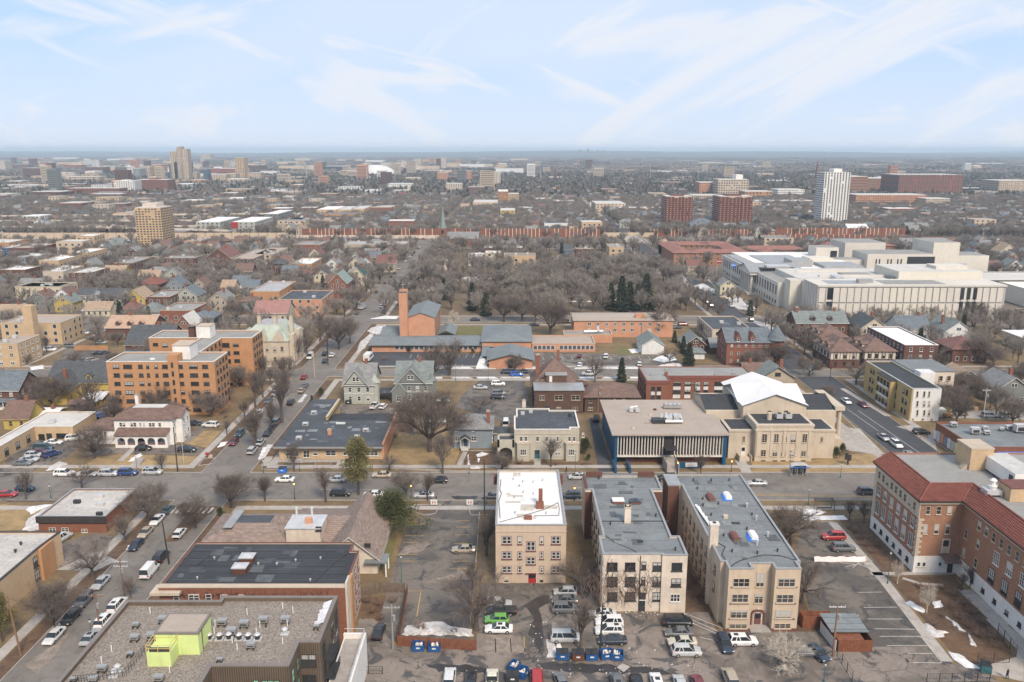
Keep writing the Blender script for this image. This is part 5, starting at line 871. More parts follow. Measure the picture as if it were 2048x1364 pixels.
# -- two Victorian houses
def vict(x0,x1,y0,y1,h,wall,roof,lb,n):
    rt=house(lb,x0,x1,y0,y1,h,5.2,'x',wall,roof,dorm=0,chim=1.5);xm=(x0+x1)/2
    part(MB().gable(x0+(.6 if n else 0),x1-2,y0-.5,y1-3,h,4.6,'y',.5,0,1),'cross_roof',[roof,'trim_white'],rt);part(MB().gable_ends(x0+.6,x1-2,y0-.45,y1-3,h,4.6,'y'),'front_gable',wall,rt);xc=(x0+x1-1.6)/2
    window(rt,'S',xc-.5,y0-.5,h+.9,.9,1.4);window(rt,'S',xc+.6,y0-.5,h+.9,.9,1.4);part(MB().tube((x1,y0+2,0),(x1,y0+2,h),1.4,1.4,8).tube((x1,y0+2,h),(x1,y0+2,h+2.6),1.8,.05,8),'turret',[wall],rt);boxpart(rt,'string_course','trim_white',x0-.06,x1+.06,y0-.06,y0,h*.5,h*.5+.16)
    if n:part(MB().gable(x0-1,x0+3.4,y0-1.5,y0+3,h-2.4,2.6,'y',.3,0,1),'bay_roof',[roof,'trim_white'],rt);part(MB().box(x0-1,x0+3.4,y0-1.5,y0+3,0,h-2.4).gable_ends(x0-1,x0+3.4,y0-1.45,y0+3,h-2.4,2.6,'y'),'bay',wall,rt);window(rt,'S',x0+1.2,y0-1.5,.9,1.5,1.7,'2')
    else:part(MB().box(x1+.1,x1+5,y0+2,y0+8,2.7,3.0),'carport_roof','roof_wet',rt);part(MB().box(x1+.3,x1+.5,y0+2.2,y0+2.4,0,2.7).box(x1+4.6,x1+4.8,y0+2.2,y0+2.4,0,2.7),'carport_post','trim_dark',rt)
vict(-52.8,-43.4,249,262,6.6,'siding_greygreen','shingle_grey','pale green Victorian house with steep grey gables at the avenue corner',0)
vict(-36.8,-25.5,250.5,264,6.8,'siding_grey','shingle_greygreen','dark grey Victorian house with steep gables left of the great bare tree',1)
rt=house('blue-grey four-square house with hipped roof and small gabled entry',-15.6,-5.4,209.2,219.5,5.6,2.6,'h','siding_blue','shingle_grey',dorm=0,win=False)
wrects(rt,6,209.2,[(1498,1518,568,592,'1'),(1567,1587,568,580,'f'),(1623,1643,568,592,'1'),(1490,1530,630,665,'3'),(1618,1655,630,665,'2')]);X=F(6,1575,700,209.2)[0];door(rt,'S',X,209.2,.6,1.0,2.2,'siding_navy');part(MB().gable(X-1.3,X+1.3,207.2,209.4,3.1,.9,'y',.2,0,1),'porch_roof',['shingle_dark','trim_white'],rt)
part(MB().box(X-1.2,X-1.0,207.3,207.5,0,3).box(X+1.0,X+1.2,207.3,207.5,0,3).box(X-1.2,X+1.2,207.3,209.2,0,.6),'porch','trim_white',rt);part(MB().box(X-1.8,X+1.8,210.6,213,6.4,7.4).hip(X-1.8,X+1.8,210.6,213,7.4,.8,.2),'dormer','shingle_grey',rt);chimney(rt,-6.4,212,6.5,9.8,.9,.9);wgrid(rt,'E',-5.4,210,219,3,(1,3.8),1,1.4)
house('small grey garage with blue tarpaulin behind the blue-grey house',-5.0,-1,214.5,219.5,2.6,.5,'x','siding_blue','shingle_dark',name='garage',cat='garage',win=False)
# -- brown shingled mansion with its annexes
rt=house('dark brown clapboard mansion with steep roof, white dormer and flat-topped annex',6.4,20.5,247.5,262,6.4,7.2,'h','cedar_brown','shingle_brown',fm='trim_tan',win=False)
part(MB().box(7,21.6,239.4,247.4,0,7.2).box(6.6,22,239,247.5,7.2,7.45,1),'annex',['cedar_brown','metal_grey'],rt);wrects(rt,7,239.4,[(480,517,337,372,'2'),(592,655,337,372,'2'),(717,782,337,372,'2'),(605,640,425,450,'2'),(728,768,425,450,'2')],fm='trim_tan')
part(MB().box(10.6,17,247.6,252,7.4,9.7).box(10.4,17.2,247.4,252.2,9.7,9.95,1).box(11.6,12.5,247.5,247.6,7.6,9.5,2),'dormer',['cedar_brown','metal_grey','trim_white'],rt);part(MB().gable(8.8,10.4,248.2,251,8.4,.9,'y',.2),'small_dormer','shingle_brown',rt);window(rt,'S',9.6,248.4,7.1,1,1.2,'2','trim_tan');chimney(rt,8.2,254,8,15,1.4,1.2);chimney(rt,14.8,256.5,12,16.2,.8,.8);part(MB().tube((21.4,249.5,0),(21.4,249.5,6.6),2.0,2.0,10).tube((21.4,249.5,6.6),(21.4,249.5,7.4),2.6,1.2,10),'round_bay','cedar_brown',rt)
wgrid(rt,'W',7,240,247,2,(1.5,4.4),1,1.4,'1','trim_tan')
rt=house('low brown clapboard house with broad hipped roof beside the brown mansion',22.1,38.6,240.2,253,5.0,2.7,'h','cedar_brown','shingle_brown',win=False);wrects(rt,7,240.2,[(848,872,362,392,'1'),(937,960,362,392,'1'),(983,1005,362,392,'1'),(1030,1050,362,384,'1'),(1168,1190,362,388,'1'),(842,878,425,448,'2')],fm='trim_tan');boxpart(rt,'boarded_door','siding_yellow',33.5,34.4,240.1,240.2,2.6,4.4)
house('little brick-red garden shed by the brown house',40,43,241,244.5,2.2,.7,'h','brick_red','shingle_maroon',name='shed',cat='shed',win=False)
# -- brick apartment with white spandrels
rt=root('apartment_block','red brick two-storey flats with white panels under each window','building',(60,248,0));occ(41,77,248,266)
flat_shell(rt,[(42,248),(49.4,248),(49.4,253.8),(77,253.8),(77,265.5),(42,265.5)],7.8,'brick_red','roof_grey',.2,'tile_red')
part(MB().box(41.8,49.5,247.8,248,6.9,7.9).box(49.6,77.2,253.6,253.8,6.9,7.9),'red_fascia','tile_red',rt)
for xs,yy in (((1475,1530),(1560,1605),(1635,1675),(1700,1735),(1780,1850),(1870,1930),(1965,2040)),253.8),(((1312,1340),(1355,1385)),248):
    for a,c in xs:
        xa,_=F(7,a,300,yy);xb,_=F(7,c,300,yy)
        for z in (4.6,1.9):window(rt,'S',(xa+xb)/2,yy,z,xb-xa,1.3,'2','trim_dark');boxpart(rt,'panel','siding_white',xa,xb,yy-.06,yy,z-1.5,z-.25)
wgrid(rt,'W',42,249,265,4,(1.8,4.6),1.1,1.4,'2','trim_dark')
for x,y in ((1320,190),(1425,190),(1800,185),(1930,180),(1430,150)):X,Y=G(7,x,y,7.8);boxpart(rt,'roof_vent','brick_red' if x==1425 else 'metal_grey',X-.5,X+.5,Y,Y+.8,7.5,8.9 if x==1425 else 8.2)
# -- church, school and care buildings between the streets
rt=root('parish_church','orange brick church with tall slab tower and folded grey metal roofs','church',(-34,320,0));occ(-56,8,292,350)
part(MB().box(-55.5,-11.9,317.6,334,0,3.1),'school_wall','brick_pink',rt);part(MB().gable(-56,-11.4,317.2,334,3.1,1.2,'x',.7),'school_roof','shingle_metal',rt);small_windows(rt,'S',317.6,-47,-13,3.1,'siding_white',1.9,1.4,1.4)
part(MB().box(-43.2,-31.8,332,360,0,11.2).gable_ends(-43.2,-31.8,332.05,360,11.2,2.0,'y'),'nave','brick_pink',rt);part(MB().gable(-43.2,-31.8,332,360,11.2,2.0,'y',.4),'nave_roof','shingle_metal',rt)
for i in range(5):boxpart(rt,'nave_window','glass_far',-31.8,-31.72,335+i*5,336+i*5,3,10)
part(MB().box(-45.9,-42.6,329.4,333,0,21.6).box(-45.7,-42.8,329.6,332.8,21.6,21.7,1),'tower',['brick_pink','roof_wet'],rt);part(MB().box(-45.9,-42.6,332.6,333,21.6,22.8),'tower_crown','brick_pink',rt);part(MB().box(-44.35,-44.2,331,331.15,21.7,26.2).box(-45.1,-43.4,331,331.15,24.8,24.95),'cross','metal_light',rt)
part(MB().gable(-54.5,-45.5,334,352,3.2,1.8,'x',.4),'aisle_roof','shingle_metal',rt);part(MB().box(-54.5,-45.5,334,352,0,3.2),'aisle_wall','brick_pink',rt);part(MB().gable(-31,-24,336,352,3.2,1.6,'y',.4),'aisle_roof','shingle_metal',rt)
part(MB().box(-11.8,7.6,316,345,0,4.8),'hall_wall','brick_pink',rt);part(MB().hip(-11.8,7.6,316,345,4.8,2.6,.6),'hall_roof','shingle_metal',rt);part(MB().box(-8.4,7.4,292,308,0,3.6).gable_ends(-8.4,7.4,292,308,3.6,2.0,'y'),'chapel_wall','brick_pink',rt);part(MB().gable(-8.4,7.4,292,308,3.6,2.0,'y',.9),'chapel_roof','shingle_metal',rt);boxpart(rt,'chapel_door','glass_far',-1.4,.2,291.9,292,0,3.6);small_windows(rt,'S',316,-11,-4,4.8,'trim_tan',1.4,1.1)
part(MB().box(-11.6,-8.6,300,316,2.6,2.9),'link_roof','shingle_metal',rt)
rt=flat_house('long one-storey brick school wing with tan gravel roof and window band',7.9,33,318,333,3.4,'brick_pink','roof_tan',fm='siding_white',sp=1.7,ww=1.3,name='school_building');
rt=flat_house('low tan annex with silver roof ducts behind the school wing',21.5,41.6,333.6,342,3.6,'brick_pink','roof_grey',name='school_building',win=False);X,Y=30,336;part(MB().tube((X,Y,4.3),(X+8,Y+1,4.3),.5,.5,8).tube((X+6,Y,4.3),(X+6,Y+3,5.6),.5,.5,8),'duct','metal_light',rt)
rt=root('convent','long pink brick two-storey residence with shallow tan roof at the park edge','building',(47,344,0));occ(26,69,344,362);part(MB().box(26.4,68.6,344.2,361,0,7.4),'wall','brick_pink',rt);part(MB().gable(26.4,68.6,344.2,361,7.4,.9,'x',.5),'roof','roof_tan',rt);part(MB().box(53,57,347,349,7.6,9.6),'chimney','brick_pink',rt)
wrects(rt,13,344.2,[(x-12,x+13,392,416,'2') for x in (852,915,980,1042,1108,1170,1235,1302,1367)]+[(x-12,x+13,436,460,'2') for x in (850,980,1042,1108,1170,1300,1365)],fm='trim_white')
house('white gable-fronted garage hall by the school car park',*[G(13,1242,628)[0],G(13,1405,628)[0]],G(13,1242,628)[1],G(13,1242,628)[1]+14,3.9,2.7,'y','siding_white','shingle_greygreen',name='garage',cat='garage',win=False)
rt=house('small white garage with hipped grey roof by the dark evergreens',68.0,73.6,306,313,2.6,1.3,'h','siding_white','shingle_greygreen',name='garage',cat='garage',win=False)
house('dark brick house with pale gable behind the evergreens',68.5,77,318,330,3.0,3.2,'y','brick_brown','shingle_greygreen');house('low grey-roofed coach house beside the turreted red house',78,86,314,324,3.2,2.4,'x','brick_brown','shingle_grey',win=False)
# -- red house with the round turret
rt=house('red sandstone mansion with slate roof and round corner turret',79.4,96,296.5,311,9.0,4.0,'x','brick_red','shingle_blue',fm='trim_maroon',win=True);part(MB().tube((98.2,299,0),(98.2,299,9.6),2.9,2.9,14),'turret','brick_red',rt);part(MB().tube((98.2,299,9.5),(98.2,299,15),3.9,.08,14),'turret_roof','shingle_blue',rt)
for x in (83.5,88.8):part(MB().box(x-.9,x+.9,296.6,300,9,10.6).gable_ends(x-.9,x+.9,296.55,300,10.6,1.9,'y'),'dormer','brick_red',rt);part(MB().gable(x-.9,x+.9,296.6,301,10.6,1.9,'y',.25),'dormer_roof','tile_red',rt);window(rt,'S',x,296.6,9.2,1.0,1.3)
part(MB().box(86,96,293.5,296.4,2.8,3.0).gable(86,96,293.5,296.4,3.0,.8,'x',.3),'porch_roof','shingle_brown',rt)
flat_house('tan flat-roofed flats with dark patched roof behind the turreted house',82,98,330,358,6.5,'brick_cream','roof_wet',units=2)
# -- south-east of the turret: gabled roofs near the avenue
house('tudor house with dark green gables and red chimney beside the avenue',82,93,262,272,5,3.6,'y','siding_tan','shingle_greygreen',fm='trim_dark',chim=2.5);house('small brown gabled house behind the brick flats',78.5,86,268,277,4.6,3,'x','cedar_brown','shingle_brown',chim=-1)
# -- right of the second avenue
def halftimber(x0,x1,y0,y1,lb):
    rt=house(lb,x0,x1,y0,y1,6.4,4.0,'h','stucco_cream','shingle_brown',fm='trim_dark',dorm=0);b=MB()
    for i in range(10):x=x0+(x1-x0)*i/9;b.box(x-.1,x+.1,y0-.05,y0,3.3,6.2)
    for i in range(12):y=y0+(y1-y0)*i/11;b.box(x0-.05,x0,y-.1,y+.1,3.3,6.2)
    b.box(x0-.06,x1+.06,y0-.06,y0,3.0,3.35).box(x0-.06,x0,y0,y1,3.0,3.35);part(b,'timber_framing','trim_dark',rt,kind='stuff');part(MB().box(x0-.03,x1+.03,y0-.03,y0,0,3.0).box(x0-.03,x0,y0,y1,0,3),'brick_base','brick_brown',rt)
    for y in (y0+5,y0+11):part(MB().box(x0+.5,x0+3,y-1.2,y+1.2,6.4,8.4).box(x0+.42,x0+.5,y-.9,y+.9,7.2,8.1,1),'dormer',['stucco_cream','glass_far'],rt);part(MB().gable(x0+.2,x0+3.8,y-1.4,y+1.4,8.4,.7,'x',.2),'dormer_roof','shingle_brown',rt)
halftimber(116.4,127,284.5+8,310,'half-timbered brown-roofed house at the traffic light corner');halftimber(129,140.5,293,311,'half-timbered house with brown hip roof between its twin and the brick block');halftimber(121,132,316,330,'half-timbered house with brown roof behind the corner pair')
rt=flat_house('dark brick three-storey block with bright white roof and many sash windows',142.4,154.6,291,323,9.2,'brick_brown','roof_white',cap='roof_white')
rt=flat_house('yellow brick corner flats with white-painted side and glazed balconies',117.2,125.7,232.1,264.5,10.0,'brick_yellow','roof_black',cap='metal_light',win=False);part(MB().box(117.6,125.8,232.0,232.1,0,9.8).box(125.7,125.75,232.1,252,0,9.8),'painted_side','siding_white',rt)
part(MB().box(125.8,139,250,264.5,0,10.2).box(125.8,139.2,249.8,264.6,10.2,10.5,1),'rear_wing',['stucco_cream','roof_membrane'],rt);boxpart(rt,'stair_head','siding_white',126,130.5,245.5,249.7,0,11.2);wgrid(rt,'S',249.8,131,138.5,3,(1.4,4.4,7.4),1.1,1.5,'1','trim_tan')
wrects(rt,8,232.0,[(a,c,t,b_,s) for t,b_ in ((577,612),(638,672),(695,730)) for a,c,s in ((1365,1382,'1'),(1408,1426,'1'),(1440,1456,'1'))]+[(1340,1352,748,758,'f'),(1400,1415,748,760,'f'),(1455,1470,750,760,'f')],fm='trim_tan')
for y in (236,243,252,259):wgrid(rt,'W',117.2,y-2,y+2,2,(1.2,4.2,7.2),1.0,1.5,'1','trim_dark')
for j,y in enumerate((247.5,)):
    part(MB().box(115.4,117.2,y-5.5,y+4.5,0,9.4).box(115.2,117.4,y-5.7,y+4.7,9.4,9.6,1),'bay',['brick_yellow','roof_black'],rt)
    for z in (1.2,4.2,7.2):wgrid(rt,'W',115.4,y-5,y+4,4,(z,),1.5,1.5,'2','trim_dark');boxpart(rt,'balcony_panel','siding_white',115.3,115.38,y-4,y+3,z-1.0,z-.1)
rt=flat_house('brick corner store with graffiti-painted side and blue awning',116.4,170,196,215.5,5.2,'brick_red','roof_membrane',cap='brick_red',win=False,name='store');part(MB().box(122,168,194.6,195.98,2.8,3.0).face([(122,194.6,3.0),(168,194.6,3.0),(168,195.98,4.0),(122,195.98,4.0)]),'awning','tarp_blue',rt);part(MB().box(116.4,170,195.9,195.98,0,2.5),'shopfront','stucco_cream',rt);wgrid(rt,'S',195.9,124,166,12,(.6,),2.6,1.6,'2','trim_dark')
for i,m in enumerate(('siding_white','metal_light','brick_pink','siding_blue','siding_white','metal_light','lime_panel','siding_white','tarp_blue','siding_white')):part(MB().prism([(0,0),(.01,0),(.01,.01),(0,.01)],0,.01),'x',m,rt) if False else boxpart(rt,'mural_panel',m,116.33,116.39,214.5-i*1.85,216.1-i*1.85,.3+.3*R.random(),2.6+.7*R.random())
for x,y,s in ((1735,845,1.4),(1810,850,.9),(1800,820,.8),(1905,825,.7),(1950,820,1.0),(2020,835,1.8),(1600,800,1.0)):X,Y=G(8,x,y,5);hvac(x,y,s,'shiny roof unit on the corner store roof, '+{1735:'front left and broad',1810:'second from left',1800:'nearest the back parapet',1905:'small one mid roof',1950:'right of the small one',2020:'largest at the right edge',1600:'by the left parapet'}[x],8,5.0,m='metal_light')
rt=house('dark brick house with grey-green roof and brick chimneys facing the museum',119.5,141,339,352,7.5,3.8,'x','brick_brown','shingle_greygreen',dorm=2,chim=7);chimney(rt,121,345,8,13,1.2,1);house('pale yellow gabled house beside the dark brick house',145,156,335,350,6.2,4,'y','siding_cream','shingle_dark',chim=2)
house('grey-roofed house with dark slate slopes, left of two',162,175,337,350,5.5,4.2,'x','siding_white','shingle_blue',chim=4);house('grey-green roofed white house with front gable, right of two',178,190,332,347,5.2,4.2,'y','siding_white','shingle_greygreen',chim=-3)
house('white-roofed pale house far right below the museum wall',203,222,318,333,5.5,1.2,'h','siding_cream','roof_white');house('brown house with porch at the right edge',196,210,268,280,5.6,3.6,'x','siding_tan','shingle_brown',porch=1);house('maroon-roofed house behind the white-roofed brick block',165,178,300,314,5.5,3.5,'h','brick_brown','shingle_maroon');house('grey gabled house behind the yellow flats',152,162,248,260,5.4,3.6,'y','siding_grey','shingle_grey',chim=2);house('teal-painted house with dark roof near the store',172,184,240,253,6,3.6,'y','siding_teal','shingle_blue',chim=-2);house('tan bungalow with orange scaffold behind the yellow flats',146,155,262,273,4.4,3,'y','siding_tan','shingle_tan');house('grey house at the far right edge of the avenue block',186,197,246,259,5.4,3.6,'x','siding_greygreen','shingle_dark',chim=3)
# -- the marble museum
rt=root('museum','vast white marble museum of stepped flat-roofed wings and a classical front','museum',(185,383,0));occ(125,300,380,600)
def mbox(nm,x0,x1,y0,y1,h,m='marble',rf='roof_pale',z0=0):part(MB().box(x0,x1,y0,y1,z0,h).box(x0+.5,x1-.5,y0+.5,y1-.5,h,h+.06,1),nm,[m,rf],rt)
mbox('wall',143.6,232,383,402,16,'marble');mbox('west_wall',138,143.6,405,414,15,'marble_warm');mbox('middle_block',143.6,205,402,447,15.2,'marble','roof_pale');yu=G(14,1340,462,16.3)[1];hu=F(14,1340,415,yu)[1];xu,xv=G(14,1340,415,hu)[0],G(14,1868,410,hu)[0];mbox('upper_block',xu,xv,402.1,max(430,G(14,1250,362,hu)[1]),hu,'marble_warm','roof_pale');mbox('low_wing',135,143.6,414,530,12.5,'marble','roof_grey');mbox('back_wing',143.6,200,447,540,12.8,'marble','roof_white')
boxpart(rt,'joint_shade_face','marble_joint_shade',143.7,231.9,382.88,382.98,.5,15.4);b=MB();b.box(143.4,232.2,382.4,402,15.5,16.3)  # dark backing behind the panels: shade of the reveals put into its colour
part(b,'cornice','marble',rt)
for i in range(26):
    x=145.6+i*3.35
    for z0_,z1_ in ((.8,7.4),(8.2,15.0)):boxpart(rt,'panel','marble_warm' if (i//9)%2 else 'marble',x-1.35,x+1.35,382.55,383.0,z0_,z1_)
for x in (149.5,211.5,214.5,217.5):[boxpart(rt,'tall_window','glass',x-(1.4 if x<200 else .9),x+(1.4 if x<200 else .9),382.4,382.54,z0_,z1_) for z0_,z1_ in ((3,8.5),(9.5,15))]
for i in range(5):boxpart(rt,'panel','marble',143.38,143.6,384+i*3.6,386.8+i*3.6,.8,15)
for i in range(24):boxpart(rt,'tall_window','glass_far',134.9,135,416+i*4.6,418+i*4.6,6,10.6)
for i in range(24):boxpart(rt,'low_window','glass_far',134.9,135,416+i*4.6,417.6+i*4.6,1.5,3.4)
b=MB();[b.tube((132.4,452+i*4.2,1),(132.4,452+i*4.2,11),.75,.65,10) for i in range(6)];b.box(131,135,450,475,11,12.8).box(130,135,450,475,0,1);part(b,'portico','marble',rt);part(MB().gable(131,160,450,475,12.8,3.4,'x',.6),'pediment_roof','metal_grey',rt);part(MB().gable_ends(131.2,160,450,475,12.8,3.4,'x'),'pediment','marble',rt);boxpart(rt,'skylight','metal_light',141,154,454,460,14.3,15.6)
b=MB();[b.box(137+i*1.1,137.3+i*1.1,450,462,13,14.6) for i in range(18)];part(b,'roof_ribs','metal_dark',rt,kind='stuff')
for a in ((160,172,470,484,13,16.5,'metal_grey'),(176,198,462,480,13,14.4,'metal_grey'),(165,172,389,392,16,18,'metal_grey'),(156,190,415,417,15.2,16.2,'marble'),(150,180,432,433,15.2,16.2,'marble'),(212,228,410,420,16,hu+1.6,'marble_warm'),(170,185,420,428,15.2,15.8,'roof_grey'),(150,168,386,397,16.2,16.35,'metal_grey'),(176,205,385,398,16.2,16.35,'roof_grey'),(160,164,404,412,15.2,17,'metal_light'),(188,200,405,413,15.2,16.6,'roof_membrane'),(150,175,480,520,12.8,13.4,'metal_grey'),(178,192,490,505,12.8,14.8,'marble_warm'),(137,142,480,525,12.5,12.9,'metal_grey'),(224,236,426,427,hu,hu+1,'metal_light')):boxpart(rt,'roof_plant',a[6],*a[:6])
rt=root('theatre_building','cream windowless theatre block with a dark glass wing behind the museum','theatre',(230,520,0));mb2=[(214,255,495,518,17,'marble'),(255.1,271,499,526,23.5,'marble_warm'),(190,213.9,500,512,13,'marble'),(189,203,512.1,526,19,'marble'),(271.1,290,500,520,15.5,'marble_warm'),(214,240,530,556,20,'marble')]
for a in mb2:part(MB().box(*a[:4],0,a[4]).box(a[0]+.5,a[1]-.5,a[2]+.5,a[3]-.5,a[4],a[4]+.1,1),'wall',[a[5],'roof_grey'],rt)
boxpart(rt,'glass_wing','glass_far',238,254.5,494.8,495,6,15.5);boxpart(rt,'glass_wing','glass_far',170,189.9,510,514,2,12);[boxpart(rt,'slot_window','glass',x,x+.8,494.9,495,10,14) for x in (219,221,226,228,232,234)];boxpart(rt,'corner_window','glass',198,202,511.9,512.1,13,17)
flat_house('pale parking deck with open dark bays right of the museum',262,330,405,440,9,'marble','roof_white',win=False,name='parking_deck');flat_house('dark modern pavilion with thin white roof right of the museum',262,310,455,488,7.5,'glass_far','roof_pale',win=False,cap='trim_white');flat_house('low dark roofed hall at the right edge below the parking deck',238,300,352,384,5,'brick_brown','roof_black',win=False)
for i,(x,y) in enumerate(((100,348),(188,378))):
    X,Y=G(14,x,y+150);q=root('flagpole',['pole with a striped red and white flag on the museum lawn','pole with a blue and white flag on the museum lawn'][i],'flagpole',(X,Y,0));MB().tube((0,0,0),(0,0,17),.12,.06,6).build('pole','metal_light',q)
    MB().face([(0,0,15),(1.5,.5,14.6),(2.6,.1,14.8),(2.6,.1,16.8),(1.5,.5,16.6),(0,0,17)]).build('flag','tarp_blue' if i else 'red_paint',q);MB().box(.1,2.4,-.08,.04,15.7,16.1).build('flag_stripe','trim_white',q)
# -- left middle ground, surveyed one by one: (view, left, right, front roof edge, back roof edge, height, wall, roof, label)
for v,xl,xr,yt,yr,h,wm,rm,lb in [
    (11,0,440,313,252,9,'brick_tan','roof_tan','tan brick school block with ribbon windows and chimney tower'),(11,-60,125,465,400,9,'brick_tan','roof_tan','nearer tan brick school block with ribbon windows'),
    (11,1168,1400,222,165,8,'brick_red','roof_grey','dark red brick flats with white stair panel behind the copper-roofed house'),(12,0,240,175,92,8,'brick_orange','roof_snowy','orange brick flats with snow-patched white roof'),(12,230,590,240,165,8.5,'brick_pink','roof_wet','pink stone mansion with dark flat roof and white chimneys'),
    (11,110,450,50,15,7,'siding_cream','roof_grey','long pale two-storey flats by the car park at far left'),(11,1070,1240,122,72,7,'brick_brown','roof_grey','brown flat-roofed flats among gabled houses'),
    (15,780,900,840,795,9,'brick_brown','roof_grey','brown brick hall with big arched window frame'),(15,470,620,905,868,9,'brick_brown','roof_pale','dark brick flats with many windows and grey roof'),(15,290,430,897,858,8,'brick_cream','roof_white','cream flats with white roof, left of the dark brick flats'),(15,100,400,1000,970,7,'siding_cream','roof_grey','low cream flats with long grey roof'),
    (15,265,400,822,785,8,'brick_tan','roof_white','tan row block with white roof'),(15,470,600,770,738,8,'brick_tan','roof_white','tan row block with white roof behind its neighbour'),(15,120,250,795,772,7,'siding_blue','roof_white','blue-grey sided flats with white roof'),(15,70,240,735,705,8,'brick_brown','roof_tan','big brown brick warehouse by the blue shop'),
    (15,0,70,735,712,6,'dumpster_blue','roof_pale','bright blue shop at the left edge'),(15,515,640,655,640,10,'brick_tan','roof_white','tan brick block with white roof near the motorway'),(15,1120,1330,805,785,9,'brick_brown','roof_grey','long dark brick warehouse left of the church hall'),(15,1570,1730,810,742,9,'brick_brown','roof_tan','dark brick flats with tan roof and water tank'),(15,1730,1860,780,735,9,'brick_cream','roof_tan','cream flats with chimney beside the dark brick flats'),
    (15,1255,1370,690,662,7,'brick_pink','roof_tan','pale brick block along the motorway wall'),(15,770,910,500,470,8,'brick_tan','roof_tan','plain tan brick box beside the round tower'),(15,500,635,595,577,6,'stucco_sand','roof_tan','pale yellow low hotel by the motorway'),(15,0,170,885,860,8,'brick_brown','roof_white','brick flats with white roof at the left edge'),(15,1130,1270,625,595,6,'brick_brown','roof_grey','low brown block by the motorway wall'),
    (15,1335,1500,560,520,12,'siding_greygreen','roof_white','new cream flats with white roof, first in the row'),(15,1580,1740,560,525,12,'siding_greygreen','roof_white','new cream flats with red corner, second in the row'),(15,1800,1900,505,475,12,'siding_grey','roof_white','grey panelled flats, third in the row'),(15,1930,2048,545,530,8,'brick_tan','roof_tan','low tan block beside three gabled houses'),
    (16,280,420,845,805,9,'brick_orange','roof_white','orange brick block with white patched roof by the park'),(16,640,1060,712,690,8,'siding_tan','roof_snowy','long pale row with snowy roofs below the sound wall'),(16,1605,1715,770,755,9,'siding_cream','roof_white','cream house block with white roof north of the park'),(16,1735,1950,785,770,11,'brick_tan','roof_membrane','tan brick flats with pale cornice north of the park'),(16,1600,1860,735,722,8,'brick_brown','roof_pale','long brown brick row beyond the tan flats'),(16,1490,1600,780,770,8,'siding_white','roof_white','white flats left of the tan brick flats'),
    (17,800,905,782,758,13,'brick_tan','roof_grey','square tan brick tower-like flats at the park corner'),(17,555,685,795,785,9,'brick_brown','roof_grey','low brick flats left of the park corner'),(17,325,495,607,598,11,'siding_white','roof_wet','bright white box with square windows behind the sound wall'),(17,598,748,600,588,13,'brick_tan','roof_pale','plain tan warehouse at the bridge end'),(17,700,920,465,445,12,'stucco_sand','roof_pale','layered parking ramp with open decks'),(17,860,1190,495,488,8,'brick_pink','roof_white','long pink brick block with white roof edge'),
    (16,455,590,475,452,11,'brick_tan','roof_white','tan brick warehouse with white roof, left of three'),(16,597,690,475,452,11,'brick_tan','roof_pale','tan brick warehouse, middle of three'),(16,690,780,470,450,11,'brick_tan','roof_pale','tan brick warehouse, right of three'),(16,230,570,550,530,8,'brick_tan','roof_tan','long low tan block behind three gabled houses'),(16,1707,1810,480,465,12,'siding_yellow','roof_pale','pale yellow flats with white attic'),(16,1520,1690,425,408,11,'stucco_sand','roof_pale','cream flats left of the white-topped brick tower'),
    (14,0,0,0,0,0,0,0,0)]:
    if not h:continue
    xa,ya=G(v,xl,yt,h);xb,_=G(v,xr,yt,h);_,yb=G(v,xl,yr,h);yb=max(yb,ya+8) if v!=16 or h<12 else max(ya+14,yb)
    rt=flat_house(lb,xa,xb,ya,min(yb,ya+60),h,wm,rm,units=2 if ya<700 else 0,sp=3.6 if ya<500 else 4.5,ww=1.3 if ya<500 else 1.8)
    if lb.startswith('tan brick school'):X,Y=G(11,268,500,0);part(MB().box(-191.6,-188,317,320.6,0,18.5),'chimney_tower','brick_tan',rt)
    if 'second in the row' in lb:boxpart(rt,'red_corner','red_paint',xa-.3,xa+6,ya-.3,ya,h-6,h)
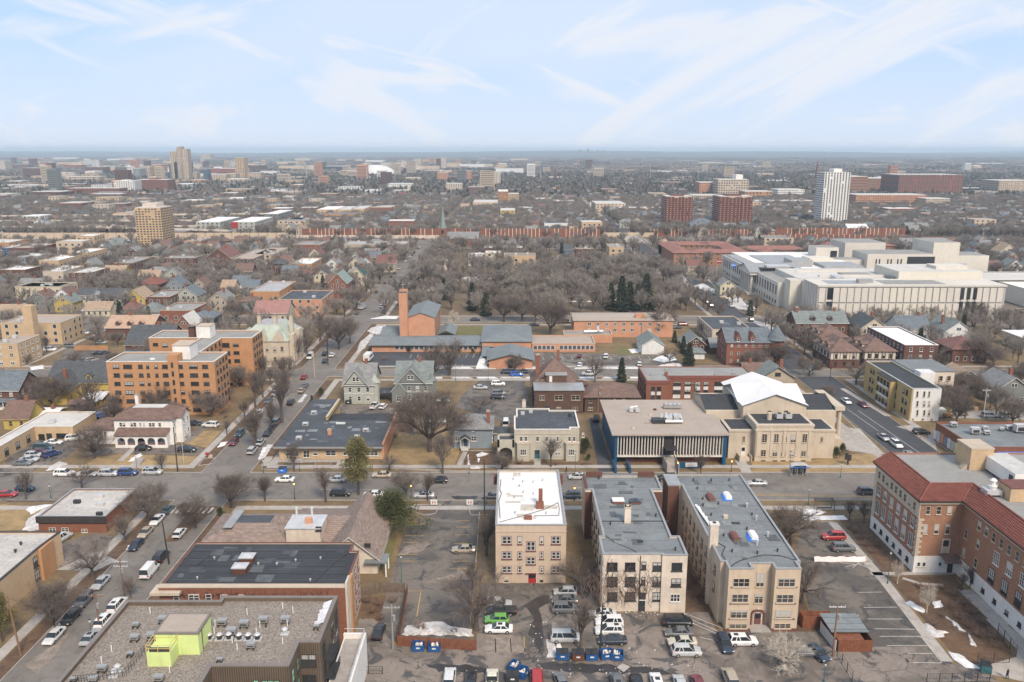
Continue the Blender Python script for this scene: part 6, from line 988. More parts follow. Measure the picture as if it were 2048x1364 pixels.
# (view, left, right, eave, height, depth, roof kind, roof rise, wall, roof, frames, label)
for v,xl,xr,ye,h,d,kd,rh,wm,rm,fm,lb in [
    (11,770,1110,345,5.5,15,'x',3.8,'brick_brown','tile_orange','trim_white','brick house with copper-coloured gambrel roof and three white dormers'),(11,915,1240,470,5,17,'x',6,'brick_brown','shingle_dark','trim_tan','brick house with steep black roof behind the orange flats'),(11,340,790,745,5.2,14,'x',5.2,'siding_yellow','shingle_dark','siding_yellow','yellow-trimmed house with big dark roof beside the orange flats'),
    (11,300,480,800,5,10,'y',4,'siding_yellow','shingle_dark','siding_yellow','yellow gabled wing half hidden by the bare tree'),(11,-60,130,800,6,12,'x',4.4,'brick_brown','shingle_blue','trim_white','dark house with slate-blue roof at the left edge'),(11,20,205,1005,3.6,8,'x',4,'siding_yellow','shingle_brown','siding_yellow','low house with brown roof and cream dormer behind the shops'),(11,215,400,985,2.6,7,'x',.8,'siding_yellow','roof_white','siding_yellow','garage with flat white roof by the yellow house'),
    (11,610,740,868,2.7,8,'x',.8,'siding_yellow','roof_white','siding_yellow','shed with white metal roof beside the orange flats'),(11,500,660,905,2.2,5,'x',.7,'wood_grey','shingle_brown','trim_dark','open timber shed with brown roof'),(11,720,880,130,6,12,'x',4,'siding_white','shingle_dark','trim_white','white house with dark roof and snow left on its ridge'),(11,905,1060,135,6,12,'y',4.6,'siding_yellow','shingle_tan','trim_white','pale yellow house with tan roof and dark gable'),(11,1275,1440,110,6,12,'y',4,'siding_greygreen','shingle_blue','trim_white','grey-green house with slate gables'),
    (11,880,1000,215,4.5,9,'h',3.4,'brick_red','shingle_maroon','trim_white','small house with maroon pyramid roof'),(11,1010,1170,235,4.5,10,'h',4,'siding_white','shingle_greygreen','trim_white','house with grey-green hipped roof left of the brick flats'),(11,1380,1560,275,6,11,'h',2.5,'siding_grey','shingle_blue','trim_white','slate-roofed house with brick chimneys behind the mansion'),(11,1285,1400,330,5.5,12,'y',4.2,'brick_red','roof_pale','trim_white','red brick house with twin stepped gables'),
    (11,620,800,215,3.5,9,'x',3.2,'siding_cream','shingle_tan','trim_white','low pale house with brown-grey gables'),(11,-40,190,235,4,10,'x',3,'siding_tan','shingle_tan','trim_white','tan house with two small gables behind the school'),(11,990,1165,30,5,14,'h',3,'brick_brown','tile_red','trim_white','house with salmon-red hipped roof'),(11,1210,1330,40,6,11,'y',4,'siding_blue','shingle_blue','trim_white','blue-grey house with pale gable'),(11,1400,1510,45,6,11,'y',4,'siding_tan','shingle_brown','trim_white','tan gabled house with brown bargeboards'),
    (12,645,790,105,9,16,'y',5,'brick_red','copper_green','trim_white','red brick castle-like mansion with green copper roof'),(12,30,300,350,7,14,'x',4.4,'limestone','tile_pink','trim_white','stone mansion wing with rose-pink slate roof'),(12,820,930,40,7,13,'y',4.6,'siding_cream','shingle_green','trim_white','house with dark green roof behind the brick castle'),
    (16,505,615,855,6,12,'y',4.4,'siding_white','shingle_grey','trim_white','white gabled house with grey roof west of the park'),(16,668,775,850,6.5,12,'y',4.6,'siding_cream','shingle_grey','trim_white','cream house with tall grey gables west of the park'),(16,860,990,840,6,13,'x',4.8,'siding_tan','shingle_maroon','trim_white','tan house with maroon roof and white porch north-west of the park'),(16,1235,1340,830,6,11,'h',2,'stucco_cream','shingle_tan','trim_white','cream villa with low roof and red chimneys'),(16,155,235,845,7,10,'h',3,'brick_brown','shingle_dark','trim_white','brown brick house with white windows'),
    (16,160,228,610,7,16,'y',5,'siding_cream','shingle_tan','trim_white','first of three matching gabled houses by the bridge'),(16,235,300,610,7,16,'y',5,'siding_cream','shingle_grey','trim_white','second of three matching gabled houses by the bridge'),(16,310,375,610,7,16,'y',5,'siding_tan','shingle_tan','trim_white','third of three matching gabled houses by the bridge'),
    (17,470,530,800,6,10,'x',3.6,'siding_navy','shingle_dark','trim_white','dark house behind the spruce north of the park'),(17,1395,1585,612,8,20,'h',5,'siding_greygreen','shingle_blue','trim_white','broad pale chapel with slate roof between the twin brick towers'),(15,1410,1570,800,9,22,'y',6,'brick_brown','shingle_maroon','trim_white','dark brick church hall with big white-framed window'),(18,85,230,630,6,12,'x',3.4,'siding_white','shingle_dark','trim_white','white house with dark roof before the white tower'),(18,740,890,665,7,18,'x',4,'siding_white','roof_white','trim_white','pale double house right of the white tower'),(14,1900,2010,260,7,12,'y',5,'siding_cream','shingle_tan','trim_white','cream house with tan gables at the right edge')]:
    xa,ya=G(v,xl,ye,h);xb,_=G(v,xr,ye,h)
    rt=house(lb,xa,xb,ya,ya+d,h,rh,kd,wm,rm,fm,chim=R.choice([None,1.5,-2]),dorm=3 if 'three white dormers' in lb else (2 if 'yellow-trimmed' in lb else 0),porch=R.random()<.3)
# castle-like stone mansion
rt=root('stone_mansion','pale stone mansion with green copper roofs, gables and tall chimneys','mansion',(-95,292,0));xa,xb,ya=-101,-82.5,296;occ(xa,xb,ya,ya+22)
part(MB().box(xa,xb,ya,ya+22,0,9.5),'wall','limestone',rt);part(MB().hip(xa,xb,ya,ya+22,9.5,5,.3,0,5.5,1),'roof',['copper_roof','roof_snowy'],rt)
for x in (-98,-92,-86):part(MB().box(x-2,x+2,ya-.4,ya+.1,9.3,10.5).gable_ends(x-2,x+2,ya-.4,ya+5,10.5,3.4,'y'),'stepped_gable','limestone',rt);part(MB().gable(x-1.9,x+1.9,ya-.2,ya+6,10.4,3.2,'y',.05),'gable_roof','copper_roof',rt);chimney(rt,x+3,ya+8,11,17.5,1.3,1.3,'limestone')
for y in (ya+4,ya+13):part(MB().box(xb,xb+1.6,y-2.2,y+2.2,0,11.5),'tower_bay','limestone',rt);wgrid(rt,'E',xb+1.6,y-2,y+2,2,(1.5,5,8.6),1.1,1.8,'2','trim_tan')
wgrid(rt,'S',ya,xa+1,xb-1,6,(1.5,5.5),1.1,1.9,'2','trim_tan')
# -- brick church with green spire beyond the park
rt=root('spired_church','dark brick church with tall green copper spire beyond the park','church',(-57,690,0));part(MB().box(-61,-54.5,690,696.5,0,14.5),'tower','brick_red',rt);part(MB().tube((-57.7,693.2,14.5),(-57.7,693.2,34),2.4,.05,8),'spire','copper_green',rt)
for sx in (-60.6,-54.9):part(MB().tube((sx,690.4,14.5),(sx,690.4,17.5),.7,.05,6),'pinnacle','copper_green',rt)
part(MB().box(-54.5,-28,690,706,0,6).gable_ends(-54.5,-28,690,706,6,5,'x'),'nave','brick_red',rt);part(MB().gable(-54.5,-28,690,706,6,5,'x',.5),'roof','shingle_grey',rt);boxpart(rt,'belfry_opening','glass',-59,-56.6,689.9,690,8,13)
# -- red-roofed apartment court north-east of the park
rt=root('apartment_court','brick apartment court with long salmon tile roofs around a yard','building',(170,560,0));occ(110,215,560,640)
for a in ((112,124,570,630,8.6),(124.1,165,570,582,8.6),(112,165,618,630.5,8.6),(153,165,582.1,617.9,8.6),(168,214,600,614,7.4),(232,290,624,638,7.4),(176,190,582,600,7.4)):part(MB().box(*a[:4],0,a[4]),'wall','brick_school',rt);part(MB().hip(*a[:4],a[4],2.2,.7),'roof','tile_salmon',rt);small_windows(rt,'S',a[2],a[0],a[1],a[4],'trim_tan',4)
occ(168,300,580,632)
# ------------------------------------------------------------------ the sunken motorway and its walls
sheet('road',rect(-700,800,712,745),.03,'road_asphalt');occ(-700,800,690,764,0)
sheet('verge',rect(-700,800,745.5,752),.03,'winter_grass')
def sound_wall(lb,xs,y,h,sp,ystep=0,m='brick_red',pm='stucco_cream'):
    r_=root('sound_wall',lb,'wall',(xs[0],y,0));n=int((xs[1]-xs[0])/sp)
    for i in range(n):
        xa=xs[0]+i*sp;yy=y+ystep*i;dh=R.choice((0,0,.15));part(MB().box(xa+.3,xa+sp-.3,yy,yy+.4,0,h+dh).box(xa+.3,xa+sp-.3,yy-.05,yy+.45,h+dh,h+dh+.2),'panel',m,r_) if n<=300 else None
        part(MB().box(xa-.3,xa+.3,yy-.25,yy+.5,0,h+.5),'post',pm if R.random()<.75 else m,r_)
sound_wall('long brown motorway wall with pale posts, left of the bridge',(-192,83),759,7.6,3.5);sound_wall('long brown motorway wall with pale posts, right of the bridge',(128,240),765,6.6,3.2,.0);sound_wall('brown motorway wall with pale posts continuing behind the museum',(241,360),757,8.2,3.6);sound_wall('shorter nearer brown motorway wall above the museum roofs',(205,300),690,9,4.5)
r_=root('retaining_wall','pale concrete motorway wall with a cream coping at the left','wall',(-300,740,0));[part(MB().box(-500+i*8,-492.4+i*8,745,745.5,0,5.5),'panel','stucco_sand',r_) for i in range(37)]
r_=root('retaining_wall','low cream wall below the left end of the brown motorway wall','wall',(-120,748,0));[part(MB().box(-205+i*8,-197.4+i*8,748,748.4,0,3),'panel','stucco_cream',r_) for i in range(18)]
r_=root('bridge','concrete avenue bridge over the motorway with pale parapets','bridge',(106,700,0));part(MB().box(98,115,706,760,.2,1.2),'deck','concrete',r_);[part(MB().box(x,x+.5,704,762,1.2,2.4),'parapet','stucco_cream',r_) for x in (97.4,115.1)];part(MB().box(84,130,762,762.5,0,4),'abutment','stucco_sand',r_)
for i,(x,y,l,a) in enumerate(((-470,800,330,.06),(-520,870,420,.02),(-440,950,380,.12),(-330,780,150,-.25))):
    r_=root('overpass',['pale curved motorway ramp nearest the round tower','long concrete overpass left of the round tower','distant flyover before the red blocks','short bridge by the white dome houses'][i],'bridge',(x,y,0),a);MB().box(-l/2,l/2,-6,6,5,6.2).build('deck','concrete',r_);MB().box(-l/2,l/2,-6.3,-6,5.4,7.2).build('parapet','stucco_cream',r_)
    b=MB();[b.box(-l/2+20*j,-l/2+20*j+1.5,-3,3,0,5) for j in range(1,int(l/20))];b.build('piers','concrete',r_,kind='stuff');occ(x-l/2,x+l/2,y-10,y+10)
sheet('road',px(15,[(0,640),(420,560),(780,470),(900,478),(700,530),(300,640),(0,700)]),.05,'lot_asphalt');sheet('road',px(15,[(1280,420),(1450,365),(1600,340),(1820,280),(1880,280),(1760,335),(1600,375),(1380,425)]),.06,'concrete');sheet('road',px(17,[(740,590),(560,380),(505,330),(520,330),(600,400),(790,590)]),.05,'concrete')
# ------------------------------------------------------------------ landmarks across the city: (view, left, right, base, top, depth, wall, windows across, rows, label)
def tower(v,xl,xr,yb,yt,d,wm,nc,nr,lb,crown=None,fm=None,slit=False,roof='roof_pale',name='tower_block'):
    lb=lb+(' far across the city' if len(lb.split())<4 else '')
    xa,ya=G(v,xl,yb);xb,_=G(v,xr,yb);h=F(v,xl,yt,ya)[1];rt=root(name,lb,'building',((xa+xb)/2,ya,0));occ(xa,xb,ya,ya+d,5)
    part(MB().box(xa,xb,ya,ya+d,0,h),'wall',wm,rt);part(MB().box(xa+.4,xb-.4,ya+.4,ya+d-.4,h,h+.5),'roof',roof,rt);b=MB();w_=(xb-xa)/nc;hh=h/nr;f,p=side(xa,xb);nd=max(2,int(d/max(w_,3)))
    for i in range(nc):
        for j in range(nr):
            if R.random()<.05:continue
            x=xa+(i+.5)*w_;z=j*hh+hh*.3;q=.14 if 'maroon' in lb else .2 if 'stripes' in lb else .27;b.box(x-w_*q,x+w_*q,ya-(1 if 'maroon' in lb else .15),ya,z,z+hh*(.82 if 'stripes' in lb else .3 if 'maroon' in lb else .5))
    for i in range(nd):
        for j in range(nr):
            y=ya+(i+.5)*d/nd;z=j*hh+hh*.3;q=(p,p+.15) if f=='E' else (p-.15,p);b.box(*q,y-d/nd*.27,y+d/nd*.27,z,z+hh*.5)
    part(b,'windows',fm or 'glass_far',rt,kind='stuff')
    if 'maroon' in lb:[part(MB().box(xa+(xb-xa)*q0,xa+(xb-xa)*q1,ya-.8,ya+5,0,h*q2).box(xa+(xb-xa)*q0,xa+(xb-xa)*q1,ya-.7,ya+5,h*q2,h*q2+1.4,1),'window_bay',[wm,'trim_tan'],rt) for q0,q1,q2 in ((.3,.47,.97),(.66,.8,.97))]
    if crown:part(MB().box(xa+(xb-xa)*crown[0],xa+(xb-xa)*crown[1],ya+d*.2,ya+d*.8,h,h*(1+crown[2])),'crown',crown[3] if len(crown)>3 else wm,rt)
    return rt
for a in [(17,1205,1400,660,415,26,'brick_maroon',8,16,'left of two slab-sided maroon brick towers',(.25,.7,.05)),(17,1592,1835,660,415,28,'brick_maroon',9,16,'right of two slab-sided maroon brick towers',(.25,.7,.05)),(18,525,718,660,245,22,'stucco_white',9,25,'tall white tower with dark window stripes',(.4,.72,.07)),
    (15,945,1120,752,465,24,'brick_tan',8,17,'rounded beige tower with cream crown left of centre',(.22,.76,.1,'stucco_cream')),(18,722,870,420,275,60,'brick_school',10,7,'dark brick hospital block right of the white tower'),(18,870,1090,400,288,60,'brick_school',12,6,'brick hospital wing with cream top floor'),(18,1100,1578,425,262,70,'brick_red',24,4,'wide dark brick and glass hospital with vertical stripes'),
    (18,785,1310,505,412,40,'brick_pink',30,6,'long salmon terraced housing block'),(18,1308,1490,515,440,30,'brick_cream',12,5,'cream flats right of the salmon block'),(18,1850,2080,415,305,60,'stucco_sand',16,7,'grey-beige office slab at the right edge'),(18,203,403,445,372,40,'stucco_white',14,5,'white finned block left of the white tower'),(18,1592,1765,400,362,30,'trim_dark',6,2,'black low box before the beige slab'),(18,0,160,440,398,40,'brick_orange',10,3,'orange brick clinic base'),(18,0,495,500,458,30,'brick_pink',30,2,'long low pink parking range'),
    (17,1455,1590,420,312,40,'brick_pink',10,8,'pink hospital block behind the left brick tower'),(17,1590,1810,430,290,40,'brick_cream',12,8,'cream hospital block with white stair tower',(.62,.85,.25,'stucco_white')),(17,1790,1990,445,378,40,'brick_orange',8,3,'orange brick hospital wing'),(17,1400,1600,465,405,36,'stucco_sand',14,3,'low cream hospital podium'),
    (17,255,390,470,432,30,'brick_orange',8,3,'low orange brick block on the main avenue'),(17,390,545,490,448,30,'brick_red',8,3,'low red brick block on the main avenue'),(16,1693,1762,448,352,24,'brick_orange',5,9,'brick tower with white top floors',(.0,.98,.1,'stucco_white')),(16,1762,1835,448,368,24,'brick_tan',6,8,'tan tower joined to the white-topped one'),(16,1338,1448,368,298,26,'stucco_cream',7,8,'cream slab with notched centre'),(16,1632,1710,320,218,30,'stucco_cream',7,15,'pale tower with striped balconies'),
    (16,1278,1352,290,222,26,'brick_pink',6,9,'left of two salmon brick towers'),(16,1420,1512,290,212,28,'brick_pink',8,9,'right of two salmon brick towers'),(16,1117,1168,218,130,30,'brick_cream',4,18,'cream tower on the skyline, left of three'),(16,1272,1304,214,126,30,'brick_brown',3,18,'brown tower on the skyline, middle of three'),(16,1305,1340,214,122,30,'stucco_cream',3,18,'cream tower on the skyline, right of three'),(16,1037,1062,180,140,30,'stucco_cream',3,10,'small far cream tower'),(16,735,797,250,172,36,'brick_brown',5,12,'brown tower by the white dome'),
    (16,387,467,222,176,50,'stucco_cream',6,7,'cream office block on the skyline left'),(16,444,505,222,150,50,'brick_brown',4,8,'dark gabled tower behind the cream office'),(16,512,650,225,180,60,'glass_far',10,6,'green glass block on the skyline'),(16,160,205,165,122,60,'copper_green',4,8,'pale green slab on the left skyline'),(16,220,285,165,125,60,'copper_green',4,8,'second pale green slab on the left skyline'),(16,942,1105,348,300,40,'stucco_white',14,5,'white and pink flats with many windows'),(16,412,725,285,266,30,'stucco_sand',20,1,'long sandy warehouse on the far plain'),(16,975,1085,390,345,24,'roof_grey',5,2,'grey church hall with slim bell tower',(.9,1.05,.5,'stucco_sand')),
    (15,785,925,372,280,30,'stucco_white',9,12,'white slab behind the long red block',(.3,.6,.08)),(15,465,822,385,330,30,'brick_red',22,6,'long red brick block'),(15,940,1152,360,272,36,'brick_red',14,8,'broad red brick block with stepped top',(.35,.6,.12)),(15,163,300,268,192,50,'brick_brown',8,6,'dark brown tower at left'),(15,585,705,240,185,50,'brick_brown',8,5,'far dark brown block'),(15,0,42,225,142,40,'stucco_cream',4,12,'white tower at the left edge'),(15,440,680,290,250,40,'stucco_sand',14,3,'long tan sheds'),(15,0,250,335,308,40,'roof_pale',10,1,'pale long roofs at left'),
    (15,1612,1674,280,122,34,'brick_tan',4,24,'slim brown tower left of centre skyline'),(15,1450,1545,295,235,36,'stucco_sand',8,8,'cream slab right of the grey towers'),(15,1545,1610,290,230,36,'stucco_sand',5,8,'second cream slab'),(15,1690,1780,278,225,36,'stucco_sand',7,6,'third cream slab'),(15,1370,1440,170,98,60,'brick_cream',6,10,'tan tower behind the slabs'),(15,1400,1535,190,132,60,'siding_grey',10,6,'wide grey slab'),(15,915,960,270,195,40,'metal_grey',4,9,'grey tower left of the cluster'),(15,962,1030,265,180,40,'stucco_sand',5,9,'tan tower left of the cluster'),(15,1040,1110,262,168,40,'brick_pink',5,9,'pinkish tower left of the cluster'),(15,1085,1150,275,220,40,'siding_navy',5,6,'dark block below the cluster'),
    (15,1675,1790,225,172,60,'brick_brown',8,5,'wide brown far block'),(15,410,560,490,432,34,'brick_red',8,5,'brick and glass block by the motorway'),(15,215,420,405,355,40,'brick_brown',10,4,'dark brown flats left of the red block')]:
    tower(*a[:10],crown=a[10] if len(a)>10 else None,fm='trim_tan' if 'maroon' in a[9] else None)
for i,(xl,xr,yt,m) in enumerate(((1158,1195,160,'siding_grey'),(1175,1222,78,'stucco_sand'),(1222,1256,45,'stucco_sand'),(1256,1298,62,'stucco_sand'),(1262,1306,152,'metal_dark'),(1196,1256,150,'siding_greygreen'),(1316,1350,220,'stucco_sand'),(1390,1425,200,'siding_navy'))):
    tower(15,xl+2,xr-3,285+(i%4)*4-8,yt,24,m,3 if yt<100 else 5,30 if yt<100 else 14,['lowest left tower of the concrete skyline cluster','stepped left tower of the concrete cluster','tallest tower of the concrete cluster','right high tower of the concrete cluster','dark low right tower of the cluster','striped middle tower of the cluster','small tan tower right of the cluster','narrow navy tower right of the cluster'][i])
xa,ya=G(16,858,245);q=root('stadium_dome','white inflated dome on the far plain','stadium',(xa,ya,0));b=MB()
for i in range(6):
    for j in range(16):
        P_=lambda a_,t_:(62*cos(a_*pi/12)*cos(t_*pi/8),60*cos(a_*pi/12)*sin(t_*pi/8),30*sin(a_*pi/12)+4);b.face([P_(i,j),P_(i,j+1),P_(i+1,j+1),P_(i+1,j)])
b.build('dome','siding_white',q,smooth=True);MB().tube((0,0,0),(0,0,4.5),62,62,20,cap=False).build('ring','stucco_sand',q)
for v,x,yb,yt,lb in ((16,793,120,-15,'tall lattice mast left of centre'),(16,378,105,62,'short mast on the left skyline'),(17,404,290,205,'dark church spire far off'),(17,415,400,325,'red church steeple on the avenue'),(17,1100,245,165,'white light mast'),(17,1450,250,200,'leaning far mast'),(18,497,265,163,'brown chimney stack left of the white tower'),(17,297,280,212,'pale pole far off'),(16,1985,260,195,'pale pole right of the towers'),(16,1317,120,75,'thin skyline mast')):
    X,Y=G(v,x,max(yb,130 if v==16 else 150));f_=min(1,2100/Y);X,Y=X*f_,Y*f_;h=F(v,x,yt,Y)[1];lb=lb+(' standing beyond the motorway' if len(lb.split())<5 else '');q=root('mast' if 'steeple' not in lb and 'spire' not in lb else 'steeple',lb,'mast' if 'spire' not in lb and 'steeple' not in lb else 'steeple',(X,Y,0));w_=Y/1650*(.5 if 'mast' in lb or 'pole' in lb else 4.5);MB().tube((0,0,0),(0,0,h),w_,w_*.2,6).build('shaft','trim_maroon' if 'red' in lb or 'brown' in lb or 'dark' in lb else 'metal_light',q)
X,Y=G(18,1685,230);q=root('water_tower','pale domed water tower at the far right','water tower',(X,Y,0));h=F(18,1685,185,Y)[1];MB().tube((0,0,0),(0,0,h*.5),9,9,12).tube((0,0,h*.5),(0,0,h*.8),19,19,14).tube((0,0,h*.8),(0,0,h),19,4,14).build('tank','stucco_sand',q)
for x,yb,w_,yt in ((560,96,26,70),(613,96,16,64),(683,96,8,72),(722,96,10,76),(640,98,50,92),(785,98,12,88)):
    X,Y=-1024*0+(1000+x/3.657-1024)/FPX*9300,9000;z_=F(17,x,yt,Y)[1];q=root('skyline_tower','faint tower of the distant downtown on the horizon','building',(X,Y,0),group='distant downtown towers');MB().box(-w_*.7,w_*.7,0,40,0,max(60,z_)).build('wall','siding_grey',q)
# ------------------------------------------------------------------ houses street by street beyond the surveyed ones
WALLS=[('white','siding_white',5),('cream','siding_cream',3),('tan','siding_tan',3),('grey','siding_grey',2),('grey-green','siding_greygreen',2),('blue-grey','siding_blue',2),('brown','cedar_brown',1),('brick','brick_brown',2),('yellow','siding_yellow',.2)]
ROOFS=[('dark','shingle_dark',4),('grey','shingle_grey',5),('brown','shingle_brown',4),('tan','shingle_tan',1.5),('slate','shingle_blue',2.5),('maroon','shingle_maroon',1),('green','shingle_greygreen',1)]
def pick(t):return R.choices(t,[x[2] for x in t])[0]
def inview(x,y):return abs(x)<.645*y+12 and y>200
def road_hit(x,y):return any(abs(x-a)<9 for a in (-71,106.5)) and y<1500
def zone_of(x,y):
    if y<700:return ('west of the park' if x>-190 else 'far west of the park')+(' near the motorway' if y>560 else '') if x<-65 else 'north of the park' if x<101 else 'east of the museum'
    return ('far left' if x<-.35*y else 'left of the spire' if x<-.07*y else 'beyond the spire' if x<.08*y else 'around the twin towers' if x<.33*y else 'around the white tower')+(' behind the wall' if y<860 else ' past the motorway' if y<1300 else ' on the far plain')
n_house=n_flat=0;far={};cols=[-790+89*i for i in range(19)]
def far_box(key,x0,x1,y0,y1,h,g_=None):
    b=far.setdefault(key,MB());b.box(x0,x1,y0,y1,0,h)
def rand_house(x,y):
    global n_house
    w_,d_=R.uniform(7,9.5),R.uniform(9.5,13)
    if R.random()<.35:w_,d_=d_,w_
    if not free(x-w_/2,x+w_/2,y,y+d_):return
    wn,wm,_=pick(WALLS);rn,rm,_=pick(ROOFS);kd=R.choice('xyyh');h=R.uniform(5,6.6);rh=R.uniform(2.6,4.2) if kd!='h' else R.uniform(2,3)
    zone=zone_of(x,y);ch=R.choice([None,1.2]);tall='tall' if h>5.9 else 'low'
    form={'x':'side-gabled','y':'front-gabled','h':'hip-roofed'}[kd]
    if n_house<215:
        n_house+=1;house(f"{wn} {form} house, {rn} roof{' and chimney' if ch else ''}, {zone}",x-w_/2,x+w_/2,y,y+d_,h,rh,kd,wm,rm,group=f"{wn} {form} houses, {rn} roofs{' and chimneys' if ch else ''}, {zone}",win=True,chim=ch)
    else:
        occ(x-w_/2,x+w_/2,y,y+d_,0);far.setdefault(('w',wm),MB()).box(x-w_/2,x+w_/2,y,y+d_,0,h);b=far.setdefault(('r',rm),MB())
        if kd=='h':b.hip(x-w_/2,x+w_/2,y,y+d_,h,rh,.4)
        else:
            b2=far[('w',wm)];b2.gable_ends(x-w_/2,x+w_/2,y,y+d_,h,rh,kd)
            xa,xb,ya,yb,e=x-w_/2-.4,x+w_/2+.4,y-.4,y+d_+.4,h-.2
            if kd=='x':m_=(ya+yb)/2;b.face([(xa,ya,e),(xb,ya,e),(xb,m_,h+rh),(xa,m_,h+rh)]).face([(xb,yb,e),(xa,yb,e),(xa,m_,h+rh),(xb,m_,h+rh)])
            else:m_=(xa+xb)/2;b.face([(xa,yb,e),(xa,ya,e),(m_,ya,h+rh),(m_,yb,h+rh)]).face([(xb,ya,e),(xb,yb,e),(m_,yb,h+rh),(m_,ya,h+rh)])
        wb=far.setdefault(('g','glass_far'),MB())
        for i in range(2):
            for z in (1.2,3.9):xx=x-w_/2+w_*(i+.5)/2;wb.face([(xx-.6,y-.05,z),(xx+.6,y-.05,z),(xx+.6,y-.05,z+1.4),(xx-.6,y-.05,z+1.4)])
FL_W=[('cream','brick_cream',2),('tan brick','brick_tan',3),('brown brick','brick_brown',3),('red brick','brick_red',2),('pale','stucco_sand',2),('white','siding_white',2),('orange brick','brick_orange',1)]
FL_R=[('white','roof_white',2),('pale','roof_pale',3),('grey','roof_grey',3),('tan','roof_tan',1.5),('dark','roof_membrane',2)]
def rand_flat(x,y,big=1.0):
    global n_flat
    w_,d_,h=R.uniform(14,34)*big,R.uniform(14,30)*big,R.choice([4,6,8,9,10,12])
    if not free(x-w_/2,x+w_/2,y,y+d_):return
    wn,wm,_=pick(FL_W);rn,rm,_=pick(FL_R);zone=zone_of(x,y)
    if n_flat<200:n_flat+=1;st_='low' if h<7 else 'tall' if h>9 else 'mid-height';flat_house(f'{st_} {wn} flat-topped block with {rn} roof {zone}',x-w_/2,x+w_/2,y,y+d_,h,wm,rm,group=f'{st_} {wn} flat-topped blocks with {rn} roofs {zone}',sp=4.5,ww=1.8)
    else:occ(x-w_/2,x+w_/2,y,y+d_,0);far.setdefault(('w',wm),MB()).box(x-w_/2,x+w_/2,y,y+d_,0,h);far.setdefault(('r',rm),MB()).box(x-w_/2+.5,x+w_/2-.5,y+.5,y+d_-.5,h,h+.3)
y=400
while y<2600:
    x=-1700
    step=15 if y<1300 else 22
    while x<1700:
        x+=R.uniform(11.5,14.5) if y<1300 else R.uniform(14,26)
        if not inview(x,y) or (x%89<12 and y<1500) or R.random()<(.2 if y<1100 else .45 if y<1600 else .62 if x<0 else .8):continue
        if road_hit(x,y):continue
        left_comm=x<-.22*y and y>430
        if R.random()<(.17 if left_comm else .045)*(1.5 if y>1300 else 1):rand_flat(x,y+R.uniform(0,5),1.0 if y<1300 else 1.5)
        elif not (left_comm and R.random()<.45):rand_house(x,y+R.uniform(-1.5,1.5))
    y+=step if (int(y/15)%3) else step+12
for i in range(60):
    yy=R.uniform(1500,4200);xx=R.uniform(-.6,.12 if i%4 else .6)*yy;h=R.uniform(22,48);w_=R.uniform(16,30);far.setdefault(('w',R.choice(('brick_cream','stucco_sand','brick_brown','brick_pink','stucco_white','siding_grey'))),MB()).box(xx,xx+w_,yy,yy+18,0,h);gb=far.setdefault(('g','glass_far'),MB())
    for j in range(int(h/3.5)):gb.box(xx+1,xx+w_-1,yy-.2,yy,1.5+j*3.5,2.9+j*3.5)
for i in range(520):  # sheds, blocks and works on the plain
    yy=2600*(7000/2600)**(R.random()**1.4);xx=R.uniform(-.64,.64)*yy;s=yy/2400
    if R.random()<.6 and xx>0:continue
    w_,d_,h=R.uniform(18,80)*s,R.uniform(30,60),R.choice([6,8,10,14,22 if xx<0 else 12]);wn,wm,_=pick(FL_W);rn,rm,_=pick(FL_R);far.setdefault(('w',wm),MB()).box(xx,xx+w_,yy,yy+d_,0,h);far.setdefault(('r',rm),MB()).box(xx,xx+w_,yy,yy+d_,h,h+.3)
mats_=sorted({k_[1] for k_ in far});allb=MB()
for (t_,m_),b in far.items():
    o_=len(allb.v);allb.v+=b.v;allb.f+=[tuple(o_+i for i in f_) for f_ in b.f];allb.m+=[mats_.index(m_)]*len(b.f)
allb.build('distant_houses',mats_,label='mass of small houses and flat blocks spreading to the far plain',cat='houses',kind='stuff')
# low wooded hills that close the plain
b=MB();nx,ny=130,14
def hz_(x,y):t=max(0,min(1,(y-6500)/6500));return t*t*(3-2*t)*(46+16*sin(x/1700+1)+7*sin(x/640)+4*sin(x/210+y/300)+(14*math.exp(-((x-4200)/1100)**2))+R.uniform(-1.5,1.5))-1.5*(1-t)
g_=[[(-10500+21000*i/nx,6300+(9200)*j/ny) for i in range(nx+1)] for j in range(ny+1)]
for j in range(ny+1):
    for i in range(nx+1):x,y=g_[j][i];b.v.append((x,y,hz_(x,y)))
for j in range(ny):
    for i in range(nx):a=j*(nx+1)+i;b.f.append((a,a+1,a+nx+2,a+nx+1));b.m.append(0)
ground_mat('wooded_plain',[(.085,.082,.068),(.12,.105,.085),(.06,.062,.055),(.16,.145,.125)],(.0006,.004,.03));b.build('hills','wooded_plain',kind='structure',smooth=True)
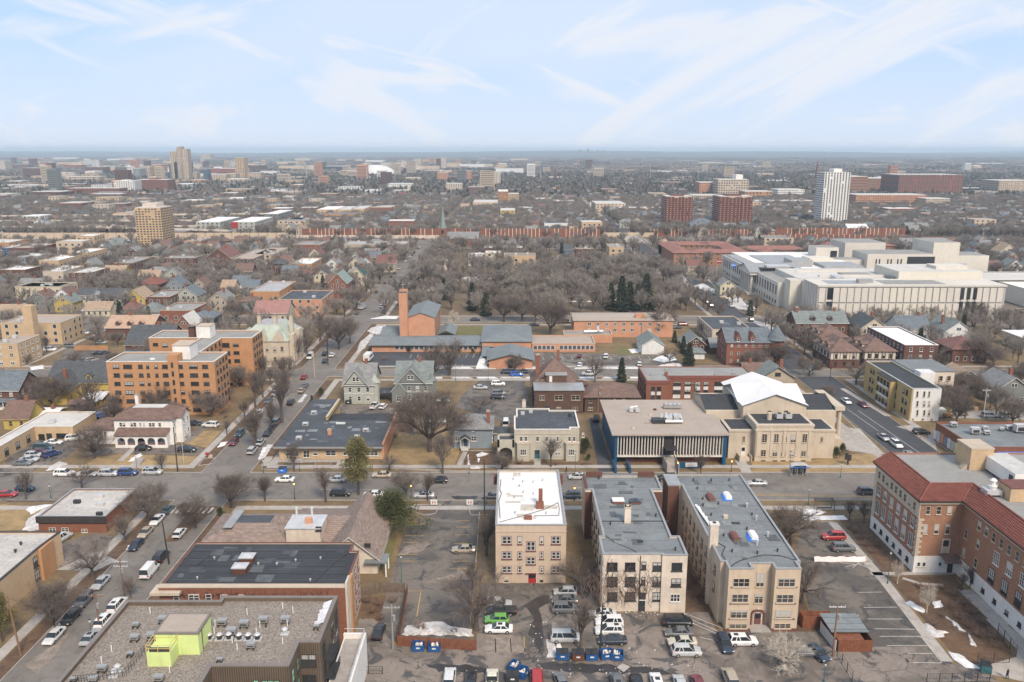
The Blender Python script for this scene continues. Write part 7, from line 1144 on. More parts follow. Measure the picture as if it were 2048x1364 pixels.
# ------------------------------------------------------------------ trees
def tri(b,p,d,L_,w_,m=0):
    d=d.normalized();s=d.cross(Vector((R.uniform(-1,1),R.uniform(-1,1),R.uniform(-1,1)))).normalized()*w_/2;q=p+d*L_;n=len(b.v);b.v+=[tuple(p-s),tuple(p+s),tuple(q)];b.f.append((n,n+1,n+2));b.m.append(m)
def bare_tree(seed,H,spread,fine,tw,upright=.45,limbs=6,kids=4,depth=3,low=.22):
    """trunk and main limbs in one mesh, branches and twigs in another"""
    global R
    keep=R;R=random.Random(seed);T,C=MB(),MB()
    def grow(p,d,L_,r,lv):
        n=3 if lv<2 else 2;q=p
        for i in range(n):
            d2=(d+Vector((R.gauss(0,.16),R.gauss(0,.16),R.gauss(0,.08)+upright*.16))).normalized();q2=q+d2*L_/n;ra,rb=r*(1-i/n*.45),r*(1-(i+1)/n*.45)
            if lv<=1:T.tube(q,q2,ra,rb,5,cap=False)
            elif lv==2:C.tube(q,q2,ra,rb,3,cap=False)
            else:
                s=d2.cross(Vector((R.uniform(-1,1),R.uniform(-1,1),.3))).normalized()*ra;C.face([q-s,q+s,q2+s*.6,q2-s*.6])
            if lv>=depth-1:
                for _ in range(fine):t=R.random();pd=Vector((R.gauss(0,1),R.gauss(0,1),R.gauss(.25,.8))).normalized();tri(C,q.lerp(q2,t),(d2*.8+pd*.9),R.uniform(.5,1.35)*H/11,tw*R.uniform(.7,1.3))
            q,d=q2,d2
            if lv<depth:
                for _ in range(kids if i==n-1 else max(1,kids-2)):
                    a=R.uniform(0,2*pi);o=d.orthogonal().normalized();o=o*cos(a)+d.cross(o)*sin(a);grow(q,(d+o*R.uniform(.55,1.0)+Vector((0,0,upright*.25))).normalized(),L_*R.uniform(.52,.74),rb*.62,lv+1)
    hT=H*low;T.tube((0,0,-.2),(0,0,hT*.5),H*.034,H*.026,8,cap=False).tube((0,0,hT*.5),(0,0,hT),H*.026,H*.024,8,cap=False)
    for i in range(limbs):
        a=2*pi*i/limbs+R.uniform(-.4,.4);t=R.uniform(.0,1) if i else 0;d=Vector((cos(a)*(spread*(1-.5*t)),sin(a)*(spread*(1-.5*t)),1)).normalized();grow(Vector((0,0,hT*R.uniform(.85,1.0))),d,H*R.uniform(.3,.38),H*.016,1)
    R=keep;return T,C
def conifer(seed,H,w_,n,L_=.9,wid=.32,pine=False):
    global R
    keep=R;R=random.Random(seed);T,C=MB(),MB();T.tube((0,0,-.2),(0,0,H*.95),H*.022,.03,6,cap=False)
    blobs=[(Vector((R.gauss(0,w_*.42),R.gauss(0,w_*.42),H*R.uniform(.3,.95))),R.uniform(.7,1.3)*w_*.42) for _ in range(26)] if pine else None
    if pine:
        for c_,r_ in blobs:c_.x*=(1.25-c_.z/H);c_.y*=(1.25-c_.z/H);T.tube((0,0,c_.z*.85),tuple(c_),.07,.03,4,cap=False)
    for i in range(n):
        if pine:c_,r_=R.choice(blobs);o=Vector((R.gauss(0,1),R.gauss(0,1),R.gauss(0,.55))).normalized();p=c_+o*r_*R.random()**.4;d=o+Vector((0,0,.3));L2=L_
        else:
            t=R.random()**.75;z=H*(1-t);z=max(.5,z);rr=w_*(1-z/H)**.85*(.72+.28*sin(z*4.4+2*sin(z)));a=R.uniform(0,2*pi);k_=R.random()**.35;p=Vector((cos(a)*rr*k_,sin(a)*rr*k_,z));d=Vector((cos(a),sin(a),-.35+R.uniform(-.3,.5)));L2=L_
        s=d.cross(Vector((R.uniform(-1,1),R.uniform(-1,1),R.uniform(-1,1)))).normalized()*wid/2;q=p+d.normalized()*L2;m_=p.lerp(q,.5);C.face([p,m_+s,q,m_-s])
    R=keep;return T,C
def proto(name,TC,bark='bark',tw='near_twigs'):
    me=[]
    for nm,b,mt_ in (('trunk',TC[0],bark),('crown',TC[1],tw)):
        m=bpy.data.meshes.new(nm);m.from_pydata(b.v,[],b.f);m.materials.append(MT[mt_]);me.append(m)
    return me
ELM=[proto('a',bare_tree(s,10,sp_,3,.024,up,lb_,4,4,.2)) for s,sp_,up,lb_ in ((1,.95,.55,7),(2,.8,.7,6),(3,1.15,.45,7))]
STREET=[proto('a',bare_tree(s,11,sp_,7,.024,up,lb_,4,3,lo)) for s,sp_,up,lb_,lo in ((4,.5,.8,6,.3),(5,.75,.5,7,.25),(6,.4,1.0,6,.3),(7,1.0,.4,7,.25))]
OAK=[proto('a',bare_tree(s,11,1.7,9,.036,.25,8,4,3,.2)) for s in (8,9)]
MID=[proto('a',bare_tree(s,11,sp_,10,.048,up,6,3,3,.24),'bark','twigs') for s,sp_,up in ((21,.8,.6),(22,1.1,.4),(23,.6,.9),(24,1.35,.35),(25,.9,.7))]
PALE=proto('a',bare_tree(31,11,1.5,5,.035,.1,8,4,3,.2),'pale_bark','pale_bark')
SPRUCE=[proto('a',conifer(s,12,w_,2600),'bark','needles') for s,w_ in ((41,2.6),(42,3.4))]
PINE=[proto('a',conifer(43,14,3.6,7500,.5,.17,True),'bark','pine_needles'),proto('a',conifer(44,10,5.5,8500,.5,.2,True),'bark','olive_needles')]
SHRUB=[proto('a',bare_tree(s,3,1.2,8,.03,.5,9,3,2,.06),'shrub_twigs','shrub_twigs') for s in (51,52)]
def tree(x,y,h,pr,lb,cat='tree',group=None,name='bare_tree',base=11.0,wide=1.0):
    s=h/base;r_=root(name,lb,cat,(x,y,0),R.uniform(0,6.28),group);r_.scale=(s*wide,s*wide,s);link('trunk',pr[0],r_);link('crown',pr[1],r_);return r_
T_OCC=[]
# street and garden trees of the near ground, each where it stands: (view, x, base y, top y, kind, label)
NEAR=[(5,1690,860,560,'E0','great round-headed bare elm at the street corner beside the brown roofs'),(5,1430,1010,745,'E1','round bare elm on the avenue verge, second back from the corner elm'),(5,1085,950,650,'E2','bare elm by the small flat brick building'),(5,915,1120,870,'S1','smaller bare tree on the west walk below the brick building'),(1,545,465,190,'S3','spreading bare tree by the grey pickup driveway'),(1,310,735,430,'E0','dark bare elm low at the left beside the parked black sedans'),(1,765,575,430,'S1','bare tree behind the cross-armed utility pole'),
    (5,600,720,520,'S3','bare tree leaning over the street behind the flat brick building'),(5,190,800,560,'S0','thin bare tree at the far left of the street'),(5,690,500,230,'E2','gnarled bare tree with thick trunk left of the arcaded house'),(5,1185,585,430,'S1','small bare tree on the bank before the white arcaded house'),(5,1865,440,120,'S2','tall narrow bare tree on the verge near the silver suv'),(5,1660,330,210,'S0','young bare tree by the white car drive'),(5,1940,800,620,'S0','young slender tree on the south kerb'),(5,1985,290,90,'S2','narrow bare avenue tree near the dark parked cars'),(5,1790,215,60,'S0','narrow bare tree on the orange block lawn'),
    (6,1315,740,190,'E2','huge bare tree on the tan lawn beside the blue-grey house'),(6,1410,905,590,'S0','upright bare tree on the street verge before the tan lawn'),(6,555,1110,830,'S0','slender bare tree in front of the black-roofed shops'),(6,110,1105,900,'S0','small slender tree left on the south verge'),(6,325,890,660,'S0','thin tree at the shop steps'),(6,1140,1070,850,'E1','wide dark bare tree on the south verge by the car park entry'),(6,1020,880,740,'S3','shrubby bare tree at the edge of the tan lawn'),(6,1300,1100,880,'S0','very thin young tree beside the wide bare tree'),(6,45,700,400,'S2','tall bare avenue tree nearest the shops'),(6,155,560,360,'S2','tall bare avenue tree mid block'),(6,235,530,100,'S2','tallest bare avenue tree opposite the orange flats'),(6,40,420,130,'S2','tall bare tree at the orange flats lawn'),(6,95,350,120,'S0','bare tree close to the orange flats corner'),(6,150,260,110,'S0','bare tree by the orange flats lawn edge'),(6,1350,210,10,'S1','dark bare tree in the church car park strip, left of two'),(6,1450,190,10,'S1','dark bare tree in the church car park strip, right of two'),(6,1850,890,720,'S3','multi-stemmed bare tree before the stucco mansion porch'),(6,1680,470,300,'S3','bare tree behind the small grey garage'),(6,1940,165,0,'S3','bare tree in front of the church hall gable'),
    (7,200,890,740,'S3','bushy bare tree left of the stucco mansion steps'),(7,565,870,630,'S0','vase-shaped bare tree right of the mansion door'),(7,893,240,10,'S1','tall dark bare tree rising beside the brown mansion'),(7,1090,235,55,'P0','dark spruce beside the second street'),(7,1680,930,760,'S0','young bare tree before the blue office steps'),(7,1590,120,-60,'P1','dark round evergreen by the white garage'),(13,1600,690,560,'P1','broad dark evergreen left of the white garage'),(13,1550,620,490,'P0','slim dark evergreen behind the broad one'),(13,1485,540,450,'P1','round clipped evergreen near the pink residence'),(7,300,155,20,'S3','small bare tree by the chapel gable'),
    (6,795,1060,640,'N0','tall yellow-green pine standing on the south verge'),(2,410,480,250,'N1','broad low dark green pine at the car park entry'),(1,15,830,545,'N0','dark pine at the left edge by the leaning pole'),(6,455,420,330,'P0','small dark column evergreen at the shop corner'),
    (2,890,1060,620,'S3','tangled bare tree along the car park fence, nearer'),(2,950,620,330,'S0','thin bare tree along the car park fence, farther'),(2,870,830,640,'S0','leaning bare tree midway on the fence line'),(3,180,850,590,'S3','reddish bare tree between the white-roofed and cream flats'),(3,180,1180,850,'S0','thin twiggy tree beside the white parked suvs'),(3,1410,560,260,'S3','spreading bare tree right of the sand flats, farther'),(3,1480,900,620,'S3','spreading bare tree right of the sand flats, nearer'),(4,200,600,350,'E1','bare tree arching over the school car park'),(3,1375,1290,1080,'W','white-barked bare birch spreading over the back lot'),(4,995,975,790,'V','slim white birch in the school garden, right'),(4,830,810,660,'V','slim white birch near the school wall'),(4,640,470,330,'S0','small tree in the pocket park by the school'),(4,560,450,330,'S0','small purplish tree in the pocket park'),(4,1190,850,740,'S0','thin tree at the inner corner of the school'),(4,1240,830,700,'S0','second thin tree at the inner corner of the school'),
    (8,660,340,180,'O0','dark bare oak before the half-timbered corner'),(8,1265,60,0,'O1','broad black bare oak against the museum wall'),(8,1740,400,200,'E1','great pale haloed bare tree among the right houses'),(8,1700,640,450,'E2','big bare tree behind the yellow flats'),(8,1720,170,10,'O0','bare oak before the white-roofed house'),(8,1960,190,40,'O1','wide bare oak at the right edge by the museum'),(8,800,640,520,'E1','twiggy bare tree by the church portico'),(8,690,480,330,'O0','dense bare tree over the avenue lights'),(8,480,420,230,'E0','bare tree before the turreted house'),(8,330,440,280,'E1','second bare tree before the turreted house'),(8,40,220,120,'S3','bare tree left of the tan flats'),(8,505,330,130,'S2','narrow bare tree on the museum avenue corner'),(8,1900,600,430,'E0','bare tree over the teal house'),(14,940,650,555,'S3','bare tree against the museum windows, left'),(14,640,655,600,'S1','small bare tree at the museum corner'),(14,1740,690,545,'E2','pale bare tree against the museum wall, right'),
    (12,580,575,330,'S2','tall bare tree by the stone mansion on the avenue'),(12,385,750,490,'S1','bare tree on the stone mansion lawn'),(12,465,690,480,'S1','second bare tree on the stone mansion lawn'),(12,730,650,330,'E1','leafy-looking rust-brown oak group on the avenue verge'),(12,820,600,330,'S1','rust-brown bare tree next along the verge'),(12,870,330,120,'E0','round bare tree before the brick castle house'),(12,600,160,40,'P1','dark spruce left of the brick castle house'),(12,1670,480,300,'V','white-branched tree on the church lawn'),(12,1500,830,560,'S1','bare tree over the parish car park'),(12,1640,860,500,'S1','second bare tree over the parish car park'),(12,1590,240,60,'P1','large dark spruce behind the church, centre of the group'),(12,1540,270,170,'P1','dark spruce just left of the largest'),(12,1820,330,100,'P0','narrow dark spruce right of the church'),(12,1920,330,180,'P1','round dark evergreen right of the narrow spruce'),(12,1440,240,130,'P1','brownish evergreen behind the church tower'),
    (13,350,380,160,'E2','bare park tree with dark bole at the park street'),(13,215,385,130,'E0','broad bare tree at the park street, left'),(13,560,490,170,'E1','pale haloed bare tree beside the long pink residence'),(13,450,390,200,'S1','slim bare tree at the park street'),(13,80,340,160,'P1','dark evergreen in the park at left'),(13,1010,300,90,'P0','dark spruce in the park row, first'),(13,1090,310,40,'P0','dark spruce in the park row, second and tallest'),(13,1150,290,80,'P1','dark spruce in the park row, third'),(13,1210,300,100,'P1','dark spruce in the park row, fourth'),(13,1270,300,20,'P1','dark spruce in the park row, fifth'),(13,830,150,50,'P1','brown-green evergreen in the park'),(13,900,150,20,'P1','second brown-green evergreen in the park'),(13,180,130,5,'P0','lone dark spruce deep in the park'),(13,1390,480,230,'O0','spreading bare oak at the residence corner'),(13,1720,490,390,'O1','bent bare tree in the car park by the tan flats'),(13,1810,370,190,'S1','bare tree on the museum avenue verge'),(13,1450,700,560,'S3','small round bare tree by the snow heap'),(16,1700,930,860,'P0','spruce at the middle of the park'),(17,450,830,745,'P0','spruce beside the dark house north of the park'),(17,1890,785,690,'P0','lone tall spruce before the motorway wall'),
    (11,380,930,650,'E2','big bare tree over the yellow-trimmed house'),(11,545,610,510,'O0','low bare tree in the school car park'),(11,340,530,400,'S2','ivy-dark tree at the school wall'),(11,200,620,520,'S3','bare tree at the nearer school block'),(11,700,480,360,'S3','brushy tree behind the orange fence'),(11,860,480,350,'E1','dense bare tree left of the black-roofed house'),(11,1730,300,130,'E2','bare tree behind the stone mansion')]
KD={'E':ELM,'S':STREET,'O':OAK,'P':SPRUCE,'N':PINE}
for v,x,yb,yt,kd,lb in NEAR:
    X,Y=G(v,x,yb);h=max(2.5,F(v,x,yt,Y)[1])
    T_OCC.append((X,Y))
    if kd[0] in 'WV':tree(X,Y,h,PALE,lb,wide=1.25 if kd=='W' else .45,base=10.5);continue
    pr=KD[kd[0]][int(kd[1])];tree(X,Y,h,pr,lb,name={'P':'spruce_tree','N':'pine_tree'}.get(kd[0],'bare_tree'),base={'E':11.5,'S':11.8,'O':10.5,'P':12,'N':14 if kd=='N0' else 10.5}[kd[0]],wide={'E':1.25,'O':1.0,'S':.95}.get(kd[0],1.0)*(1.25 if kd in ('S3','N1') else 1))
def clear(x,y,m=1.0):
    if any(a-m<x<b+m and c-m<y<d+m for a,b,c,d in OCC if not (a==-66 and b==101)):return False
    return not (-78<x<-64 or 99<x<114 or 374<y<387 or 710<y<756 or 280<y<292)
n_t=0;rest=[]
for i in range(9000):  # the park first, then verges and back gardens, nearest first
    if len(rest)+n_t>1750:break
    if i<620:x,y=R.uniform(-62,98),392+285*R.random()**1.1;zone='park'
    else:
        y=226+560*R.random()**.8;x=R.uniform(-.64,.64)*y;zone='gardens'
        if -66<x<101 and y<700:continue
        if x<-66 and R.random()<.12 or x<-150 and y<335:continue
        if x>125 and 380<y<560:continue
    if zone=='park' and (20<x<95 and 560<y<640):continue
    if not clear(x,y) or any((x-a)**2+(y-b)**2<(22 if zone=='park' else 30) for a,b in T_OCC):continue
    T_OCC.append((x,y));h=R.uniform(10.5,16) if zone=='park' else R.uniform(7.5,12)
    rest.append((y,x,h,zone))
rest.sort();NEARN=195;stuff_pts=[]
for i,(y,x,h,zone) in enumerate(rest):
    if i<NEARN:
        wide=R.uniform(.8,1.25);sz='broad' if wide>1.05 else 'narrow' if wide<.9 else 'rounded'
        if R.random()<.045:tree(x,y,h,R.choice(SPRUCE),'dark spruce among bare trees in the '+zone,group='dark spruces in the '+zone,name='spruce_tree',base=12.5);continue
        pr=R.choice(MID if y>300 else STREET+ELM);ws=('west side' if x>-150 else 'far west side') if x<-65 else ('left part' if x<-10 else 'middle part' if x<45 else 'right part') if zone=='park' else 'between the avenues' if x<101 else 'east side' if x<170 else 'far east side'
        ws+=(' below the second street' if y<290 else ' beside the second street' if y<320 else ' behind the second street' if y<345 else ' level with the parish church' if y<380 else ' at its southern edge' if zone=='park' and y<430 else ' farther back' if y<480 else ' deep behind');hs_='tall ' if h>(14.5 if zone=='park' else 12) else ''
        tree(x,y,h,pr,f'{hs_}{sz} bare tree, {zone} {ws}',group=f'{hs_}{sz} bare trees, {zone} {ws}',base=11.6,wide=wide)
    else:stuff_pts.append((x,y,h))
# the woods and gardens beyond: one mass of bare trees, scattered as instances
y=450.0
for i in range(200000):
    if y>2750:break
    y+=5.0 if y<1200 else 6.5
    x=-.65*y
    while x<.65*y:
        x+=R.uniform(4,17)*(1.1 if y<760 else .95)
        yy=y+R.uniform(-4,4)
        if y<760 and (len(rest) and R.random()<.62):continue
        if -66<x<101 and yy<700:continue
        if x<-.25*y and y>650 and R.random()<.5:continue
        if not (710<yy<757) and not (125<x<300 and 380<yy<560) and not (98<x<115 and yy<1500) and abs(x+71)>7:
            stuff_pts.append((x,yy,R.uniform(8.5,13)))
def gn_scatter(name,pts,meshes,label,base,cat,mats=None):
    c=bpy.data.collections.new(name+'_kinds')
    for m in meshes:
        o=bpy.data.objects.new(name+'_kind',m);c.objects.link(o)
    me=bpy.data.meshes.new(name);me.from_pydata([(x,y,0) for x,y,h in pts],[],[]);a=me.attributes.new('size','FLOAT','POINT');a.data.foreach_set('value',[h/base for _,_,h in pts])
    o=link(name,me,None,label,cat,None,'stuff');md=o.modifiers.new('scatter','NODES');ng=bpy.data.node_groups.new(name,'GeometryNodeTree');md.node_group=ng
    ng.interface.new_socket('Geometry',in_out='INPUT',socket_type='NodeSocketGeometry');ng.interface.new_socket('Geometry',in_out='OUTPUT',socket_type='NodeSocketGeometry')
    n=ng.nodes;l=ng.links;gi,go=n.new('NodeGroupInput'),n.new('NodeGroupOutput');mp=n.new('GeometryNodeMeshToPoints');ip=n.new('GeometryNodeInstanceOnPoints');ci=n.new('GeometryNodeCollectionInfo');ci.inputs['Collection'].default_value=c;ci.inputs['Separate Children'].default_value=True;ci.inputs['Reset Children'].default_value=True
    ip.inputs['Pick Instance'].default_value=True;rv=n.new('FunctionNodeRandomValue');rv.data_type='FLOAT_VECTOR';rv.inputs[0].default_value=(0,0,0);rv.inputs[1].default_value=(0,0,6.28);na=n.new('GeometryNodeInputNamedAttribute');na.data_type='FLOAT';na.inputs[0].default_value='size'
    l.new(gi.outputs[0],mp.inputs[0]);l.new(mp.outputs[0],ip.inputs['Points']);l.new(ci.outputs[0],ip.inputs['Instance']);l.new(rv.outputs[0],ip.inputs['Rotation']);l.new(na.outputs[0],ip.inputs['Scale']);l.new(ip.outputs[0],go.inputs[0]);return o
def whole(TC,bark='bark',tw='twigs'):
    t,c=TC;me=bpy.data.meshes.new('whole_tree');o=len(t.v);me.from_pydata(t.v+c.v,[],t.f+[tuple(o+i for i in f) for f in c.f]);me.materials.append(MT[bark]);me.materials.append(MT[tw]);me.polygons.foreach_set('material_index',[0]*len(t.f)+[1]*len(c.f));return me
FARM=[whole(bare_tree(s,11,sp_,15,.105,up,6,3,2,.22),'bark','far_twigs') for s,sp_,up in ((61,.8,.6),(62,1.2,.4),(63,1.0,.8),(64,1.4,.4),(65,.7,.9))]+[whole(conifer(66,11,2.8,500,1.2,.6),'bark','needles')]
gn_scatter('bare_woods',[p for p in stuff_pts if p[1]<1350],[whole(bare_tree(s,11,sp_,13,.07,up,6,3,3,.22)) for s,sp_,up in ((71,.8,.6),(72,1.2,.4),(73,.9,.8))]+FARM[2:5],'mass of bare grey-brown trees filling gardens and verges towards the motorway and beyond',11.5,'trees')
gn_scatter('distant_woods',[p for p in stuff_pts if p[1]>=1350],FARM,'continuous haze-softened cover of bare trees across the distant city',11.0,'trees')
grove=MB();Rg=random.Random(5)
for i in range(70):
    cx,cy,ch=Rg.uniform(-60,60),Rg.uniform(-60,60),Rg.uniform(7,12);r_=Rg.uniform(3.5,6)
    for j in range(16):a,e=Rg.uniform(0,6.28),Rg.uniform(-.2,1.4);p=Vector((cx+cos(a)*cos(e)*r_,cy+sin(a)*cos(e)*r_,ch*.5+sin(e)*ch*.5));d=Vector((Rg.gauss(0,1),Rg.gauss(0,1),Rg.gauss(0,.6))).normalized();s=d.orthogonal().normalized()*1.1;grove.face([p-s,p+d*2.8,p+s,p-d*2.4])
gm=bpy.data.meshes.new('grove');gm.from_pydata(grove.v,[],grove.f);gm.materials.append(MT['far_twigs']);gp=[];y=2700.0
while y<8200:
    x=-.66*y
    while x<.66*y:
        x+=Rg.uniform(70,190)*(1.0 if x<0 else .75);gp.append((x,y+Rg.uniform(-40,40),1.0*Rg.uniform(.9,1.35)))
    y+=85*(y/2700)**.5
gn_scatter('far_groves',gp,[gm],'faint belts of woodland on the plain below the horizon',1.0,'woods')
# shrubs in beds
SHR=[(4,x,y) for x,y in ((590,520),(620,560),(650,600),(690,640),(720,600),(560,500),(1010,860),(1080,840),(1150,880),(1200,930),(1130,950),(1250,980),(1300,1030),(1180,1010),(1290,1110),(1350,1120),(1090,1000),(1230,1060),(950,830),(1040,1050),(1380,1170))]+[(2,250,900),(2,320,920),(2,400,900),(2,280,960),(2,330,1000),(2,930,500),(2,950,560),(2,930,430),(3,850,780),(3,880,860),(3,120,720),(3,220,760),(7,330,850),(7,600,860),(7,800,860),(6,1080,560),(6,1110,600),(6,1060,640),(6,1150,560),(5,1360,360),(5,1650,200),(2,560,1060),(2,760,1080),(7,230,870),(12,1100,740)]
for i,(v,x,y) in enumerate(SHR):X,Y=G(v,x,y);z_=('by the school lot walk' if x<800 else 'near the school entrance path' if y<900 else 'in the middle of the school bed' if x<1200 else 'by the white school base') if v==4 else 'by the back fences and car park' if v in (2,3) else 'on the house gardens';tree(X,Y,R.uniform(1.6,2.8),SHRUB[i%2],f'reddish-brown leafless shrub {z_}','shrub',f'leafless shrubs {z_}','leafless_shrub',3.0,1.3)
for v,x,y,h,lb in ((8,860,1000,2.6,'dark clipped evergreen bush at the church corner, left'),(8,900,965,2.2,'dark clipped evergreen bush at the church corner, right'),(7,845,825,1.6,'round evergreen bush by the mansion'),(7,815,780,4,'tall evergreen beside the stucco mansion'),(6,520,340,2.5,'evergreen hedge by the pale green Victorian'),(12,1300,675,2,'clipped bush before the parish school, left'),(12,1715,680,1.6,'clipped bush before the parish school, middle'),(12,1825,685,1.8,'clipped bush before the parish school, right'),(1,1290,100,2,'dark bush at the brown-roofed home corner')):
    X,Y=G(v,x,y);tree(X,Y,h,PINE[1],lb,'bush',None,'evergreen_bush',9.0,.8)
# ------------------------------------------------------------------ vehicles
def car_meshes(kind):
    L_,W_,Hh={'sedan':(4.7,1.8,1.45),'suv':(4.75,1.9,1.75),'hatch':(4.2,1.78,1.52),'van':(5.1,1.98,1.85),'pickup':(5.5,1.95,1.85),'cargo':(5.2,2.0,2.2)}[kind]
    hw=W_/2;b=MB();zs=.24;belt={'sedan':.92,'suv':1.08,'hatch':.97,'van':1.05,'pickup':1.1,'cargo':1.15}[kind]
    nose,tail=L_/2,-L_/2
    st=[(tail,.55,.80,.86),(tail+.06,.30,belt*.98,.93),(tail+.55,zs,belt*1.02,1.0),(tail+1.3,zs,belt+.02,1.0),(0,zs,belt,1.0),(nose-1.3,zs,belt*.99,1.0),(nose-.5,zs,belt*.90,.98),(nose-.08,.28,belt*.76,.90),(nose,.42,belt*.62,.80)]
    secs=[]
    for x,zl,zh,k_ in st:w_=hw*k_;secs.append([(x,-w_*.92,zl),(x,-w_,zl+(zh-zl)*.35),(x,-w_*.985,zl+(zh-zl)*.75),(x,-w_*.86,zh),(x,0,zh+.03),(x,w_*.86,zh),(x,w_*.985,zl+(zh-zl)*.75),(x,w_,zl+(zh-zl)*.35),(x,w_*.92,zl)])
    for a,c in zip(secs,secs[1:]):
        for i in range(8):b.face([a[i],c[i],c[i+1],a[i+1]])
    b.face(secs[0]);b.face(secs[-1][::-1])
    cab={'sedan':(-1.75,-1.05,.35,1.15),'suv':(-2.25,-1.95,.45,1.25),'hatch':(-1.95,-1.5,.4,1.2),'van':(-2.45,-2.25,.85,1.75),'pickup':(-.75,-.55,.65,1.4),'cargo':(-2.5,-2.4,1.15,1.9)}[kind]
    xa,xb,xc,xd=cab;g_=MB();lo,hi=hw*.88,hw*.70;zb_,zt=belt-.01,Hh-.07
    bot=[(xa,-lo,zb_),(xd,-lo,zb_),(xd,lo,zb_),(xa,lo,zb_)];top=[(xb,-hi,zt),(xc,-hi,zt),(xc,hi,zt),(xb,hi,zt)]
    for i in range(4):j=(i+1)%4;g_.face([bot[i],bot[j],top[j],top[i]])
    rf=[(xb-.02,-hi-.02,zt),(xc+.03,-hi-.02,zt),(xc+.03,hi+.02,zt),(xb-.02,hi+.02,zt)];mid=[(xb+.15,-hi*.8,Hh),(xc-.15,-hi*.8,Hh),(xc-.15,hi*.8,Hh),(xb+.15,hi*.8,Hh)]
    for i in range(4):j=(i+1)%4;b.face([rf[i],rf[j],mid[j],mid[i]])
    b.face(mid)
    def pillar(x0,x1,w_=.07):  # from belt x0 to roof x1
        for s in (-1,1):b.face([(x0-w_,s*(lo+.012),zb_),(x0+w_,s*(lo+.012),zb_),(x1+w_,s*(hi+.012),zt+.01),(x1-w_,s*(hi+.012),zt+.01)][::s])
    pillar(xa+.1,xb+.1,.1);pillar(xd-.07,xc-.04,.05);pillar((xa+xd)/2-.05,(xb+xc)/2)
    if kind in ('suv','van'):pillar(xa+.95,xb+.85,.06)
    if kind=='cargo':[b.face([(xa-.01,s*(lo+.02),zb_),(xd-.95,s*(lo+.02),zb_),(xd-1.1,s*(hi+.03),zt),(xb,s*(hi+.03),zt)][::s]) for s in (-1,1)]
    bed=MB()
    if kind=='pickup':bed.face([(-2.55,-.72,belt+.04),(-.8,-.72,belt+.04),(-.8,.72,belt+.04),(-2.55,.72,belt+.04)])
    if kind in ('sedan','suv','hatch'):bed.face([(xb+.45,-.36,Hh+.005),(xb+1.2,-.36,Hh+.005),(xb+1.2,.36,Hh+.005),(xb+.45,.36,Hh+.005)])
    def me(b_,m,nm,smooth=False):
        x=bpy.data.meshes.new(nm);x.from_pydata(b_.v,[],b_.f);[x.materials.append(MT[q]) for q in (m if isinstance(m,list) else [m])]
        if isinstance(m,list):x.polygons.foreach_set('material_index',b_.m)
        if smooth:x.polygons.foreach_set('use_smooth',[True]*len(b_.f))
        return x
    wh=MB().tube((0,-.11,0),(0,.11,0),.33,.33,12).tube((0,.11,0),(0,-.11,0),.33,.33,12).tube((0,-.125,0),(0,.125,0),.2,.2,8,1).tube((0,.125,0),(0,-.125,0),.2,.2,8,1)
    hl=MB().box(nose-.22,nose-.03,-.17,.17,belt*.62,belt*.74);tl=MB().box(tail+.01,tail+.12,-.14,.14,belt*.72,belt*.93)
    return dict(L=L_,hw=hw,body=me(b,'car_paint','body'),win=me(g_,'car_glass','windows'),wheel=me(wh,['tyre','rim'],'wheel'),head=me(hl,'lamp_clear','headlight'),tail=me(tl,'lamp_red','taillight'),bed=me(bed,'metal_dark','cargo_bed' if kind=='pickup' else 'sunroof') if bed.v else None,kind=kind)
CM={k_:car_meshes(k_) for k_ in ('sedan','suv','hatch','van','pickup','cargo')}
PAINT={'white':(.72,.72,.70),'silver':(.42,.43,.43),'grey':(.13,.135,.14),'black':(.012,.013,.015),'red':(.36,.02,.02),'darkred':(.16,.02,.03),'blue':(.02,.05,.16),'brightblue':(.01,.10,.42),'green':(.13,.42,.07),'beige':(.42,.36,.27),'navy':(.02,.035,.06),'cream':(.6,.57,.46),'teal':(.02,.06,.07)}
SAY={'darkred':'dark red','brightblue':'bright blue','navy':'dark blue','teal':'dark green','cargo':'cargo van','van':'minivan','hatch':'hatchback'}
def car(X,Y,hd,kind,col,where,group=None,z=.05,detail=True):
    c=CM[kind];lb=f"{SAY.get(col, col)} {SAY.get(kind, kind)} {where}";q=root('parked_car' if 'driv' not in where else 'moving_car',lb,'car',(X,Y,z),radians(hd),group);p=PAINT[col];v_=R.uniform(.85,1.12);p=tuple(x*v_ for x in p)
    link('body',c['body'],q,color=(*p,1));link('windows',c['win'],q)
    if detail:
        for x in (-c['L']*.30,c['L']*.31):
            for s in (-1,1):link('wheel',c['wheel'],q,loc=(x,s*(c['hw']-.1),.33))
        for s in (-1,1):link('headlight',c['head'],q,loc=(0,s*(c['hw']-.28),0));link('taillight',c['tail'],q,loc=(0,s*(c['hw']-.2),0))
        if c['bed'] and (kind=='pickup' or R.random()<.3):link('cargo_bed' if kind=='pickup' else 'sunroof',c['bed'],q)
    return q
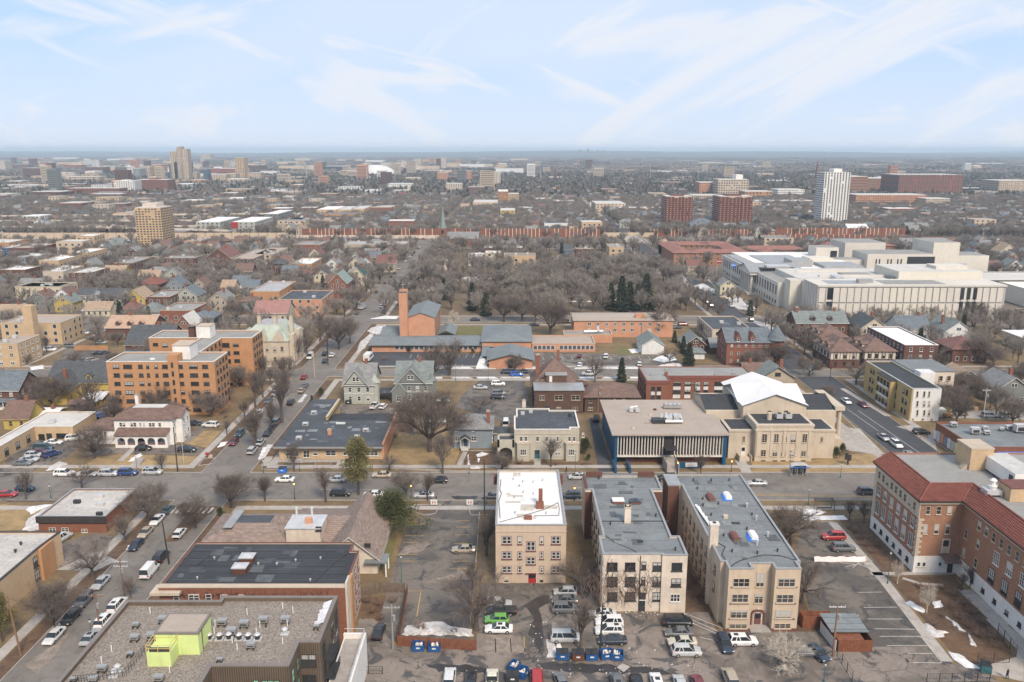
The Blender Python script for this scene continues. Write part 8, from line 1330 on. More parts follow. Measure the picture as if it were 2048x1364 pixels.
AV='on the left avenue';CARS=[
    (1,980,62,90,'sedan','teal','at the head of the parked row by the small brick building'),(1,920,122,270,'sedan','white','second in the parked row by the small brick building'),(1,853,195,270,'sedan','beige','third in the parked row below the corner'),(1,797,268,270,'sedan','navy','by the driveway mouth on the left avenue'),(1,1052,200,90,'hatch','white','alone at the east kerb of the left avenue'),(1,942,338,90,'suv','black','beside the leaning street pole'),(1,875,425,90,'cargo','white','in front of the black-roofed brick block'),(1,590,490,270,'sedan','silver','nearest the driveway apron at the west kerb'),(1,492,595,270,'suv','grey','ahead of the black sedan at the west kerb'),(1,415,693,270,'sedan','black','between the grey suv and the lowest white sedan'),(1,318,803,270,'sedan','white','with dark sunroof, lowest on the avenue'),(1,350,235,75,'pickup','silver','beside the tan hall with the orange panel'),(1,686,622,90,'suv','white','farthest of three behind the gravel roof edge'),(1,612,712,90,'suv','white','middle of three behind the gravel roof edge'),(1,530,812,90,'sedan','silver','nearest of three behind the gravel roof edge'),
    (5,50,768,0,'sedan','red','driving at the left edge of the street'),(5,185,726,0,'hatch','navy','driving behind the red car'),(5,470,617,0,'suv','white','parked behind the bare tree, first of the kerb row'),(5,640,620,0,'sedan','silver','second of the kerb row below the arcaded house'),(5,795,617,0,'suv','silver','third of the kerb row by the banner pole'),(5,935,612,0,'suv','blue','fourth of the kerb row below the stone steps'),(5,1115,606,0,'suv','silver','last of the kerb row before the corner'),(5,1050,432,0,'hatch','black','on the drive before the arcaded house, left'),(5,1370,443,0,'suv','black','on the drive before the arcaded house, right'),(5,1540,262,170,'suv','white','on the side drive of the arcaded house'),(5,1415,250,0,'sedan','navy','half hidden by the arcaded house corner'),(5,1890,172,270,'sedan','white','at the west kerb opposite the tall bare trees'),(5,1755,325,270,'suv','teal','at the west kerb ahead of the red sedan'),(5,1710,385,270,'sedan','darkred','at the west kerb before the orange flats drive'),(5,1905,388,90,'sedan','silver','at the east kerb by the shops'),(5,1845,450,90,'suv','silver','at the east kerb nearest the corner'),
    (5,545,358,20,'suv','white','by the cream shop door'),(5,392,388,0,'sedan','white','second in the crowded shop lot'),(5,320,428,0,'van','teal','in the crowded shop lot'),(5,290,457,0,'sedan','darkred','in the crowded shop lot'),(5,245,480,0,'hatch','silver','in the crowded shop lot, middle'),(5,215,512,0,'sedan','silver','in the crowded shop lot, near end'),(5,165,540,0,'sedan','grey','in the crowded shop lot, last'),(5,378,475,60,'suv','blue','at the lot divider'),(5,692,232,60,'van','navy','behind the arcaded house wing'),(5,733,197,60,'suv','brightblue','behind the arcaded house wing'),
    (6,255,952,180,'sedan','white','driving past the corner shops'),(6,632,952,180,'sedan','silver','driving behind the tall pine'),(6,965,920,180,'sedan','beige','at the north kerb right of the tall pine'),(6,1383,960,180,'hatch','black','driving before the tan lawn'),(6,662,1055,0,'suv','black','at the south kerb left of the tall pine'),(6,903,1063,180,'sedan','white','at the south kerb right of the tall pine'),(6,1275,1068,180,'sedan','silver','at the south kerb by the car park entry'),(6,1775,1075,180,'sedan','grey','at the south kerb by the white-roofed flats'),(6,130,612,90,'sedan','navy','at the east kerb by the shops, third'),(6,165,567,90,'sedan','black','at the east kerb by the shops, fourth'),(6,195,530,90,'suv','grey','at the east kerb by the shops, fifth'),(6,300,388,90,'suv','black','at the east kerb mid block'),(6,378,301,90,'sedan','beige','at the east kerb by the snow strip'),(6,403,264,90,'sedan','grey','ahead of the beige sedan'),(6,395,202,90,'sedan','red','driving into the crossing'),(6,262,247,270,'sedan','grey','at the west kerb just below the crossing'),(6,185,322,270,'sedan','silver','at the west kerb mid block'),(6,135,377,270,'sedan','grey','at the west kerb behind the silver one'),
    (6,440,55,270,'cargo','white','at the far west kerb above the crossing'),(6,548,30,90,'sedan','black','above the crossing, upper'),(6,600,40,90,'sedan','white','above the crossing at the east kerb'),(6,550,84,90,'sedan','navy','above the crossing, lower'),(6,912,415,80,'pickup','white','behind the pale green Victorian, left'),(6,973,418,80,'hatch','white','behind the Victorians, right'),(6,1872,545,88,'cargo','white','beside the small grey garage'),(6,1685,278,0,'sedan','silver','in the middle car park, left'),(6,1815,252,0,'suv','white','in the middle car park, top right'),(6,1822,322,0,'suv','grey','in the middle car park, right pair upper'),(6,1812,350,0,'suv','black','in the middle car park, right pair lower'),(6,1885,166,0,'suv','navy','on the second street by the chapel, left'),(6,1952,184,0,'suv','brightblue','driving on the second street by the chapel'),(6,2012,163,0,'sedan','navy','on the second street by the chapel, right'),(6,1410,372,0,'sedan','white','half hidden behind the huge bare tree'),
    (7,760,950,180,'hatch','silver','at the north kerb before the stucco mansion'),(7,1430,960,180,'suv','black','at the north kerb below the office steps'),(7,715,1094,180,'suv','navy','between the white-roofed and cream flats on the street'),(7,845,182,180,'suv','white','on the second street by the dark spruce'),(7,780,115,80,'sedan','white','in the school car park, left'),(7,780,46,80,'sedan','darkred','in the school car park, top left'),(7,975,52,80,'suv','white','in the school car park, top'),(7,1225,110,80,'hatch','white','in the school car park, right'),(7,1710,378,20,'sedan','brightblue','behind the church transept, upper'),(7,1715,415,40,'sedan','darkred','behind the church transept, lower'),(7,905,518,80,'suv','black','in the alley beside the blue office'),
    (8,925,643,270,'sedan','white','driving down the right avenue by the portico'),(8,1030,665,270,'sedan','darkred','at the kerb by the yellow flats'),(8,1160,872,270,'sedan','silver','driving on the right avenue before the white suv'),(8,1240,917,270,'suv','white','driving on the right avenue'),(8,1325,985,270,'sedan','silver','cut off by the school roof'),(8,1400,840,0,'suv','black','by the orange cones'),(8,1630,723,0,'pickup','grey','by the orange lift behind the yellow flats'),(8,1830,736,0,'suv','silver','in the far right lot, left'),(8,1940,738,0,'suv','silver','in the far right lot, right'),(8,360,1162,180,'sedan','silver','driving left of the bus shelter'),(8,1060,1220,0,'suv','navy','driving with red tail lights by the school'),
    (2,815,590,180,'sedan','beige','alone in the striped car park'),(2,1020,915,0,'suv','silver','at the head of the row by the bare fence trees'),(2,1035,952,180,'pickup','black','in the row by the bare fence trees'),(2,1012,1003,180,'hatch','green','in the row by the bare fence trees'),(2,1022,1057,180,'sedan','white','nearest in the row by the bare fence trees'),(2,1412,842,180,'hatch','silver','first behind the white-roofed flats'),(2,1410,888,180,'sedan','grey','second behind the white-roofed flats'),(2,1412,940,0,'suv','grey','third behind the white-roofed flats'),(2,1415,1110,0,'van','silver','on the grit patch beside the thicket'),(2,1632,970,180,'sedan','white','first behind the ivy-covered flats'),(2,1672,1020,180,'suv','white','second behind the ivy-covered flats'),(2,1672,1070,180,'suv','white','with black sunroof, third behind the ivy-covered flats'),(2,1690,1125,180,'sedan','navy','behind the open blue dumpsters'),(2,315,1075,88,'sedan','black','on the concrete apron beside the red brick block'),
    (24,272,385,90,'suv','white','lowest row, far left with roof rails'),(24,415,400,90,'sedan','black','lowest row, second'),(24,560,405,90,'pickup','cream','lowest row, third'),(24,865,395,90,'van','red','lowest row, right of the dumpsters'),(24,1030,408,100,'sedan','grey','lowest row, slate coloured'),(24,1410,420,90,'suv','grey','lowest row, left of the black one'),(24,1545,425,90,'suv','black','lowest row, right of the grey one'),(24,1680,415,90,'sedan','white','lowest row, right of the black one'),(24,1840,430,90,'sedan','silver','lowest row, pale blue-grey'),(24,1960,425,90,'sedan','darkred','lowest row, far right'),
    (3,750,1018,0,'van','black','behind the sand flats, farthest of four'),(3,757,1080,180,'sedan','grey','behind the sand flats, second of four'),(3,777,1135,180,'sedan','cream','behind the sand flats, third of four'),(3,800,1192,0,'suv','silver','behind the sand flats, nearest of four'),(3,1028,1150,272,'suv','navy','parked nose-out before the sand flats'),(3,1132,1130,0,'suv','white','beside the nose-out suv'),(3,1500,1195,0,'sedan','grey','under the white birch'),(3,1578,1205,290,'hatch','navy','by the grey fence under the birch'),(3,1060,1352,90,'suv','beige','lowest row, tan one by the birch'),
    (4,470,550,180,'suv','red','in the school car park, upper'),(4,525,615,0,'suv','grey','in the school car park, lower'),
    (11,368,512,0,'suv','white','in the tan school yard'),(11,515,487,0,'suv','grey','in the tan school yard, right'),(11,618,388,0,'sedan','white','behind the tan school'),(11,740,460,0,'sedan','silver','behind the orange fence'),(11,712,537,45,'sedan','black','in the yard behind the orange flats, left pair'),(11,762,535,45,'sedan','navy','in the yard behind the orange flats, right pair'),(11,615,592,45,'sedan','teal','in the yard, lower left'),(11,672,592,45,'suv','silver','in the yard, lower right'),(12,877,355,90,'sedan','grey','below the white box truck'),(12,1845,410,0,'sedan','navy','on the park street, left'),(13,440,412,0,'sedan','navy','on the park street, middle'),(13,680,390,0,'van','black','on the park street by the residence'),(13,1500,430,0,'sedan','navy','past the residence, lower'),(13,1550,408,0,'suv','darkred','past the residence, upper'),(13,1650,515,0,'sedan','white','in the lot by the tan flats'),(11,75,128,0,'sedan','silver','in the far left lot, upper'),(11,20,150,0,'sedan','grey','in the far left lot, edge'),(11,112,152,0,'sedan','darkred','in the far left lot, middle'),(11,240,155,0,'sedan','white','in the far left lot, right'),(11,20,170,0,'sedan','red','in the far left lot, lower edge'),(11,185,188,0,'sedan','white','in the far left lot, lower')]
for v,x,y,hd,kd,col,wh in CARS:
    X,Y=G(v,x,y,.35)
    if v==24:Y-=.8
    car(X,Y,hd,kd,col,wh,detail=Y<300)
for i in range(150):  # far traffic and parked rows
    t=i%5
    if t==0:X,Y,hd,wh=R.choice((-480,-430,-380))+R.uniform(0,160),R.uniform(713,744),0,'on the sunken motorway at the left'
    elif t==1:X,Y,hd,wh=R.uniform(-250,380),R.choice((716,721,733,739)),0,'driving on the sunken motorway'
    elif t==2:X,Y,hd,wh=R.choice((101.3,111.7)),R.uniform(300,900),90,'along the museum avenue'
    elif t==3:X,Y,hd,wh=R.choice((-75.8,-66.2)),R.uniform(400,680),90,'along the far left avenue'
    else:X,Y,hd,wh=R.uniform(25,92),R.choice((575,592,610,628)),90,'in the car park beyond the park'
    if abs(X)>.63*Y:continue
    col=R.choice(('white','silver','grey','black','navy','darkred','white'));kd=R.choice(('sedan','suv'));car(X,Y,hd,kd,col,'among others '+wh,f'{SAY.get(col, col)} {kd}s {wh}',detail=False)
def truck(v,x,y,hd,lb,L_=7.0,H_=3.0):
    X,Y=G(v,x,y);q=root('box_truck' if 'truck' in lb else 'shuttle_bus',lb,'truck' if 'truck' in lb else 'bus',(X,Y,.05),radians(hd));MB().box(-L_/2,L_/2-1.7,-1.15,1.15,.6,H_).build('cargo_box','siding_white',q);MB().box(L_/2-1.65,L_/2,-1.05,1.05,.5,1.3).prism([(L_/2-1.65,-1.0),(L_/2-.5,-.9),(L_/2-.5,.9),(L_/2-1.65,1.0)],1.3,2.3).build('cab','siding_white',q);MB().box(L_/2-.52,L_/2-.42,-.85,.85,1.35,2.1).box(-L_/2+1,L_/2-2,-1.18,1.18,1.6,2.3 if 'bus' in lb else 1.65).build('windscreen','car_glass',q)
    for sx in (-L_*.3,L_*.34):
        for s in (-1,1):link('wheel',CM['sedan']['wheel'],q,loc=(sx,s*1.0,.42),scale=1.25)
truck(6,868,75,85,'white shuttle bus with dark windows in the parish car park');truck(12,920,320,80,'white box truck on the avenue beside the park corner',6.5,3.2)
# ------------------------------------------------------------------ dumpsters, sheds, fences, poles, shelter, signs
def dumpster(v,x,y,lb,m='dumpster_blue',lid='open',rz=0):
    X,Y=G(v,x,y);q=root('dumpster',lb,'dumpster',(X,Y,.05),radians(rz));b=MB();w_,d_,h=.95,.7,1.25
    b.box(-w_,w_,-d_,-d_+.06,.1,h*.9).box(-w_,w_,d_-.06,d_,.1,h).box(-w_,-w_+.06,-d_+.06,d_-.06,.1,h).box(w_-.06,w_,-d_+.06,d_-.06,.1,h).box(-w_+.06,w_-.06,-d_+.06,d_-.06,.1,.18).box(-w_-.12,-w_,-.3,.3,.6,.75).box(w_,w_+.12,-.3,.3,.6,.75)
    for i in range(4):b.box(-w_+.2+i*.5,-w_+.28+i*.5,-d_-.05,-d_,.15,1.1)
    b.build('bin',m,q)
    if lid=='open':
        MB().box(-w_,w_,d_+.01,d_+.06,.5,h).build('lid','lid_black',q);g_=MB()
        for i in range(9):xx,yy,s=R.uniform(-.75,.55),R.uniform(-.5,.35),R.uniform(.15,.32);g_.box(xx,xx+s,yy,yy+s,.5,1.0+R.random()*.22,0 if i%3 else 1)
        g_.build('rubbish_bags',['pvc_white','trim_tan'],q,kind='stuff')
    else:MB().face([(-w_-.03,-d_-.04,h*.92),(w_+.03,-d_-.04,h*.92),(w_+.03,d_,h+.1),(-w_-.03,d_,h+.1)]).box(-.03,.03,-d_,d_,h+.1,h+.14).build('lid','lid_black',q)
    for sx in (-.75,.75):MB().tube((sx,-.5,.08),(sx+.06,-.5,.08),.08,.08,8).tube((sx,.5,.08),(sx+.06,.5,.08),.08,.08,8).build('wheels','tyre',q)
    MB().box(-.3,.3,-d_-.06,-d_-.05,.6,.85).build('sticker','siding_white',q)
for a in ((2,550,1175,'open blue dumpster full of bags at the wood fence, left'),(2,643,1178,'open blue dumpster full of bags at the wood fence, right'),(2,1395,1225,'blue dumpster with closed black lid under the thicket','dumpster_blue','shut'),(2,1487,1228,'rusty red dumpster with black lid','rust','shut'),(2,1568,1228,'low blue dumpster right of the rusty one','dumpster_blue','shut'),(2,1652,1222,'open blue dumpster beside the navy sedan, left','dumpster_blue','open',10),(2,1718,1228,'open dark blue dumpster spilling paper, right','dumpster_blue','open',-8),(24,712,345,'open blue dumpster turned askew in the lowest row','dumpster_blue','open',60),(24,768,385,'second askew open dumpster in the lowest row','dumpster_blue','open',70),(24,700,415,'black-lidded dumpster at the bottom edge','metal_dark','shut'),(25,1590,950,'dark green dumpster at the school gate','siding_teal','shut',70),(6,240,895,'bright blue recycling bin at the shop corner','tarp_blue','shut'),(6,722,395,'black bin beside the pale green Victorian','lid_black','shut')):dumpster(*a)
r=root('garage_shed','red wooden bin shed with slate-grey roof at the edge of the school car park','shed',(*G(4,590,1195),0));X,Y=r.location.x,r.location.y;x0,x1=G(4,495,1195)[0],G(4,685,1195)[0]
part(MB().box(x0,x1-1.2,Y+.2,Y+6,0,2.0),'wall','wood_fence',r);part(MB().face([(x0-.6,Y+1.8,2.5),(x1+.1,Y+1.8,2.5),(x1-.2,Y+6.4,3.0),(x0-.9,Y+6.4,3.0)]).face([(x0-.6,Y+1.8,2.35),(x1+.1,Y+1.8,2.35),(x1+.1,Y+1.8,2.5),(x0-.6,Y+1.8,2.5)]),'roof','shingle_metal',r);part(MB().box(x0+.1,x1,Y+5.8,Y+6,2.0,2.9),'inner_wall','trim_tan',r)
n=18
for i in range(n):a=x0+(x1-x0)*i/n;part(MB().box(a+.01,a+(x1-x0)/n-.02,Y,Y+.06,0,2.1+.02*(i%2)),'board','wood_fence',r)
for i in range(20):a=Y+6*i/20;part(MB().box(x1,x1+.06,a,a+.28,0,2.1),'board','wood_fence',r)
part(MB().box(x0-3.4,x0+1.8,Y+6.6,Y+6.7,0,2.2).box(x0-3.4,x0-3.3,Y+6.7,Y+8.4,0,2.2).box(x0-3.4,x0+1.8,Y+8.4,Y+8.5,0,2.2),'enclosure','wood_fence',r)
def fence(lb,v,pts,h,m,sp=1.0,kind='board',name='fence'):
    P_=[Vector((*G(v,*p),0)) for p in pts];r_=root(name,lb,'fence',tuple(P_[0]));b=MB();c=MB()
    for a,d in zip(P_,P_[1:]):
        L_=(d-a).length;u=(d-a)/L_;n_=max(1,int(L_/sp))
        for i in range(n_+1):p=a+u*(L_*i/n_);c.tube(p,p+Vector((0,0,h+.1)),.06,.06,5)
        if kind=='board':
            k_=int(L_/.32)
            for i in range(k_):
                p=a+u*(L_*i/k_);q_=p+u*(L_/k_*.82);z=h-.02*(i%3);nn=Vector((-u.y,u.x,0))*.03;b.face([p-nn,q_-nn,q_-nn+Vector((0,0,z)),p-nn+Vector((0,0,z))]);b.face([q_+nn,p+nn,p+nn+Vector((0,0,z)),q_+nn+Vector((0,0,z))])
        else:
            for z in (h,h*.5,.1):b.tube(a+Vector((0,0,z)),d+Vector((0,0,z)),.025,.025,4)
            k_=int(L_/.45)
            for i in range(k_):p=a+u*(L_*i/k_);b.tube(p,p+Vector((0,0,h)),.012,.012,3)
    part(b,'boards' if kind=='board' else 'mesh_infill',m,r_,kind='stuff');part(c,'posts',m,r_,kind='stuff')
fence('red-brown wooden fence behind the two open dumpsters',2,[(428,1152),(890,1180)],1.9,'wood_fence',2.4);fence('red-brown wooden fence running up from the alley beside the striped lot',2,[(430,1148),(485,840)],1.8,'wood_fence',2.4);fence('weathered grey fence behind the dug-over bed',2,[(215,862),(320,838),(470,838)],1.9,'wood_grey',2.2);fence('white panel fence left of the bin shed',4,[(395,1080),(480,1190)],1.9,'siding_white',2.2)
fence('white post-and-rail edge between the striped lot and fence trees',2,[(908,380),(885,700),(855,1010)],.5,'siding_white',2.5,'rail');fence('chain-link fence at the school garden corner',25,[(1500,860),(1870,860)],1.6,'metal_dark',2.2,'rail');fence('chain-link fence beside the school base',25,[(1735,520),(1950,790)],2.0,'metal_dark',2.0,'rail');fence('black railings at the bottom right edge',25,[(900,1090),(1640,1083)],1.5,'metal_dark',1.6,'rail');fence('black mesh fence running down by the leaning pole',4,[(490,1215),(575,1364)],1.8,'metal_dark',2.0,'rail');fence('chain-link fence on the concrete wall by the terrace',21,[(1280,1265),(1615,1268)],1.3,'metal_dark',2.0,'rail')
fence('stone-coloured low wall along the street before the tan lawn',6,[(1010,870),(1500,895),(2040,900)],.6,'concrete',3.0);fence('orange board fence behind the tan school yard',11,[(545,515),(790,515)],2.0,'brick_orange',3.0)
def pole(v,x,y,ytop,lb,arms=1,m='wood_pole',lean=0,lamp=False,wires=None):
    X,Y=G(v,x,y);h=F(v,x,ytop,Y)[1];q=root('utility_pole',lb,'pole',(X,Y,0));MB().tube((0,0,0),(lean,0,h),.17,.11,8).build('shaft',m,q)
    for i in range(arms):MB().box(lean-1.3,lean+1.3,-.07,.07,h-.6-i*.9,h-.45-i*.9).build('crossarm','metal_light' if lamp else m,q);b=MB();[b.tube((lean+s,0,h-.45-i*.9),(lean+s,0,h-.2-i*.9),.05,.04,6) for s in (-1.2,-.6,.6,1.2)];b.build('insulators','metal_light',q,kind='stuff')
    if arms:MB().tube((lean+.35,-.25,h-2.6),(lean+.35,-.25,h-1.7),.25,.25,8).build('transformer','metal_grey',q)
    return X,Y,h
P1=pole(1,728,575,345,'wooden utility pole with two white cross-arms on the left avenue',2,lamp=True);P2=pole(1,583,760,545,'reddish utility pole rising behind the gravel roof',1);P3=pole(1,122,905,560,'bare leaning pole at the lower left',0,lean=-.8);pole(1,990,375,120,'thin dark street pole beside the black suv',0,'metal_dark',-.5);pole(3,1662,1215,905,'weathered utility pole beside the bin shed',1,lamp=True);pole(3,292,1200,900,'thin dark pole behind the dumpsters',0,'metal_dark',.3);pole(7,915,500,275,'pole with transformer between the brown house and blue office',1);pole(2,400,1170,910,'grey pole at the wood fence corner',1,'metal_grey');pole(2,940,560,60,'tall thin pole left of the white-roofed flats',0,'metal_dark');pole(12,530,880,675,'yellow wooden pole at the crossing',0,'brick_tan');pole(12,640,780,560,'dark signal pole at the crossing',0,'metal_dark');pole(8,1790,740,560,'pole with white lamps in the far right lot',1,'metal_light',lamp=True);pole(13,1235,560,400,'pole with transformers before the pink residence',1,'wood_grey');pole(5,1300,600,270,'dark pole at the corner of the bank',0,'metal_dark');pole(7,1635,370,240,'grey pole before the brick flats',1,'metal_grey')
w_=MB()
for a,c in ((P1,P2),(P2,P3)):
    for s in (-1.1,0,1.1):
        pv=Vector((a[0]+s,a[1],a[2]-.4))
        for i in range(1,11):t=i/10;qv=Vector((a[0]+s+(c[0]-a[0])*t,a[1]+(c[1]-a[1])*t,(a[2]-.4)*(1-t)+(c[2]-.4)*t-1.2*4*t*(1-t)));w_.tube(pv,qv,.02,.02,3,cap=False);pv=qv
tag(w_.build('power_lines','metal_dark'),'sagging power lines strung between the left avenue poles','wires')
plain('lamp_glow',(1,.5,.1));n_=MT['lamp_glow'].node_tree.nodes['Principled BSDF'];n_.inputs['Emission Color'].default_value=(1,.42,.1,1);n_.inputs['Emission Strength'].default_value=2.5
def lamp(v,x,y,ytop,lb,lit=True):
    X,Y=G(v,x,y);h=max(3.2,min(6.5,F(v,x,ytop,Y)[1]));q=root('street_lamp',lb,'street lamp',(X,Y,0));MB().tube((0,0,0),(0,0,.7),.16,.1,8).tube((0,0,.7),(0,0,h-.5),.07,.05,8).build('post','siding_teal' if not lit else 'metal_dark',q);MB().tube((0,0,h-.5),(0,0,h-.1),.13,.2,8).build('globe','lamp_glow' if lit else 'lamp_clear',q);MB().tube((0,0,h-.1),(0,0,h+.08),.24,.03,8).build('cap','metal_dark',q)
for v,x,y,yt,lb,li in ((6,328,1095,970,'lit globe lamp on the south kerb left of the tall pine',1),(6,1180,1090,985,'lit globe lamp beneath the wide bare tree',1),(7,740,1125,1018,'lit globe lamp between the white-roofed and cream flats',1),(7,1508,925,830,'lit lamp at the office steps',1),(7,1908,910,835,'lit lamp at the church walk',1),(7,745,940,700,'tall green banner lamp before the stucco mansion',0),(4,328,365,270,'unlit globe lamp by the pocket park',0),(8,887,1122,1030,'dark green lamp on the church kerb',0),(4,220,205,40,'tall green lamp beside the bus shelter',0),(5,372,790,690,'green lamp on the south kerb far left',0),(5,1005,610,470,'green lamp below the stone steps',0),(6,365,890,790,'green lamp before the shops',0),(6,1603,910,800,'green lamp by the low stone wall',0),(6,100,900,800,'small post at the shop corner',0),(3,1610,1364,1250,'green post at the lowest right lot',0),(1,536,800,700,'arched avenue lamp behind the gravel roof',0),(2,452,810,560,'slim lamp post at the striped car park',0),(12,1685,905,790,'dark lamp on the second street',0),(7,98,225,60,'grey lamp on the second street',0),(4,775,810,600,'dark lamp in the school garden',0)):lamp(v,x,y,yt,lb,li)
X,Y=G(4,275,198);q=root('bus_shelter','bus shelter with blue vaulted roof before the church lawn','bus shelter',(X,Y,0));b=MB();[b.box(x,x+.08,y,y+.08,0,2.3) for x in (-2,-.7,.7,1.95) for y in (-.6,.7)];b.build('frame','metal_light',q);MB().box(-1.95,1.95,.76,.79,.3,2.1).build('glass_panel','glass_far',q);b=MB()
for i in range(6):a0,a1=pi*i/6,pi*(i+1)/6;b.face([(-2.3*cos(a0),-1,2.3+.7*sin(a0)),(-2.3*cos(a1),-1,2.3+.7*sin(a1)),(-2.3*cos(a1),1,2.3+.7*sin(a1)),(-2.3*cos(a0),1,2.3+.7*sin(a0))])
b.build('roof','metal_light',q);MB().box(-2.2,2.2,-1.03,-1.0,2.3,2.5).build('roof_edge','tarp_blue',q);MB().box(-1.3,1.0,.3,.6,.42,.5).box(-1.2,-1.1,.35,.55,0,.42).box(.8,.9,.35,.55,0,.42).build('bench','metal_dark',q)
def text(s,parent,loc,size,m,rz=0):
    c=bpy.data.curves.new('lettering','FONT');c.body=s;c.size=size;c.extrude=.01;c.align_x='CENTER';c.materials.append(MT[m]);t_=bpy.data.objects.new('t',c);COL.objects.link(t_);bpy.context.view_layer.update();me=bpy.data.meshes.new_from_object(t_);bpy.data.objects.remove(t_);me.materials.clear();me.materials.append(MT[m]);o=link('lettering',me,parent,loc=loc);o.rotation_euler=(pi/2,0,rz);return o
for v,x,y,lb in ((2,641,330,'white sign with a red H on the verge, left of the car park entry'),(2,852,330,'white sign with a red H on the verge, right of the car park entry')):
    X,Y=G(v,x,y);q=root('entrance_sign',lb,'sign',(X,Y,0));MB().box(-.06,.06,0,.06,0,.4).build('post','metal_dark',q);MB().box(-.75,.75,-.04,.04,.35,1.6).build('board','siding_white',q);text('H',q,(0,-.06,.5),1.25,'red_paint')
X,Y=G(4,550,140);q=root('notice_board','dark two-panel notice board on the church lawn','sign',(X,Y,0));MB().box(-.9,-.1,-.1,.1,1.4,3.2).box(.1,.9,.2,.4,1.0,2.6).build('board','metal_dark',q);MB().box(-.2,.2,-.1,.1,0,1.4).build('post','metal_dark',q)
X,Y=G(4,420,395);q=root('pergola','dark timber pergola over a bench in the pocket park','pergola',(X,Y,0));MB().box(-2,-1.85,-.6,-.45,0,2.3).box(1.85,2,-.6,-.45,0,2.3).box(-2,-1.85,.9,1.05,0,2.3).box(1.85,2,.9,1.05,0,2.3).build('posts','wood_grey',q,kind='stuff');[MB().box(-2.2+i*.45,-2.1+i*.45,-.9,1.3,2.3,2.45).build('slat','trim_dark',q) for i in range(10)];MB().box(-1.6,1.6,.2,.6,.4,.5).build('bench','trim_dark',q)
X,Y=G(4,505,685);q=root('cloth_banner','long crumpled pinkish-white banner stretched on the school car park','banner',(X,Y,.1));b=MB();n=14
for i in range(n):
    xa,xb=-5+10*i/n,-5+10*(i+1)/n;za,zb=.9+.12*sin(i*1.9),.9+.12*sin((i+1)*1.9);b.face([(xa,-.3+.1*sin(i),0),(xb,-.3+.1*sin(i+1),0),(xb,.1,zb),(xa,.1,za)])
plain('banner_cloth',(.72,.62,.60),.08,streak=False);b.build('cloth','banner_cloth',q)
for i,(v,x,y,rz) in enumerate(((8,820,420,0),(8,712,380,0),(12,640,600,0))):
    X,Y=G(v,x,y+90);q=root('traffic_light',['traffic light showing red at the half-timbered corner','orange-boxed walk signal on the museum avenue','traffic signal at the parish crossing'][i],'traffic light',(X,Y,0));MB().tube((0,0,0),(0,0,6.5),.1,.08,6).tube((0,0,5.6),(-3,0,6),.06,.05,5).build('mast','metal_dark',q);MB().box(-.25,.25,-.2,.1,4.2,5.6).box(-3.2,-2.8,-.2,.1,5.1,6.3).build('signal_head','trim_dark' if i!=1 else 'brick_orange',q);MB().tube((0,-.2,5.2),(0,-.3,5.2),.17,.17,8).tube((-3,-.2,5.9),(-3,-.3,5.9),.15,.15,8).build('red_lamp','lamp_red',q)
X,Y=G(8,1560,740);q=root('boom_lift','orange boom lift with folded yellow-green arm behind the yellow flats','lift',(X,Y,0));MB().box(-1.2,1.2,-.8,.8,.4,1.3).build('chassis','brick_orange',q);MB().tube((0,0,1.3),(4.5,0,4.6),.16,.12,6).tube((4.5,0,4.6),(8,0,2.8),.12,.1,6).build('boom','lime_panel',q);MB().box(7.6,8.8,-.5,.5,2.2,3.2).build('basket','brick_orange',q);[link('wheel',CM['sedan']['wheel'],q,loc=(sx,s*.85,.4),scale=1.2) for sx in (-.8,.8) for s in (-1,1)]
X,Y=G(8,1520,740);q=root('storage_container','white site container beside the orange boom lift','container',(X,Y,0));MB().box(-1.6,1.6,0,2.4,0,2.4).build('shell','siding_white',q);b=MB();[b.box(-1.5+i*.3,-1.42+i*.3,-.05,0,.1,2.3) for i in range(11)];b.build('ribs','metal_light',q,kind='stuff')
for i,(x,y) in enumerate(((1415,862),(1436,868),(1422,878),(1395,870))):X,Y=G(8,x,y);q=root('traffic_cone','orange and white cone by the black suv at the alley','traffic cone',(X,Y,.03),group='traffic cones by the alley');MB().tube((0,0,.04),(0,0,.75),.2,.04,8).build('cone','brick_orange',q);MB().box(-.24,.24,-.24,.24,0,.04).build('base','brick_orange',q)
X,Y=G(5,1345,540);q=root('flagpole','plain pale pole on the bank near the corner','flagpole',(X,Y,0));MB().tube((0,0,0),(0,0,8),.09,.05,6).build('pole','metal_light',q)
X,Y=G(5,1518,500);q=root('garden_flag','red flag sign at the drive island','sign',(X,Y,0));MB().tube((0,0,0),(0,0,1.6),.05,.05,5).build('post','metal_dark',q);MB().box(-.5,.5,-.04,.04,.9,1.6).build('board','red_paint',q);MB().box(.1,1.1,.3,.9,0,.7).build('boulder','limestone',q)
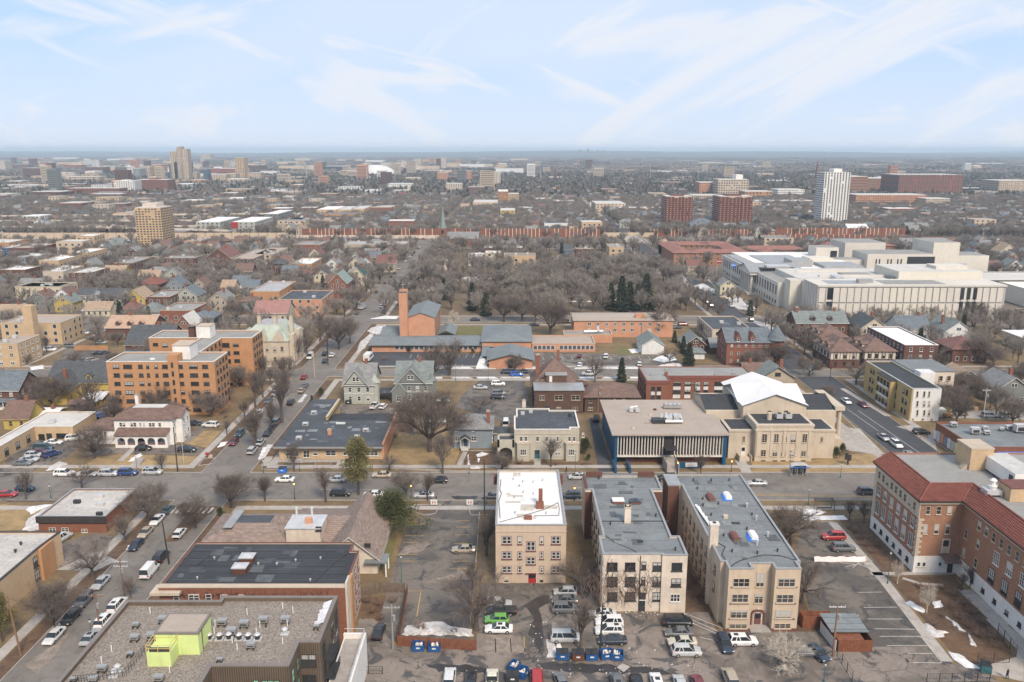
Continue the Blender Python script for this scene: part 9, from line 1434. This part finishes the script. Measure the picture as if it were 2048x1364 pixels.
# ------------------------------------------------------------------ people
def person(v,x,y,lb,face=0,walk=.25,coat='clothing_black',h=1.75):
    X,Y=G(v,x,y);r_=root('person',lb,'person',(X,Y,.05),radians(face));s=h/1.75;P_=[(0,0,.95),(0,0,1.2),(0,0,1.42),(0,0,1.52),(0,.02,1.62),(-.1,0,.92),(-.11,walk*.5,.5),(-.11,walk*.7-.1,.08),(-.11,walk*.7+.08,.05),(.1,0,.92),(.11,-walk*.4+.06,.5),(.11,-walk*.9,.1),(.11,-walk*.9+.17,.05),(-.2,0,1.4),(-.27,-.08,1.14),(-.27,.04,.9),(.2,0,1.4),(.27,.08,1.14),(.27,.14,.9)]
    E_=[(0,1),(1,2),(2,3),(3,4),(0,5),(5,6),(6,7),(7,8),(0,9),(9,10),(10,11),(11,12),(2,13),(13,14),(14,15),(2,16),(16,17),(17,18)];rad=[.15,.15,.16,.06,.1,.1,.075,.05,.045,.1,.075,.05,.045,.075,.055,.04,.075,.055,.04]
    me=bpy.data.meshes.new('person_body');me.from_pydata([(a*s,b*s,c*s) for a,b,c in P_],E_,[]);me.materials.append(MT[coat]);o=link('body',me,r_);sk=o.modifiers.new('skin','SKIN');sb=o.modifiers.new('smooth','SUBSURF');sb.levels=sb.render_levels=1
    for i,r0 in enumerate(rad):me.skin_vertices[0].data[i].radius=(r0,r0)
    me.skin_vertices[0].data[0].use_root=True
    hd=MB();c_=Vector((0,.02,1.64))*s
    for i in range(5):
        for j in range(8):f_=lambda a,t:(c_.x+.085*sin(a*pi/5)*cos(t*pi/4),c_.y+.1*sin(a*pi/5)*sin(t*pi/4),c_.z+.12*cos(a*pi/5));hd.face([f_(i,j),f_(i+1,j),f_(i+1,j+1),f_(i,j+1)],1 if i<2 else 0)
    hd.box(-.015,.015,c_.y+.09,c_.y+.12,c_.z-.03,c_.z+.02);hd.build('head',['skin','clothing_black'],r_)
person(7,680,915,'person in black coat walking on the walk before the stucco mansion',90);person(4,292,190,'person in dark clothes standing at the bus shelter, left',180,.05);person(4,302,192,'person in dark clothes standing at the bus shelter, right',160,.05);person(25,1845,1050,'person in black at the bottom right edge near the school gate',20,.2);person(6,1362,1115,'person by the car park entry sign',90,.2);person(1,440,1000,'person in dark coat on the west walk',0,.2) if False else None
# ------------------------------------------------------------------ the air
def haze():
    b=MB().box(-9800,9800,-58,17500,-1.0,112,bottom=True);o=b.build('haze','trim_white',kind='stuff');m=bpy.data.materials.new('air');m.use_nodes=True;t=m.node_tree
    for n in list(t.nodes):t.nodes.remove(n)
    ou=t.nodes.new('ShaderNodeOutputMaterial');v=t.nodes.new('ShaderNodeVolumePrincipled');v.inputs['Color'].default_value=(.70,.87,1.0,1);v.inputs['Density'].default_value=1.1e-4;v.inputs['Anisotropy'].default_value=0.0
    t.links.new(v.outputs[0],ou.inputs['Volume']);o.data.materials.clear();o.data.materials.append(m)
haze()
